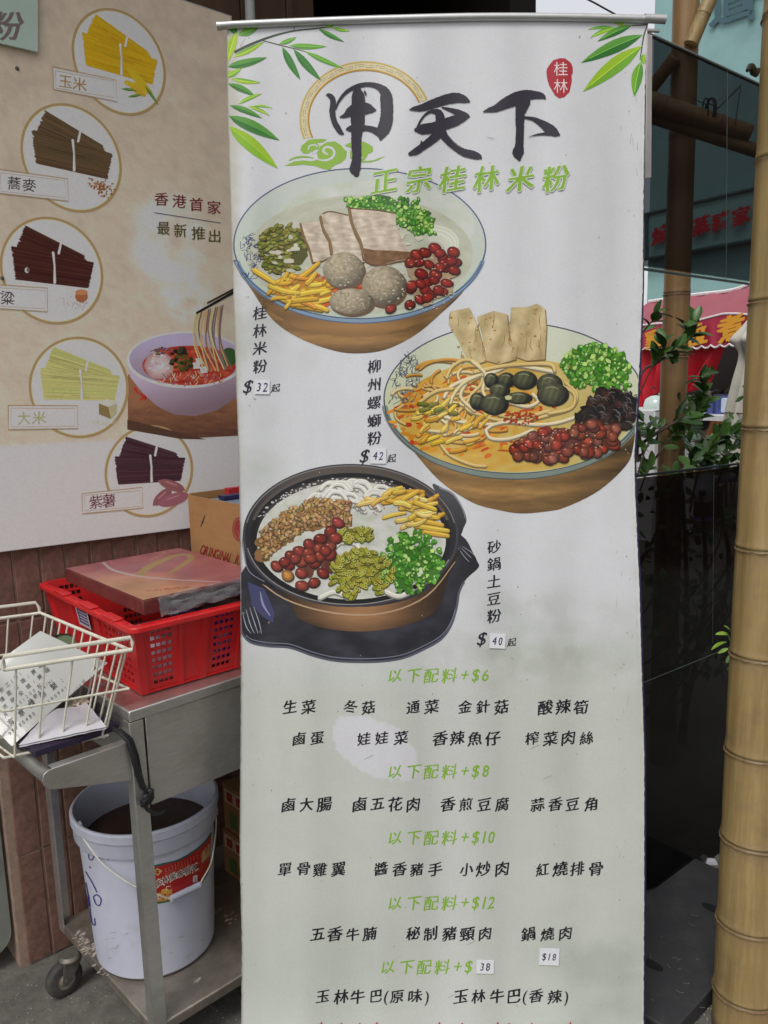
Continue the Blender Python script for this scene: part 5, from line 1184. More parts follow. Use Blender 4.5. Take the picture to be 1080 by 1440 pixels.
ls = [(0, .05, 'p', 0, 0, 0, 0), (.05, .36, 'h', 6, 8, .010, .0085), (.36, .42, 'p', 0, 0, 0, 0), (.42, .66, 'f', 0, 0, 0, 0), (.66, .70, 'p', 0, 0, 0, 0), (.70, .96, 'f', 0, 0, 0, 0), (.96, 1, 'p', 0, 0, 0, 0)]
side_panel('left_side', 0, 3, ls); side_panel('right_side', 1, 2, ls)
mb = MB(); mb.hexa([bp_(0) + Vector((0, 0, .001)), bp_(1) + Vector((0, 0, .001)), bp_(2) + Vector((0, 0, .001)), bp_(3) + Vector((0, 0, .001)), bp_(0, CZ + .005), bp_(1, CZ + .005), bp_(2, CZ + .005), bp_(3, CZ + .005)]); mb.build('bottom', M['red_plastic'], cr)
mb = MB(); rr = .014; loop = []
cc_ = [(.141, .512), (.515, .512), (.515, .012), (.141, .012)]
for (s_, t_), (ds, dt) in zip(cc_, ((1, -1), (-1, -1), (-1, 1), (1, 1))):
    pass
def roundrect(s0, s1, t0, t1, r, n=6):
    P = []
    for cx, cy, a0 in ((s1 - r, t1 - r, 0), (s0 + r, t1 - r, 90), (s0 + r, t0 + r, 180), (s1 - r, t0 + r, 270)):
        for k in range(n + 1): a = math.radians(a0 + 90 * k / n); P.append((cx + r * math.cos(a), cy + r * math.sin(a)))
    return P
o1 = roundrect(.131, .525, .004, .522, .022); o2 = roundrect(.146, .510, .019, .507, .016); n = len(o1)
V = [WF(*q, CH) for q in o1] + [WF(*q, CH) for q in o2] + [WF(*q, CH - .013) for q in o1] + [WF(*q, CH - .013) for q in o2]
mb.add(V, [f for i in range(n) for f in ((i, (i + 1) % n, n + (i + 1) % n, n + i), (2 * n + i, 3 * n + i, 3 * n + (i + 1) % n, 2 * n + (i + 1) % n), (i, 2 * n + i, 2 * n + (i + 1) % n, (i + 1) % n), (n + i, n + (i + 1) % n, 3 * n + (i + 1) % n, 3 * n + i))])
mb.build('rim', M['red_plastic'], cr, bevel=.003)
for t_ in (.15, .30, .42):
    mb = MB(); mb.box(WF, .1295, .150, t_ - .032, t_ + .032, CH + .0005, CH + .0045); mb.build('stacking_lug', M['red_plastic'], cr, bevel=.002)
# label on crate's left side
p = Print(lambda x, y, h=0: cpt(0, 3, x, y) - WF.W * (.0015 + h), 1.0, .0006)
p.poly([(.46, .62), (.60, .62), (.60, .92), (.46, .92)], (206, 200, 206), .5); p.level(); p.poly([(.475, .66), (.585, .66), (.585, .88), (.475, .88)], (70, 56, 120), .5)
p.level(); 
for k in range(4): p.poly([(.48, .69 + k * .045), (.57, .69 + k * .045), (.57, .71 + k * .045), (.48, .71 + k * .045)], (206, 200, 206), .5)
p.build('side_label', M['ink_board'], cr)
# packets inside the crate seen through the holes
for nm, s0, s1, t0, t1, z1, colr, lab in (('food_packet', .19, .31, .30, .46, .90, (186, 178, 190), 'white and purple packet standing in the red crate near its left end'), ('food_packet', .33, .45, .26, .455, .93, (60, 50, 130), 'blue packet standing in the red crate beside the white packet')):
    mb = MB(); mb.box(WF, s0, s1, t0, t1, CZ + .008, z1)
    o = mb.build(nm, mat('packet_film', rgb(*colr), .3, var=.5, scale=40, dirt=rgb(200, 180, 200), dirt_scale=30, dirt_amt=.9), bevel=.012, bseg=3); tag(o, lab, 'packet')
# flat red printed carton lying in the crate, tilted
ct = empty('flat_carton', WF(.315, .29, .965), 'flat dark red and gold carton lying on top of the red crate', 'carton')
CT = [(91, 800), (201, 846), None, (252, 771)]
q0 = onz(91, 800, 1.0); q1 = onz(201, 845.5, 1.0); q3 = onz(252, 771, 1.0); q2 = q1 + (q3 - q0)
cm = MB(); dn = Vector((0, 0, -.029)); cm.hexa([q0 + dn, q1 + dn, q2 + dn, q3 + dn, q0, q1, q2, q3])
cm.build('carton_box', mat('carton_side', rgb(110, 44, 46), .5, var=.25, scale=40, dirt=rgb(150, 110, 60), dirt_scale=14, dirt_amt=.3), ct, bevel=.0012)
def cmap(u, v, h=0): return q0 + (q3 - q0) * u + (q1 - q0) * v + Vector((0, 0, h))   # u along wall, v towards the camera
p = Print(cmap, 1.05, .0015)
def ccol(x, y):
    n = fb(x * 4, y * 5, 3); gold = max(0, 1 - math.hypot(x * 1.0, (1.0 - y) * .75) / .62 * 1.0)
    c = lerp((150, 86, 90), (176, 128, 96), min(1, max(0, gold * 2.2 + .2 * n)))
    return tuple(a * (1 + .12 * n) for a in c)
p.poly([(.006, .006), (.994, .006), (.994, .994), (.006, .994)], ccol, .05); p.level()
p.stroke([(.30, .02, .02), (.24, .3, .03), (.34, .62, .03), (.62, .98, .016)], .02, (172, 150, 152), sub=10); p.stroke([(.3, .5, .05), (.5, .34, .07), (.8, .20, .06), (.9, .22, .05), (.86, .34, .05), (.6, .52, .04), (.45, .6, .02)], .05, (150, 122, 68), sub=10)
p.level(); p.stroke([(.42, .5, .02), (.6, .38, .03), (.8, .29, .02)], .02, (150, 92, 88), sub=8)
p.text('中國名茶', .60, .18, .84, .06, .05, (190, 150, 110)); p.text('大紅袍禮盒', .12, .84, .40, .94, .06, (150, 60, 50)); p.build('carton_top_print', M['ink_board'], ct)
# front label of the carton and clear film bag
mb = MB(); fm = MB()
def fpt(u, v): return q1 + (q2 - q1) * u + Vector((0, 0, -.029 * v)) + WF.N * .0015
mb.add([fpt(.12, .12), fpt(1, .12), fpt(1, 1), fpt(.12, 1)], [(0, 1, 2, 3)]); mb.build('dark_side_print', M['black_edge'], ct)
nx, ny = 26, 8; V = []
for j in range(ny + 1):
    for i in range(nx + 1):
        u, v = i / nx, j / ny; b = q1 + (q2 - q1) * (.10 + u * .9) + WF.N * (.004 + .010 * v + .006 * noise.noise(Vector((u * 9, v * 4, 2))))
        V.append(b + Vector((0, 0, .004 - .040 * v * (1 - .3 * u) + .006 * noise.noise(Vector((u * 12, v * 5, 0))))))
fm.add(V, [(j * (nx + 1) + i, j * (nx + 1) + i + 1, (j + 1) * (nx + 1) + i + 1, (j + 1) * (nx + 1) + i) for j in range(ny) for i in range(nx)], True)
fb_ = fm.build('film_bag', M['film'], ct)

# ------------------------------------------------------------------ tall cardboard box behind
cb = empty('cardboard_box', WF(.63, .25, .802), 'open brown cardboard box standing behind the flat carton and the banner edge', 'box')
s0, s1, tb, tf_, zt_ = .487, .80, .10, .40, 1.135
def panel(nm, c, m_, par, th_=.004, out=None):
    mb = MB(); mb.prism(c, out * th_); return mb.build(nm, m_, par)
panel('side', [WF(s0, tb, .802), WF(s0, tf_, .802), WF(s0, tf_, zt_), WF(s0, tb, zt_)], M['cardboard'], cb, out=WF.W)
panel('side', [WF(s1, tb, .802), WF(s1, tf_, .802), WF(s1, tf_, zt_), WF(s1, tb, zt_)], M['cardboard'], cb, out=-WF.W)
panel('side', [WF(s0 + .0045, tb, .802), WF(s1 - .0045, tb, .802), WF(s1 - .0045, tb, zt_ + .004), WF(s0 + .0045, tb, zt_ + .004)], M['cardboard'], cb, out=WF.N)
panel('side', [WF(s0 + .0045, tf_, .802), WF(s1 - .0045, tf_, .802), WF(s1 - .0045, tf_, zt_), WF(s0 + .0045, tf_, zt_)], M['cardboard'], cb, out=-WF.N)
mb = MB(); mb.box(WF, s0 + .005, s1 - .005, tb + .005, tf_ - .005, .803, .808); mb.build('bottom', M['cardboard'], cb)
mb = MB(); mb.box(WF, s0 + .03, s1 - .01, tb + .02, tf_ - .05, 1.06, zt_ - .014); o = mb.build('plastic_tub', mat('blue_grey_tub', rgb(128, 140, 158), .5)); tag(o, 'blue grey lid just inside the open cardboard box', 'lid')
mb = MB(); mb.box(WF, s0 + .055, s1 - .008, tb + .055, tb + .085, zt_ - .012, zt_ - .002); o = mb.build('navy_bar', mat('navy_bar', rgb(44, 42, 84), .4)); tag(o, 'dark blue bar lying across the open cardboard box', 'bar')
mb = MB(); mb.box(WF, s0 + .10, s1 - .008, tb + .010, tb + .03, zt_ - .012, zt_ + .008); o = mb.build('red_stick', M['red_stick']); tag(o, 'red stick lying at the back of the open cardboard box', 'stick')
p = Print(lambda x, y, h=0: hit(x, y, WF(s0 - h, 0, 0), WF.W), 1.0, .0008)
p.text('ORINGINAL', 282, 772, 326, 785.5, 19, (150, 40, 40), sx=.46, bold=.012); p.text('RI', 331, 786, 341, 789, 19, (150, 40, 40), sx=.46, bold=.012)
p.build('box_print', M['ink_board'], cb); p = Print(lambda x, y, h=0: hit(x, y, WF(s0 - h, 0, 0), WF.W), 1.0, .0008)
p.ell(337, 744, 10.5, 17, (150, 52, 48), n=28); p.level(); p.ring(337, 744, 8.4, 14, 1.2, (150, 110, 80), 0, 360, 30)
for k in range(10): x, y = circ_in(336, 744, 6, 10); p.stroke([(x, y, .5), (x + 3, y + 3, 1)], 1, (176, 120, 90))
p.build('round_logo', M['ink_board'], cb); p = Print(lambda x, y, h=0: hit(x, y, WF(s0 - h, 0, 0), WF.W), 1.0, .0008)
p.stroke([(288, 724, .6), (285, 733, 1.8), (282, 741, .5)], 1, (50, 40, 34)); p.build('torn_slit', M['ink_board'], cb)

# ------------------------------------------------------------------ white wire basket
def corner(x, y, z): return onz(x, y, z)
zr, zb = .920, .748
A, B, C = corner(4, 941, zr), corner(181, 913.5, zr), corner(57, 862, zr); D = A + (C - B)
a, b = corner(5.6, 1066, zb), corner(151, 1034, zb); c = b + (C - B) * .90 + (b - B) * .0; dd = a + (C - B) * .90
for v in (a, b, c, dd): v.z = zb
wb = empty('wire_basket', (a + c) / 2, 'white plastic coated wire basket with papers on the trolley handle', 'basket')
def rod(name, pts, r, closed=False): mb = MB(); mb.tube(pts, r, 9, closed); return mb.build(name, M['white_wire'], wb)
rod('rim_wire', [A, lerp_v(A, B, .5), B, lerp_v(B, C, .5), C, lerp_v(C, D, .5), D, lerp_v(D, A, .5)], .0036, True)
up = Vector((0, 0, .024)); out = (A - D).normalized() * .004
fa, fb2 = A + out, B + out + (B - A).normalized() * .006
rod('front_rod', [fa, fa + up * .6, fa + up + (B - A) * .01, fb2 + up - (B - A) * .015, fb2 + up * .6, fb2 - (B - A) * .01, fa + (B - A) * .01], .0042, True)
ba, bb = D - out, C - out
rod('back_rod', [bb, bb + up * .5, bb + up - (C - D) * .03, ba + up, ba], .0038)
M1 = lambda P, Q, q: lerp_v(P, Q, q)
mid = [M1(A, a, .47), M1(B, b, .47), M1(C, c, .47), M1(D, dd, .47)]; mid[1] = mid[1] + (B - A) * .09
rod('middle_wire', [mid[0], mid[1], M1(mid[1], mid[2], .06) , mid[2], mid[3]], .0024, True); rod('bottom_wire', [a, b, c, dd], .0027, True)
def wires(P, Q, p_, q_, ts):
    for t in ts:
        T1, T2 = lerp_v(P, Q, t), lerp_v(p_, q_, t); rod('upright_wire', [T1, T2 + Vector((0, 0, .002))], .0021)
wires(A, B, a, b, (.10, .32, .54, .76, .95)); wires(B, C, b, c, [k / 11 + .02 for k in range(11)]); wires(D, C, dd, c, (.2, .45, .7, .93)); wires(A, D, a, dd, (.1, .3, .5, .7, .9))
for t in (.08, .3, .52, .74, .95): rod('floor_wire', [lerp_v(a, b, t) + (a - dd).normalized() * .006, lerp_v(dd, c, t)], .0021)
for t in (.3, .6): rod('floor_wire', [lerp_v(a, dd, t), lerp_v(b, c, t)], .0021)
# laminated notice standing askew in the basket
n1, n2, n3 = corner(57, 888, .925), corner(152, 931, .865), corner(17, 1052, .756)
nn = (n2 - n1).cross(n3 - n1).normalized()
if nn.dot(EYE - n1) < 0: nn = -nn
nmap = lambda x, y, h=0: hit(x, y, n1, nn) + nn * (h + .002 * math.sin(x / 30) + .0015 * math.sin(y / 26))
no_ = empty('notice_sheet', n3, 'laminated white notice with black Chinese job text leaning in the wire basket', 'notice')
def grid_sheet(P, n_, mf):
    V = []; F = []
    for j in range(n_ + 1):
        for i in range(n_ + 1):
            u, v = i / n_, j / n_; x = (P[0][0] * (1 - u) + P[1][0] * u) * (1 - v) + (P[3][0] * (1 - u) + P[2][0] * u) * v; y = (P[0][1] * (1 - u) + P[1][1] * u) * (1 - v) + (P[3][1] * (1 - u) + P[2][1] * u) * v
            V.append(mf(x, y))
    return V, [(j * (n_ + 1) + i, j * (n_ + 1) + i + 1, (j + 1) * (n_ + 1) + i + 1, (j + 1) * (n_ + 1) + i) for j in range(n_) for i in range(n_)]
NP = [(57, 888), (152, 931), (18, 1050), (-60, 985)]
NP = [(57, 888), (151, 932), (118, 975), (16, 1050), ]
V, F = grid_sheet([(57, 888), (151, 931), (17, 1050), (-62, 972)], 12, nmap); mb = MB(); mb.add(V, F, True); mb.add([v - nn * .0008 for v in V], F, True); mb.build('sheet', M['laminate'], no_)
p = Print(nmap, 1.0, .0008)
for t, x0, y0, x1, y1, s_, cc in (('廚工(男)', -2, 974, 30, 946, 7, (60, 60, 54)), ('樓面全職/兼職', -2, 988, 62, 932, 7.5, (46, 44, 44)), ('洗碗全職/兼職', 2, 999, 72, 938, 7.5, (46, 44, 44)), ('月薪$51200起', 4, 1010, 60, 961, 6.5, (80, 78, 74)), ('時薪$54/hr', 40, 990, 74, 955, 7, (70, 68, 66)),
                                  ('有意請聯繫:', 8, 1022, 90, 953, 10.5, (28, 26, 28)), ('95785450', 12, 1034, 50, 1003, 7.5, (34, 32, 34)), ('(5690941)', 58, 996, 98, 962, 6.5, (60, 58, 58)), ('一BCK招', 99, 980, 120, 955, 5.5, (80, 78, 80))):
    p.text(t, x0, y0, x1, y1, s_, cc, lean=.1)
p.ell(43, 1008, 1.2, 1.2, (40, 40, 40), n=6); p.build('notice_lettering', M['ink_board'], no_)
# folded papers and scraps below
f1, f2, f3, f4 = corner(26, 1048, .768), corner(150, 1022, .775), corner(122, 985, .80), corner(60, 1010, .80)
mb = MB(); 
V = []
for j in range(9):
    for i in range(13):
        u, v = i / 12, j / 8; q = lerp_v(lerp_v(f1, f2, u), lerp_v(f4, f3, u), v); V.append(q + Vector((0, 0, .006 * math.sin(u * 5) * v + .003 * noise.noise(Vector((u * 5, v * 5, 1))))))
Fq = [(j * 13 + i, j * 13 + i + 1, (j + 1) * 13 + i + 1, (j + 1) * 13 + i) for j in range(8) for i in range(12)]
mb.add(V, Fq, True); mb.add([v - Vector((0, 0, .004)) for v in V], Fq, True); o = mb.build('folded_paper', M['paper']); tag(o, 'folded white paper at the bottom of the wire basket under the notice', 'paper')
def crumple(name, x, y, z, r, m_, lab, cat):
    bm = bmesh.new(); bmesh.ops.create_icosphere(bm, subdivisions=3, radius=r)
    for v in bm.verts: v.co *= 1 + .9 * noise.noise(v.co * (2.2 / r)) + .3 * noise.noise(v.co * (6 / r)); v.co.z *= .7
    me = bpy.data.meshes.new(name); bm.to_mesh(me); bm.free(); me.materials.append(m_); o = bpy.data.objects.new(name, me); COL.objects.link(o); o.location = corner(x, y, z); return tag(o, lab, cat)
crumple('crumpled_tissue', 108, 992, .79, .017, mat('cream_tissue', rgb(206, 196, 176), .8, bump=.001, bscale=120), 'crumpled cream tissue beside the notice in the wire basket', 'tissue')
crumple('paper_bit', 139, 966, .80, .010, mat('scrap_paper', rgb(190, 184, 190), .7, dirt=rgb(70, 60, 120), dirt_scale=60), 'small crumpled wrapper at the right end of the wire basket', 'wrapper')
mb = MB(); c = corner(89, 910, .878); mb.lathe([(.0, .0), (.026, .0), (.028, .002), (.028, .006)], c, 28, (.25, -.85, .45)); o = mb.build('green_lid', mat('green_lid', rgb(92, 110, 74), .5)); tag(o, 'round green lid behind the notice in the wire basket', 'lid')
mb = MB(); mb.box(TF, -.16, .0, -.34, -.05, .7505, .762); o = mb.build('dark_folder', mat('dark_folder', rgb(46, 38, 62), .5)); tag(o, 'dark flat folder under the white paper in the wire basket', 'folder')

# ------------------------------------------------------------------ white bucket on the lower shelf
BC = onz(204, 1118, .49); BC = Vector((BC.x, BC.y, ZS)); BH = .366
bk = empty('bucket', BC, 'big white plastic bucket with a red food label on the lower trolley shelf', 'bucket')
Rz = lambda z: .134 + (.152 - .134) * z / BH
prof = [(0, .003), (Rz(0) - .006, .003), (Rz(0), .010)] + [(Rz(z), z) for z in (.05, .15, .25, .305)] + [(.156, .307), (.1585, .312), (.1585, .338), (.160, .342), (.163, .345), (.163, BH - .004), (.160, BH), (.156, BH), (.153, BH - .006), (.146, .30), (.139, .2), (.131, .012), (0, .010)]
mb = MB(); mb.lathe(prof, BC, 96); mb.build('pail', M['white_plastic'], bk, angle=30)
mb = MB(); mb.lathe([(0, .285), (.143, .285)], BC, 48); mb.build('contents', mat('brown_contents', rgb(74, 54, 40), .6, var=.4, scale=12), bk)
def bhit(px, py, ro=0):      # where a sight line meets the pail's wall
    r = ray(px, py); o_ = EYE - BC; rad = .145
    for _ in range(4):
        A2 = r.x ** 2 + r.y ** 2; B2 = 2 * (o_.x * r.x + o_.y * r.y); C2 = o_.x ** 2 + o_.y ** 2 - (rad + ro) ** 2; D2 = max(0, B2 * B2 - 4 * A2 * C2); t = (-B2 - math.sqrt(D2)) / (2 * A2); q = EYE + r * t; rad = Rz(q.z - ZS)
    return q
bmap2 = lambda x, y, h=0: bhit(x, y, h)
p = Print(bmap2, 1.0, .0006)
z10 = lambda L: [(x / 5.684 + 150, y / 5.684 + 1080) for x, y in L]
LB = z10([(250, 810), (360, 790), (450, 770), (560, 745), (640, 705), (720, 655), (790, 590), (838, 520), (830, 640), (826, 760), (800, 850), (760, 910), (700, 940), (620, 975), (540, 1005), (520, 1060), (440, 1080), (370, 1086), (260, 1092)])
p.poly(LB, (176, 30, 26), 7); p.level()
p.stroke([(*q, 2.6) for q in z10([(250, 808), (360, 788), (450, 768), (560, 742), (640, 702), (720, 650), (790, 585), (836, 522)])], 2.6, (26, 92, 84)); p.stroke([(*q, 2.4) for q in z10([(260, 1090), (370, 1084), (440, 1074), (500, 1062)])], 2.2, (52, 116, 60))
p.stroke([(*q, 2.4) for q in z10([(760, 912), (800, 850), (826, 770)])], 2, (40, 96, 60))
p.poly(z10([(760, 680), (825, 600), (822, 700), (760, 762)]), (190, 160, 92), 7)
p.poly(z10([(372, 1010), (420, 995), (520, 965), (525, 1010), (500, 1055), (440, 1066), (376, 1070)]), (206, 150, 70), 7); p.level(); p.ell(*z10([(410, 1030)])[0], 7, 4.5, (216, 190, 168), n=12); p.ell(*z10([(470, 985)])[0], 6, 3.5, (222, 176, 72), n=12); p.stroke([(*q, 1) for q in z10([(480, 980), (478, 950), (512, 945)])], 1, (226, 214, 190))
p.poly(z10([(368, 830), (405, 800), (445, 822), (408, 862)]), (206, 180, 120), 5); p.level(); p.poly(z10([(380, 830), (405, 811), (432, 824), (408, 850)]), (160, 44, 32), 5)
x0, y0 = z10([(376, 930)])[0]; x1, y1 = z10([(736, 770)])[0]
for d_, cc, s_ in ((0, (230, 220, 208), 11.5), (0, (40, 20, 20), 9.5)):
    p.text('桂林風味香辣醬'[:6], x0, y0 - d_ + 1, x1, y1 + 2, s_, cc, brush=2.2 if s_ > 10 else .4, bold=.01 if s_ > 10 else 0, lean=.2); p.level()
for k in range(4):
    q = z10([(462, 812 + k * 18), (735, 695 + k * 18)]); p.text('配料表食用方法貯存條件', *q[0], *(q[1] if k < 2 else lerp(q[0], q[1], .8)), 2.3, (222, 150, 120))
c = z10([(708, 888)])[0]; p.poly([(c[0] - 3, c[1] - 4), (c[0] + 3, c[1] - 6), (c[0] + 3, c[1] + 3), (c[0] - 3, c[1] + 5)], (214, 214, 214), 9); p.level(); p.char('S', *c, 7, (40, 50, 90))
p.build('red_label', M['ink_board'], bk)
p = Print(bmap2, 1.0, .0008); hz = lambda L: [(x / 3.086, y / 3.086 + 1060) for x, y in L]
for S in ([(380, 370), (395, 380), (412, 420), (400, 460), (385, 450), (390, 420), (415, 395)], [(412, 415), (425, 445), (432, 458)], [(460, 450), (470, 460)], [(388, 490), (392, 496)], [(372, 512), (400, 560), (420, 600)], [(405, 620), (420, 612), (438, 630), (432, 658), (415, 650), (405, 622)], [(378, 590), (388, 640), (392, 690), (400, 735), (412, 742), (410, 715)], [(372, 560), (380, 600), (384, 660)]):
    p.stroke([(*q, 1.5) for q in hz(S)], 1.5, (44, 46, 130), sub=6)
for k in range(16): x, y = R.uniform(140, 285), R.uniform(1310, 1350); p.stroke([(x, y, .5), (x + R.uniform(4, 10), y - R.uniform(0, 4), 1)], 1, (176, 172, 178))
p.build('marker_writing', M['ink_board'], bk)
# wire bail and grip
hw = MB(); L0 = bhit(110, 1165, .006); G0, G1 = bhit(240, 1264, .012), bhit(281, 1244, .012); Rr = bhit(303, 1140, .010)
def bezier(P, n=20): 
    P = [tuple(q) for q in P]; return [Vector(q) for q in catmull(P, 8)]
hw.tube(bezier([bhit(110, 1165, .004), bhit(120, 1183, .008), bhit(145, 1215, .010), bhit(183, 1243, .012), bhit(216, 1256, .016), bhit(232, 1262, .014), G0]), .0017, 7)
hw.tube(bezier([G1, bhit(285, 1236, .012), bhit(296, 1215, .012), bhit(301, 1190, .010), bhit(304, 1160, .006), bhit(303, 1142, .006)]), .0017, 7); hw.build('bail_wire', M['white_wire'], bk)
hw = MB(); hw.tube([G0, G1], .0068, 14); hw.build('grip', M['white_plastic'], bk)
for x, y in ((110, 1163), (303, 1140)):
    c = bhit(x, y, .003); n_ = (c - BC); n_.z = 0; hw = MB(); hw.lathe([(0, .006), (.009, .005), (.011, 0), (.011, -.006)], c, 16, n_.normalized()); hw.build('bail_ear', M['white_plastic'], bk)
# printed cartons on the lower shelf to the right of the bucket
for nm, s0, s1, t0, t1, z0, z1, lab in (('noodle_carton', .40, .66, -.36, -.06, ZS + .001, ZS + .125, 'lower printed cardboard carton right of the bucket on the lower shelf'), ('noodle_carton', .405, .655, -.355, -.07, ZS + .127, ZS + .255, 'upper printed cardboard carton stacked right of the bucket')):
    r0 = empty(nm, TF((s0 + s1) / 2, (t0 + t1) / 2, z0), lab, 'carton', 'printed cartons stacked on the lower shelf')
    mb = MB(); mb.box(TF, s0, s1, t0, t1, z0, z1); mb.build('carton_body', M['cardboard'], r0, bevel=.002)
    p = Print(lambda x, y, h=0, s0=s0, t0=t0, z0=z0: TF(s0 - h, t0 + x, z0 + y), 1.1, .0012); L_ = t1 - t0; H_ = z1 - z0
    p.poly([(.01, H_ * .62), (L_ - .01, H_ * .62), (L_ - .01, H_ * .92), (.01, H_ * .92)], (196, 176, 150), .1); p.level()
    for k in range(6): p.poly([(.02 + k * .045, H_ * .66), (.048 + k * .045, H_ * .66), (.048 + k * .045, H_ * .86), (.02 + k * .045, H_ * .86)], (170, 48, 40), .1)
    for k in range(5): p.poly([(.03 + k * .05, H_ * .1), (.065 + k * .05, H_ * .1), (.065 + k * .05, H_ * .45), (.03 + k * .05, H_ * .45)], jc((170, 50, 42), 10) if k % 2 else (90, 120, 60), .1)
    p.build('carton_print', M['ink_board'], r0)
    p = Print(lambda x, y, h=0, s0=s0, t1=t1, z0=z0: TF(s0 + x, t1 + h, z0 + y), 1.1, .0012); L_ = s1 - s0
    p.poly([(.01, H_ * .6), (L_ - .01, H_ * .6), (L_ - .01, H_ * .9), (.01, H_ * .9)], (170, 48, 40), .1); p.build('carton_print', M['ink_board'], r0)
# ------------------------------------------------------------------ bamboo poles
def proj(P):
    v = Vector(P) - EYE; x, y, z = v.dot(bx_), -v.dot(by_), -v.dot(bz_); return 540 + F_PX * x / z, 720 + F_PX * y / z
def at_fwd(px, py, d): r = ray(px, py); return EYE + r * (d / r.y)
def bamboo(name, P0, P1, r0, r1, nodes, lab, m_=None, group=None, seg=40, hollow=False):
    """nodes: distances 0..1 along the culm from P0 to P1"""
    L_ = (P1 - P0).length; ax = (P1 - P0).normalized(); xa = ax.orthogonal().normalized(); ya = ax.cross(xa)
    ts = set(k / 90 for k in range(91))
    for n_ in nodes:
        for d_ in (-.03, -.016, -.010, -.007, -.0045, -.0025, -.001, .001, .003, .006, .010, .016, .03): ts.add(min(1, max(0, n_ + d_ / L_)))
    ts = sorted(ts); root = empty(name, Vector((P0.x, P0.y, P0.z)), lab, 'bamboo pole', group)
    V = []; C_ = []; F = []
    for t in ts:
        c = P0 + (P1 - P0) * t + (xa * math.sin(t * 4 + r0 * 90) + ya * math.cos(t * 3)) * r0 * .10
        r = r0 + (r1 - r0) * t; dk = 1.0; pale = 0
        for n_ in nodes:
            d_ = (t - n_) * L_
            r += r0 * (.02 * math.exp(-((d_ - .005) / .006) ** 2) + .028 * math.exp(-((d_ + .004) / .0035) ** 2) - .05 * math.exp(-(d_ / .0018) ** 2)) - r0 * .012 * math.exp(-((d_ - .03) / .02) ** 2)
            dk *= 1 - .55 * math.exp(-((d_ + .0008) / .0026) ** 2)
            pale = max(pale, math.exp(-((d_ + .016) / .016) ** 2) if d_ < 0 else .6 * math.exp(-((d_ - .012) / .012) ** 2))
        for k in range(seg):
            a = 2 * math.pi * k / seg; e = r * (1 + .012 * noise.noise(Vector((math.cos(a) * 1.5, math.sin(a) * 1.5, t * 6 + r0 * 50))))
            V.append(c + (xa * math.cos(a) + ya * math.sin(a)) * e)
            q = dk * (1 + .10 * noise.noise(Vector((k * .7, t * 3, 1)))); g_ = 1
            q *= 1 - .10 * pale; C_.append((q, q, q * (1 + pale * .12), 1))
    n = len(ts)
    for i in range(n - 1):
        for k in range(seg): l = (k + 1) % seg; F.append((i * seg + k, i * seg + l, (i + 1) * seg + l, (i + 1) * seg + k))
    F += [tuple(range(seg))[::-1], tuple(range((n - 1) * seg, n * seg))]
    me = bpy.data.meshes.new('culm'); oc = P0.copy(); me.from_pydata([v - oc for v in V], [], F)
    at = me.color_attributes.new('Col', 'FLOAT_COLOR', 'POINT'); at.data.foreach_set('color', [min(1, c * .86) for q in C_ for c in q])
    for p_ in me.polygons: p_.use_smooth = True
    me.materials.append(m_ or M['bamboo']); o = bpy.data.objects.new('culm', me); COL.objects.link(o); o.location = oc; parent_to(o, root)
    # fibrous sheath scar at every node
    for n_ in nodes:
        if r0 < .03: break
        c = P0 + (P1 - P0) * n_ + (xa * math.sin(n_ * 4 + r0 * 90) + ya * math.cos(n_ * 3)) * r0 * .10; r = (r0 + (r1 - r0) * n_) * 1.035
        mb = MB(); P = [c + (xa * math.cos(a) + ya * math.sin(a)) * r * (1 + .01 * R.uniform(-1, 1)) + ax * (-.0035 + R.uniform(-.0012, .0012)) for a in [2 * math.pi * k / 48 for k in range(48)]]
        mb.tube(P, [R.uniform(.0003, .0012) for _ in P], 6, True); mb.build('node_scar', M['scar'], root)
    return root
M['scar'] = mat('node_scar', rgb(132, 104, 80), .9, var=.4, scale=200)
def nodes_at(P0, P1, ys):
    out = []
    for y in ys:
        lo, hi = 0, 1
        for _ in range(40):
            mid_ = (lo + hi) / 2
            if proj(P0 + (P1 - P0) * mid_)[1] > y: lo = mid_
            else: hi = mid_
        out.append(lo)
    return out
# big foreground pole
p0 = onz(1051, 1447, 0); p1 = at_fwd(1121, -60, p0.y + .06); p1 = p0 + (p1 - p0) * 1.45
bamboo('bamboo_pole', p0, p1, .0665, .0535, [.80, .90] + nodes_at(p0, p1, (20, 222, 423, 601, 770, 920, 1056, 1178, 1294, 1392)), 'thick yellow bamboo pole in the right foreground')
q1_ = at_fwd(963, -30, 2.80); q2_ = at_fwd(947, 560, 2.80); d_ = (q2_ - q1_); p0 = q1_ + d_ * ((0 - q1_.z) / d_.z)
bamboo('bamboo_pole', p0, q1_ - d_ * .1, .047, .040, nodes_at(p0, q1_, (47, 240, 447, 530, 620, 720, 830, 930)), 'brown upright bamboo pole behind the smoked glass', M['bamboo_dark'])
a, b = at_fwd(880, 134, 2.66), at_fwd(1054, 187, 2.66)
bamboo('bamboo_pole', a, b, .031, .028, [.3, .75], 'upper horizontal bamboo pole lashed behind the smoked glass, ending at its right', M['bamboo_dark'], seg=28)
a, b = at_fwd(880, 153, 2.70), at_fwd(1100, 222, 2.66)
bamboo('bamboo_pole', a, b, .022, .020, [.2, .6], 'lower thinner horizontal bamboo pole behind the smoked glass', M['bamboo_dark'], seg=24)
bamboo('bamboo_pole', at_fwd(896, 152, 2.86), at_fwd(949, 80, 2.76), .021, .021, [.6], 'short slanting bamboo brace left of the upright pole behind the glass', M['bamboo_dark'], seg=20)
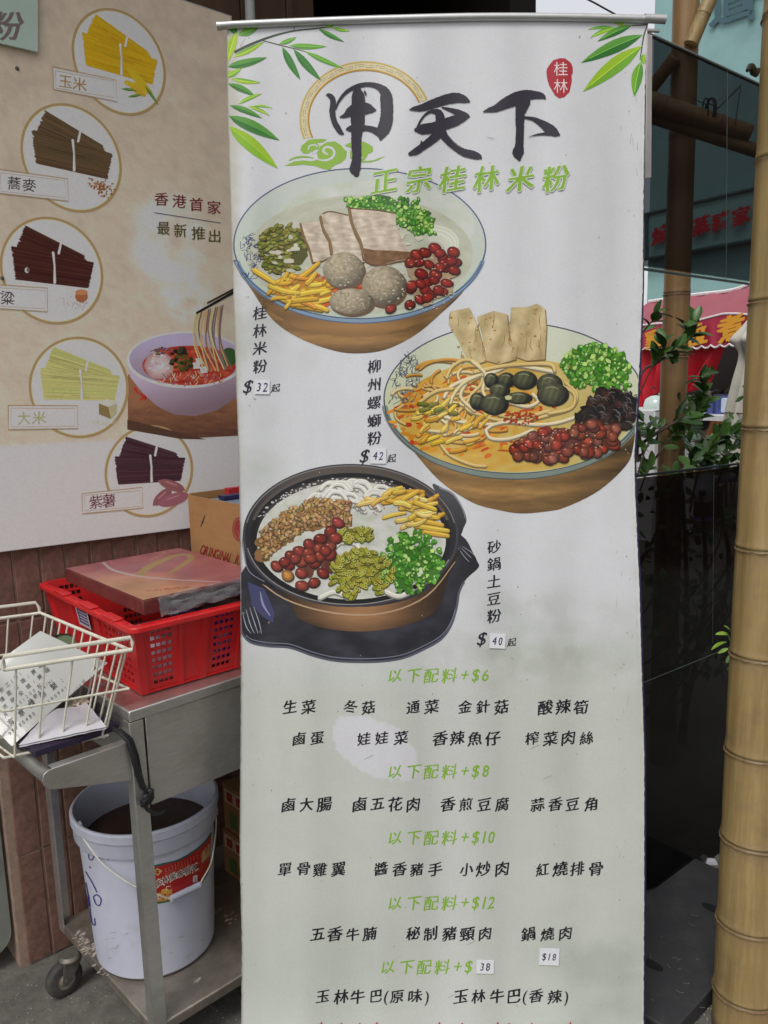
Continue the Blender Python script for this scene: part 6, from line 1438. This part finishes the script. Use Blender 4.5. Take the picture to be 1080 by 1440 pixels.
bamboo('bamboo_pole', at_fwd(972, 62, 2.74), at_fwd(1006, -18, 2.74), .023, .022, [.5], 'short slanting bamboo branch above the smoked glass', M['bamboo'], seg=20)
# wire lashing
mb = MB(); P = []
for k in range(70):
    a = k / 69 * math.pi * 9; c = at_fwd(996 + 1.1 * math.sin(a * .31) * 4, 158, 2.66); P.append(c + Vector((.004 * math.sin(a * .7), .034 * math.cos(a), .040 * math.sin(a))))
mb.tube(P, .0022, 5)
mb.tube([at_fwd(997, 146, 2.6), at_fwd(1010, 152, 2.6), at_fwd(1028, 134, 2.6), at_fwd(1042, 120, 2.6)], .0018, 5); mb.tube([at_fwd(1042, 120, 2.6), at_fwd(1036, 160, 2.6), at_fwd(1034, 176, 2.62)], .0012, 5); mb.tube([at_fwd(974, 138, 2.6), at_fwd(984, 143, 2.6), at_fwd(995, 148, 2.6)], .0012, 5)
o = mb.build('wire_lashing', M['black_edge']); tag(o, 'black wire lashing tied round the horizontal bamboo behind the glass', 'wire')
mb = MB(); P = [at_fwd(1066 - i * 3, 98 + 6 * math.sin(i * 1.3), 1.62 - .02 * i) for i in range(6)]; mb.tube(P, [.004, .006, .007, .006, .004, .003], 8); o = mb.build('cable_tie', M['black_edge']); tag(o, 'black rubber tie on the left side of the foreground bamboo near its top', 'tie')
mb = MB(); mb.tube([at_fwd(800, -14, 4.2), at_fwd(836, 4, 4.2), at_fwd(872, 24, 4.2)], .004, 6); o = mb.build('overhead_cable', M['black_edge']); tag(o, 'thin dark cable crossing the white sky above the banner rail', 'cable')

# ------------------------------------------------------------------ bush between the glass panels
def leaf_mesh(name, m_, l=.05, w_=.026, bend=.15):
    V = []; n = 7
    for k in range(n):
        t = k / (n - 1); hw_ = w_ / 2 * math.sin(math.pi * min(1, t * .92 + .04)) ** .75; z = -bend * l * t * t
        V += [(-hw_, t * l, z + hw_ * .35), (0, t * l, z), (hw_, t * l, z + hw_ * .35)]
    F = []
    for k in range(n - 1):
        a = 3 * k; F += [(a, a + 1, a + 4, a + 3), (a + 1, a + 2, a + 5, a + 4)]
    me = bpy.data.meshes.new(name); me.from_pydata(V, [], F); me.materials.append(m_)
    for p_ in me.polygons: p_.use_smooth = True
    return me
LMs = [leaf_mesh('leaf', M['leaf'], .052, .028), leaf_mesh('leaf', M['leaf_dark'], .058, .028, .25), leaf_mesh('leaf', M['leaf'], .044, .026, -.1)]
LLime = [leaf_mesh('leaf', M['leaf_lime'], .055, .020, .3)]
def put_leaf(me, p_, dirv, parent, s_=1):
    d_ = dirv.normalized(); up_ = Vector((R.uniform(-.5, .5), R.uniform(-.9, .1), 1)); x = d_.cross(up_).normalized(); z = x.cross(d_)
    o = bpy.data.objects.new('leaf', me); COL.objects.link(o); m_ = Matrix((x, d_, z)).transposed().to_4x4() @ Matrix.Scale(s_, 4); m_.translation = p_
    o.matrix_world = m_; o.parent = parent; o.matrix_parent_inverse = Matrix.Translation(-parent.location)
root_p = Vector((1.05, 2.95, 0)); bush = empty('leafy_shrub', root_p, 'dark green leafy shrub with thin branches behind and above the lower smoked glass', 'shrub')
def branch(pts, d_, r=.004, nl=9, name='branch', dense=1.0):
    nl = int(nl * 1.7)
    P = [at_fwd(*q, d_ + R.uniform(-.05, .05)) for q in pts]; P = [Vector(v) for v in catmull([tuple(v) for v in P], 5)]
    n = len(P); mb = MB(); mb.tube(P, [r * (1 - .75 * k / (n - 1)) for k in range(n)], 6); mb.build(name, M['twig'], bush)
    for k in range(nl):
        t = .35 + .65 * (k + 1) / nl if dense < 2 else R.uniform(.2, 1); i = min(n - 2, int(t * (n - 1))); p_ = P[i]; td = (P[i + 1] - P[i]).normalized()
        sd_ = td.cross(Vector((R.uniform(-1, 1), R.uniform(-1, 1), R.uniform(-1, 1)))).normalized(); put_leaf(R.choice(LMs), p_, td * R.uniform(.2, 1) + sd_ * R.uniform(.6, 1.1) + Vector((0, 0, .25)), bush, R.uniform(.8, 1.25))
branch([(905, 640), (880, 500), (905, 466), (920, 448), (926, 436)], 2.6, .004, 6)
branch([(896, 650), (899, 534), (925, 510), (945, 495), (965, 480), (974, 468), (978, 450)], 2.55, .005, 16)
branch([(897, 560), (915, 520), (930, 500), (934, 478)], 2.5, .003, 7)
branch([(894, 630), (925, 608), (960, 588), (985, 575), (990, 545), (984, 528)], 2.6, .006, 20)
branch([(905, 668), (925, 640), (945, 615), (975, 590), (984, 560)], 2.65, .005, 18)
branch([(890, 622), (912, 606), (935, 600), (965, 592)], 2.7, .004, 5)
branch([(897, 668), (903, 645), (912, 620), (908, 598), (900, 588)], 2.5, .003, 10)
branch([(930, 700), (950, 668), (972, 650), (1000, 622), (1015, 612), (1040, 610)], 2.7, .005, 20)
branch([(970, 720), (978, 680), (985, 655), (990, 640), (1000, 630)], 2.6, .004, 12)
branch([(1000, 720), (1012, 670), (1022, 640), (1045, 612)], 2.7, .004, 12)
branch([(900, 690), (908, 668), (915, 655)], 2.5, .003, 7); branch([(1030, 700), (1038, 660), (1052, 640)], 2.7, .003, 6)
branch([(930, 690), (960, 660), (995, 648)], 2.55, .003, 8); branch([(925, 640), (970, 622), (1000, 616)], 2.8, .0025, 6)
for k in range(15):     # growth below, dim through the smoked glass
    x = R.uniform(900, 1050); y = R.uniform(760, 950); branch([(x - R.uniform(20, 50), y + 40), (x, y), (x + R.uniform(10, 40), y - 60), (x + R.uniform(10, 60), y - 100)], R.uniform(2.5, 2.9), .005, 0)
LOWP = []
fol = MB()
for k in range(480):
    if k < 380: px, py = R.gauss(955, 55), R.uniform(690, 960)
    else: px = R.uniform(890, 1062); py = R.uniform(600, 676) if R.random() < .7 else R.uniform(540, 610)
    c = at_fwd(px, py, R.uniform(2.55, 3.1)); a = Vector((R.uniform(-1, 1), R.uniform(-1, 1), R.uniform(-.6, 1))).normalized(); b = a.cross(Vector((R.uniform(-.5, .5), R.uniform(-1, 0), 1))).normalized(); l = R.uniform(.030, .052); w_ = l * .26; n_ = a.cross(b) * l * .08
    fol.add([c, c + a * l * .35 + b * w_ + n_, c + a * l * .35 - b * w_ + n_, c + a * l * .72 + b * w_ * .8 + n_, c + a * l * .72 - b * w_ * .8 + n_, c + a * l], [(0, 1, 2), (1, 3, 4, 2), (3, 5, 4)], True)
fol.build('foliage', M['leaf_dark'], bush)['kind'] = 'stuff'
mb = MB()
for x in (960, 985, 1010, 930): P = [at_fwd(x, 690, 2.7), at_fwd(x + 6, 850, 2.8), root_p + Vector((R.uniform(-.1, .1), R.uniform(-.1, .1), 0))]; mb.tube([Vector(v) for v in catmull([tuple(v) for v in P], 5)], [.006 + .0006 * i for i in range(11)], 7)
mb.build('stem', M['twig'], bush)
sp = empty('lime_sprig', at_fwd(1040, 960, 1.95), 'bright lime green young sprig between the foreground bamboo and the dark glass', 'sprig')
mb = MB(); P = [at_fwd(1048, 1000, 1.93), at_fwd(1034, 940, 1.93), at_fwd(1028, 905, 1.93), at_fwd(1022, 890, 1.93)]; mb.tube([Vector(v) for v in catmull([tuple(v) for v in P], 4)], .0018, 6); mb.build('stem', M['leaf'], sp)
for px, py, dx, dz, s_, k_ in ((1024, 892, -1, .35, .75, 0), (1028, 890, -.5, .9, .7, 0), (1030, 888, .3, 1, .7, 0), (1022, 903, -1, -.1, .95, 0), (1028, 907, .9, .2, .8, 0), (1024, 912, -1, -.25, .6, 0), (1030, 898, .9, .6, .7, 0), (1036, 920, -.8, -.5, .8, 1), (1038, 935, -.9, -.2, .7, 1), (1040, 950, -.9, .1, .7, 1), (1036, 928, .6, .3, .7, 1), (1042, 962, -.8, -.6, .6, 1)):
    put_leaf(LLime[0] if not k_ else LMs[0], at_fwd(px, py, 1.93), Vector((dx, R.uniform(-.5, .1), dz)), sp, s_ * .8)

# ------------------------------------------------------------------ street beyond
def bgp(px, py, dist, off=0):
    Q = at_fwd(980, 300, dist); a = math.radians(BG_AZ); N_ = Vector((-math.cos(a), math.sin(a), 0)); return hit(px, py, Q, N_) + N_ * off
aD = math.radians(BG_AZ); BD = Vector((math.sin(aD), math.cos(aD), 0)); BN2 = Vector((-math.cos(aD), math.sin(aD), 0))
tb = empty('teal_building', bgp(1000, 560, 12.5), 'pale teal rendered building across the lane with grey Chinese characters high up', 'building')
e0 = bgp(921, 10, 12.5); e1 = e0 - BD * 16
def vert(P, z): return Vector((P.x, P.y, z))
mb = MB(); mb.prism([vert(e0, 0), vert(e1, 0), vert(e1, 12), vert(e0, 12)], -BN2 * 5); mb.build('wall', M['teal'], tb)
mb = MB(); mb.prism([vert(e0, 4.05) + BN2 * .004, vert(e1, 4.05) + BN2 * .004, vert(e1, 4.12) + BN2 * .004, vert(e0, 4.12) + BN2 * .004], BN2 * .05)
p = Print(lambda x, y, h=0: bgp(x, y, 12.5, .03 + h), 1.0, .01, step=1e-4); p.char('道', 1030, 2, 62, (70, 100, 108), bold=.012, brush=1, slope=-.16); p.build('building_lettering', M['ink_matt'], tb)
p = Print(lambda x, y, h=0: bgp(x, y, 12.5, .03 + h), 1.0, .01, step=1e-4); p.char('門', 1080, -6, 62, (70, 100, 108), bold=.012, brush=1, slope=-.16); p.build('building_lettering', M['ink_matt'], tb)
sgn = empty('red_lettered_sign', bgp(985, 315, 12.3), 'pale board with five red Chinese characters on the teal wall, seen through the smoked glass', 'sign')
mb = MB(); mb.prism([bgp(x, y, 12.4, .0) for x, y in ((905, 303.5), (1085, 261), (1085, 334), (905, 366))], BN2 * .05); mb.build('board', M['sign_board'], sgn)
for a, b in (((905, 303.5), (1085, 261)), ((905, 366), (1085, 334)), ((914, 301), (914, 364))):
    mb = MB(); mb.tube([bgp(*a, 12.4, .07), bgp(*b, 12.4, .07)], .024, 6); mb.build('frame_bar', mat('sign_frame', rgb(84, 108, 108), .6) if 'sign_frame' not in MATS else MATS['sign_frame'], sgn)
for c, x, y in zip('燒乳蒸豬家', (938, 968, 994, 1022, 1051), (326, 320, 314, 307, 300)): 
    p = Print(lambda x, y, h=0: bgp(x, y, 12.4, .12 + h), 1.0, .01, step=1e-4); p.char(c, x, y + 4, 26, (216, 40, 56), bold=.012, brush=2.2, slope=-.2); p.build('sign_lettering', M['ink_matt'], sgn)

stall = empty('food_stall', vert(bgp(985, 640, 7.5), 0), 'food stall with red awning, scalloped white edge and yellow characters behind the bush', 'stall')
S_ = lambda x, y, o=0: bgp(x, y, 7.5, o)
TOP = [(860, 424), (900, 418), (930, 413), (967, 409), (985, 405), (1005, 396), (1020, 391), (1040, 393), (1070, 398), (1120, 402)]
LOW = [(860, 461), (900, 458), (925, 455), (975, 453), (1000, 446), (1020, 441), (1040, 441), (1070, 444), (1120, 448)]
def samp(T, x):
    for (a, b), (c, d_) in zip(T, T[1:]):
        if x <= c: return b + (d_ - b) * (x - a) / (c - a)
    return T[-1][1]
mb = MB(); n = 50; V = []
for k in range(n + 1):
    x = 862 + 256 * k / n
    for q in range(7): t = q / 6; V.append(S_(x, samp(TOP, x) + (samp(LOW, x) - samp(TOP, x)) * t, -.5 * (1 - t) + .02 * math.sin(x / 5)))
mb.add(V, [(k * 7 + q, (k + 1) * 7 + q, (k + 1) * 7 + q + 1, k * 7 + q + 1) for k in range(n) for q in range(6)], True); mb.build('awning_top', M['awn_pink'], stall)
mb = MB(); mb.tube([S_(x, samp(TOP, x) - 1, -.5) for x in range(862, 1118, 6)], .018, 6); mb.build('white_piping', M['white_trim'], stall)
mb = MB(); mb.tube([S_(x, samp(LOW, x), .02) for x in range(862, 1118, 6)], .009, 6); mb.build('white_piping', M['white_trim'], stall)
def scal(x): return 489 - max(0, x - 965) * .075 + 2.6 * abs(math.sin((x - 900) / 13.0 * math.pi / 1.0)) * 1.5 - 1
n = 190; V = []
for k in range(n + 1):
    x = 862 + 250 * k / n
    for q in range(5): t = q / 4; V.append(S_(x, samp(LOW, x) + .5 + (scal(x) - samp(LOW, x)) * t, .02 + .015 * math.sin(x / 3) * t))
mb = MB(); mb.add(V, [(k * 5 + q, (k + 1) * 5 + q, (k + 1) * 5 + q + 1, k * 5 + q + 1) for k in range(n) for q in range(4)], True); mb.build('valance', M['awn_red'], stall)
mb = MB(); mb.tube([S_(862 + 250 * k / n, scal(862 + 250 * k / n), .04) for k in range(n + 1)], .008, 5); mb.build('scalloped_edging', M['white_trim'], stall)
for c, x, y, s_ in (('雞', 926, 476, 27), ('粒', 984, 471, 31), ('煮', 1033, 461, 38)): 
    p = Print(lambda x, y, h=0: bgp(x, y, 7.5, .04 + h), 1.0, .01, step=1e-4); p.char(c, x, y, s_, (214, 150, 44), brush=2.4, bold=.012, slope=-.1); p.build('yellow_lettering', M['ink_matt'], stall)
def cloth(P, nm, off=0, amp=.06):
    mb = MB(); a, b, c, d_ = P; n = 16; V = []
    for j in range(9):
        for i in range(n + 1):
            u, v = i / n, j / 8; x = (a[0] * (1 - u) + b[0] * u) * (1 - v) + (d_[0] * (1 - u) + c[0] * u) * v; y = (a[1] * (1 - u) + b[1] * u) * (1 - v) + (d_[1] * (1 - u) + c[1] * u) * v
            V.append(S_(x, y, off + amp * math.sin(u * 16 + v * 2) * (.3 + v)))
    mb.add(V, [(j * (n + 1) + i, j * (n + 1) + i + 1, (j + 1) * (n + 1) + i + 1, (j + 1) * (n + 1) + i) for j in range(8) for i in range(n)], True); mb.build(nm, M['red_cloth'], stall)
cloth([(864, 486), (936, 486), (928, 548), (896, 578)], 'side_cloth', -.05); cloth([(934, 486), (1012, 484), (980, 548), (930, 556)], 'side_cloth', -.08)
mb = MB(); mb.prism([S_(x, y, -1.0) for x, y in ((862, 466), (1120, 466), (1120, 612), (862, 612))], -BN2 * .1); mb.build('dark_back', M['dark_paint'], stall)
for a, b in (((1001, 513), (1060, 508)), ((1028, 480), (1029, 520)), ((1010, 498), (1060, 494))): mb = MB(); mb.tube([S_(*a, -.7), S_(*b, -.7)], .014, 6); mb.build('rack_bar', M['galv'], stall)
mb = MB(); c0_ = S_(1005, 502, -.8); mb.lathe([(0, .12), (.10, .10), (.14, 0), (.12, -.12), (0, -.14)], S_(1014, 502, -.85), 16); mb.build('hanging_pan', mat('brown_pan', rgb(110, 92, 76), .5), stall)
for x in (1011, 1027):
    c = S_(x, 527, -.6); lr = empty('heat_lamp', c, {1011: 'left orange heat lamp with a glowing bulb in the food stall', 1027: 'right orange heat lamp with a glowing bulb in the food stall'}[x], 'lamp', 'heat lamps in the food stall')
    mb = MB(); mb.lathe([(.012, .06), (.02, .05), (.052, .01), (.058, -.008), (.050, -.008), (.018, .045)], c, 20); mb.build('lamp_shade', M['lamp'], lr)
    mb = MB(); mb.lathe([(0, .02), (.02, .012), (.030, -.012), (.024, -.032), (0, -.042)], c, 14); mb.build('bulb', M['bulb'], lr)
# counter, dome, boxes
cn = empty('white_counter', vert(bgp(915, 610, 6.6), 0), 'white counter with a clear dome at the left under the red awning', 'counter')
mb = MB(); q = bgp(918, 590, 6.6); mb.add([], []); 
def bbox(mb, c, w_, d_, z0, z1):
    P = [vert(c, 0) + BD * a * w_ / 2 + BN2 * b * d_ / 2 for a, b in ((-1, -1), (1, -1), (1, 1), (-1, 1))]; mb.hexa([vert(v, z0) for v in P] + [vert(v, z1) for v in P])
bbox(mb, q, .5, .5, 0, bgp(918, 574, 6.6).z); mb.build('counter_body', M['counter'], cn, bevel=.01)
mb = MB(); mb.lathe([(.10, 0), (.10, .03), (.085, .075), (.05, .10), (0, .11)], vert(bgp(922, 574, 6.6), bgp(922, 574, 6.6).z), 20); mb.build('dome', mat('milky_dome', rgb(186, 204, 196), .2, coat=.5), cn)
for i, (x, y, mm, w_, h_) in enumerate(((1006, 572, 'blue', .12, .14), (1014, 571, 'blue', .10, .16), (1022, 570, 'pale_blue', .10, .12), (1010, 562, 'navy', .2, .08))):
    q = bgp(x, y, 7.0, -.1 * (i == 3)); mb = MB(); P = [q + BD * a * w_ / 2 + BN2 * b * .05 for a, b in ((-1, -1), (1, -1), (1, 1), (-1, 1))]; mb.hexa([v - Vector((0, 0, h_ / 2)) for v in P] + [v + Vector((0, 0, h_ / 2)) for v in P])
    o = mb.build('drink_box', M[mm], bevel=.01); tag(o, ('leftmost blue box on the stall table', 'second blue box on the stall table', 'pale blue box on the stall table', 'long dark navy box behind the blue boxes on the stall table')[i], 'box')
mb = MB(); q = bgp(1015, 582, 7.0); bbox(mb, q, .9, .5, q.z - .04, q.z); o = mb.build('stall_table', M['counter']); tt = tag(o, 'table top under the blue boxes in front of the stall', 'table')
for a, b in ((-1, -1), (1, -1), (1, 1), (-1, 1)):
    c = vert(q, 0) + BD * a * .42 + BN2 * b * .22; mb = MB(); mb.tube([c, vert(c, q.z - .04)], .014, 6); mb.build('leg', M['galv'], o)
# closed parasol
pa = empty('closed_parasol', at_fwd(1050, 780, 4.2), 'closed cream parasol standing behind the foreground bamboo', 'parasol')
pa.location.z = 0
A1, A2 = at_fwd(1066, 432, 4.2), at_fwd(1046, 655, 4.2); ax = (A2 - A1); L_ = ax.length; ax.normalize(); xa = ax.orthogonal().normalized(); ya = ax.cross(xa); V = []; prof = [(0, .012), (.05, .03), (.14, .075), (.20, .105), (.24, .085), (.30, .062), (.45, .078), (.62, .092), (.80, .10), (.93, .105), (1.0, .10)]
rp = catmull([(a, b) for a, b in prof], 4); sg_ = 72
for t, r in rp:
    for k in range(sg_):
        a = 2 * math.pi * k / sg_; f_ = 1 + (.16 + .12 * t) * math.sin(a * 8 + math.sin(t * 5) * .8) * min(1, t * 5); e = .02 * math.sin(a * 8) * (t > .95); V.append(A1 + ax * (t * L_ + e * L_) + (xa * math.cos(a) + ya * math.sin(a)) * r * f_)
mb = MB(); n = len(rp); mb.add(V, [(i * sg_ + k, i * sg_ + (k + 1) % sg_, (i + 1) * sg_ + (k + 1) % sg_, (i + 1) * sg_ + k) for i in range(n - 1) for k in range(sg_)], True); mb.build('canopy', M['parasol'], pa, angle=80)
mb = MB(); mb.tube([A1 - ax * .05, A1 + ax * (A1.z / -ax.z)], .017, 10); mb.build('pole', M['alu'], pa)
mb = MB(); P = [A1 + ax * L_ * .66 + (xa * math.cos(a) + ya * math.sin(a)) * .112 for a in [2 * math.pi * k / 24 for k in range(24)]]; mb.tube(P, .004, 5, True); mb.build('tie_cord', M['twig'], pa)
mb = MB(); mb.lathe([(0, 0), (.22, 0), (.22, .05), (.05, .07), (0, .07)], vert(A1 + ax * (A1.z / -ax.z), 0), 24); mb.build('base', M['black_base'], pa)
# people seated beyond the bush
def person(px, py, d_, lab, top, hair_len, face_az, legs='dark_cloth', lean=0):
    """px,py: where the neck shows"""
    nk = at_fwd(px, py, d_); root = empty('person', vert(nk, 0), lab, 'person'); a = math.radians(face_az); f_ = Vector((math.sin(a), math.cos(a), 0)); s_ = Vector((f_.y, -f_.x, 0)); zs = nk.z - .52
    hip = vert(nk, zs) - f_ * (.08 + lean)
    def skinmesh(nm, vs, es, m_, sub=2):
        me = bpy.data.meshes.new(nm); o0 = vs[0][0]; me.from_pydata([v - o0 for v, r in vs], es, []); o = bpy.data.objects.new(nm, me); COL.objects.link(o); o.location = o0
        sm = o.modifiers.new('skin', 'SKIN'); sm.use_smooth_shade = True
        for i, (v, r) in enumerate(vs): me.skin_vertices[0].data[i].radius = (r, r)
        me.skin_vertices[0].data[0].use_root = True; sb = o.modifiers.new('sub', 'SUBSURF'); sb.levels = sb.render_levels = sub; me.materials.append(m_); parent_to(o, root); return o
    ch = hip + (nk - hip) * .55; sh = nk - Vector((0, 0, .07))
    V = [(hip, .13), (hip + (nk - hip) * .3, .115), (ch, .135), (sh, .10), (nk, .052), (nk + f_ * .02 + Vector((0, 0, .06)), .05), (nk + f_ * .03 + Vector((0, 0, .14)), .085), (nk + f_ * .03 + Vector((0, 0, .22)), .07)]
    E_ = [(0, 1), (1, 2), (2, 3), (3, 4), (4, 5), (5, 6), (6, 7)]
    for k in (-1, 1):
        n = len(V); V += [(sh + s_ * .16 * k, .055), (sh + s_ * .22 * k - Vector((0, 0, .24)) + f_ * .05, .042), (sh + s_ * .16 * k - Vector((0, 0, .30)) + f_ * .28, .033), (sh + s_ * .15 * k - Vector((0, 0, .29)) + f_ * .36, .034)]; E_ += [(3, n), (n, n + 1), (n + 1, n + 2), (n + 2, n + 3)]
        n = len(V); V += [(hip + s_ * .10 * k + f_ * .06, .09), (hip + s_ * .13 * k + f_ * .44, .065), (hip + s_ * .13 * k + f_ * .44 - Vector((0, 0, max(.2, zs - .08))), .045), (hip + s_ * .13 * k + f_ * .58 - Vector((0, 0, max(.22, zs - .05))), .035)]; E_ += [(0, n), (n, n + 1), (n + 1, n + 2), (n + 2, n + 3)]
    skinmesh('body', V, E_, M['skin'])
    V = [(hip + Vector((0, 0, .0)), .145), (hip + (nk - hip) * .3, .128), (ch, .15), (sh, .115), (nk - Vector((0, 0, .03)), .062)]; E_ = [(0, 1), (1, 2), (2, 3), (3, 4)]
    for k in (-1, 1): n = len(V); V += [(sh + s_ * .16 * k, .068), (sh + s_ * .22 * k - Vector((0, 0, .23)) + f_ * .05, .055), (sh + s_ * .18 * k - Vector((0, 0, .28)) + f_ * .18, .045)]; E_ += [(3, n), (n, n + 1), (n + 1, n + 2)]
    skinmesh('shirt', V, E_, M[top])
    V = [(hip, .14)]; E_ = []
    for k in (-1, 1): n = len(V); V += [(hip + s_ * .10 * k + f_ * .08, .10), (hip + s_ * .13 * k + f_ * .44, .078), (hip + s_ * .13 * k + f_ * .44 - Vector((0, 0, max(.18, zs - .14))), .058)]; E_ += [(0, n), (n, n + 1), (n + 1, n + 2)]
    skinmesh('trousers', V, E_, M[legs])
    hd = nk + f_ * .02 + Vector((0, 0, .17)); V = [(hd - f_ * .03 - Vector((0, 0, hair_len)), .05), (hd - f_ * .03, .088), (hd + Vector((0, 0, .06)), .085)]; skinmesh('hair', V, [(0, 1), (1, 2)], M['hair'])
    # stool
    return root, hip, zs
PPL = []
for args in ((976, 584, 8.6, 'seated person in a pink top partly hidden by the bush', 'pink', .10, -70), (1006, 580, 8.2, 'seated person in an orange brown jacket with dark straps beyond the bush', 'orange', .12, -60), (985, 622, 7.2, 'seated person in a pale blue top low behind the bush', 'pale_blue', .08, 20)):
    r0, hip, zs = person(*args); PPL.append(r0)
    so_ = empty('stool', vert(hip, 0), 'low stool under the ' + args[3].split(' partly')[0].split(' with')[0].split(' low')[0], 'stool')
    mb = MB(); h_ = max(.1, zs - .13); mb.lathe([(0, h_), (.15, h_), (.16, h_ - .015), (.15, h_ - .03), (0, h_ - .03)], vert(hip, 0), 20); mb.build('seat', M['blue'], so_)
    for k in range(4): a = k * math.pi / 2 + .7; c = vert(hip, 0) + Vector((math.cos(a), math.sin(a), 0)) * .13; mb = MB(); mb.tube([c, vert(c * 1 - Vector((math.cos(a), math.sin(a), 0)) * .03, h_ - .02)], .012, 6); mb.build('leg', M['galv'], so_)
# dark straps on the orange jacket
# unseen block added on the right so the smoked glass reflects something dark
nb = MB(); nb.hexa([Vector(v) for v in ((4.6, -7, 0), (8, -7, 0), (8, 3.4, 0), (4.6, 3.4, 0), (4.6, -7, 7), (8, -7, 7), (8, 3.4, 7), (4.6, 3.4, 7))]); o = nb.build('dark_reflection_block', M['brick']); tag(o, 'unseen dark block added right of the lane to darken the glass reflections', 'building')
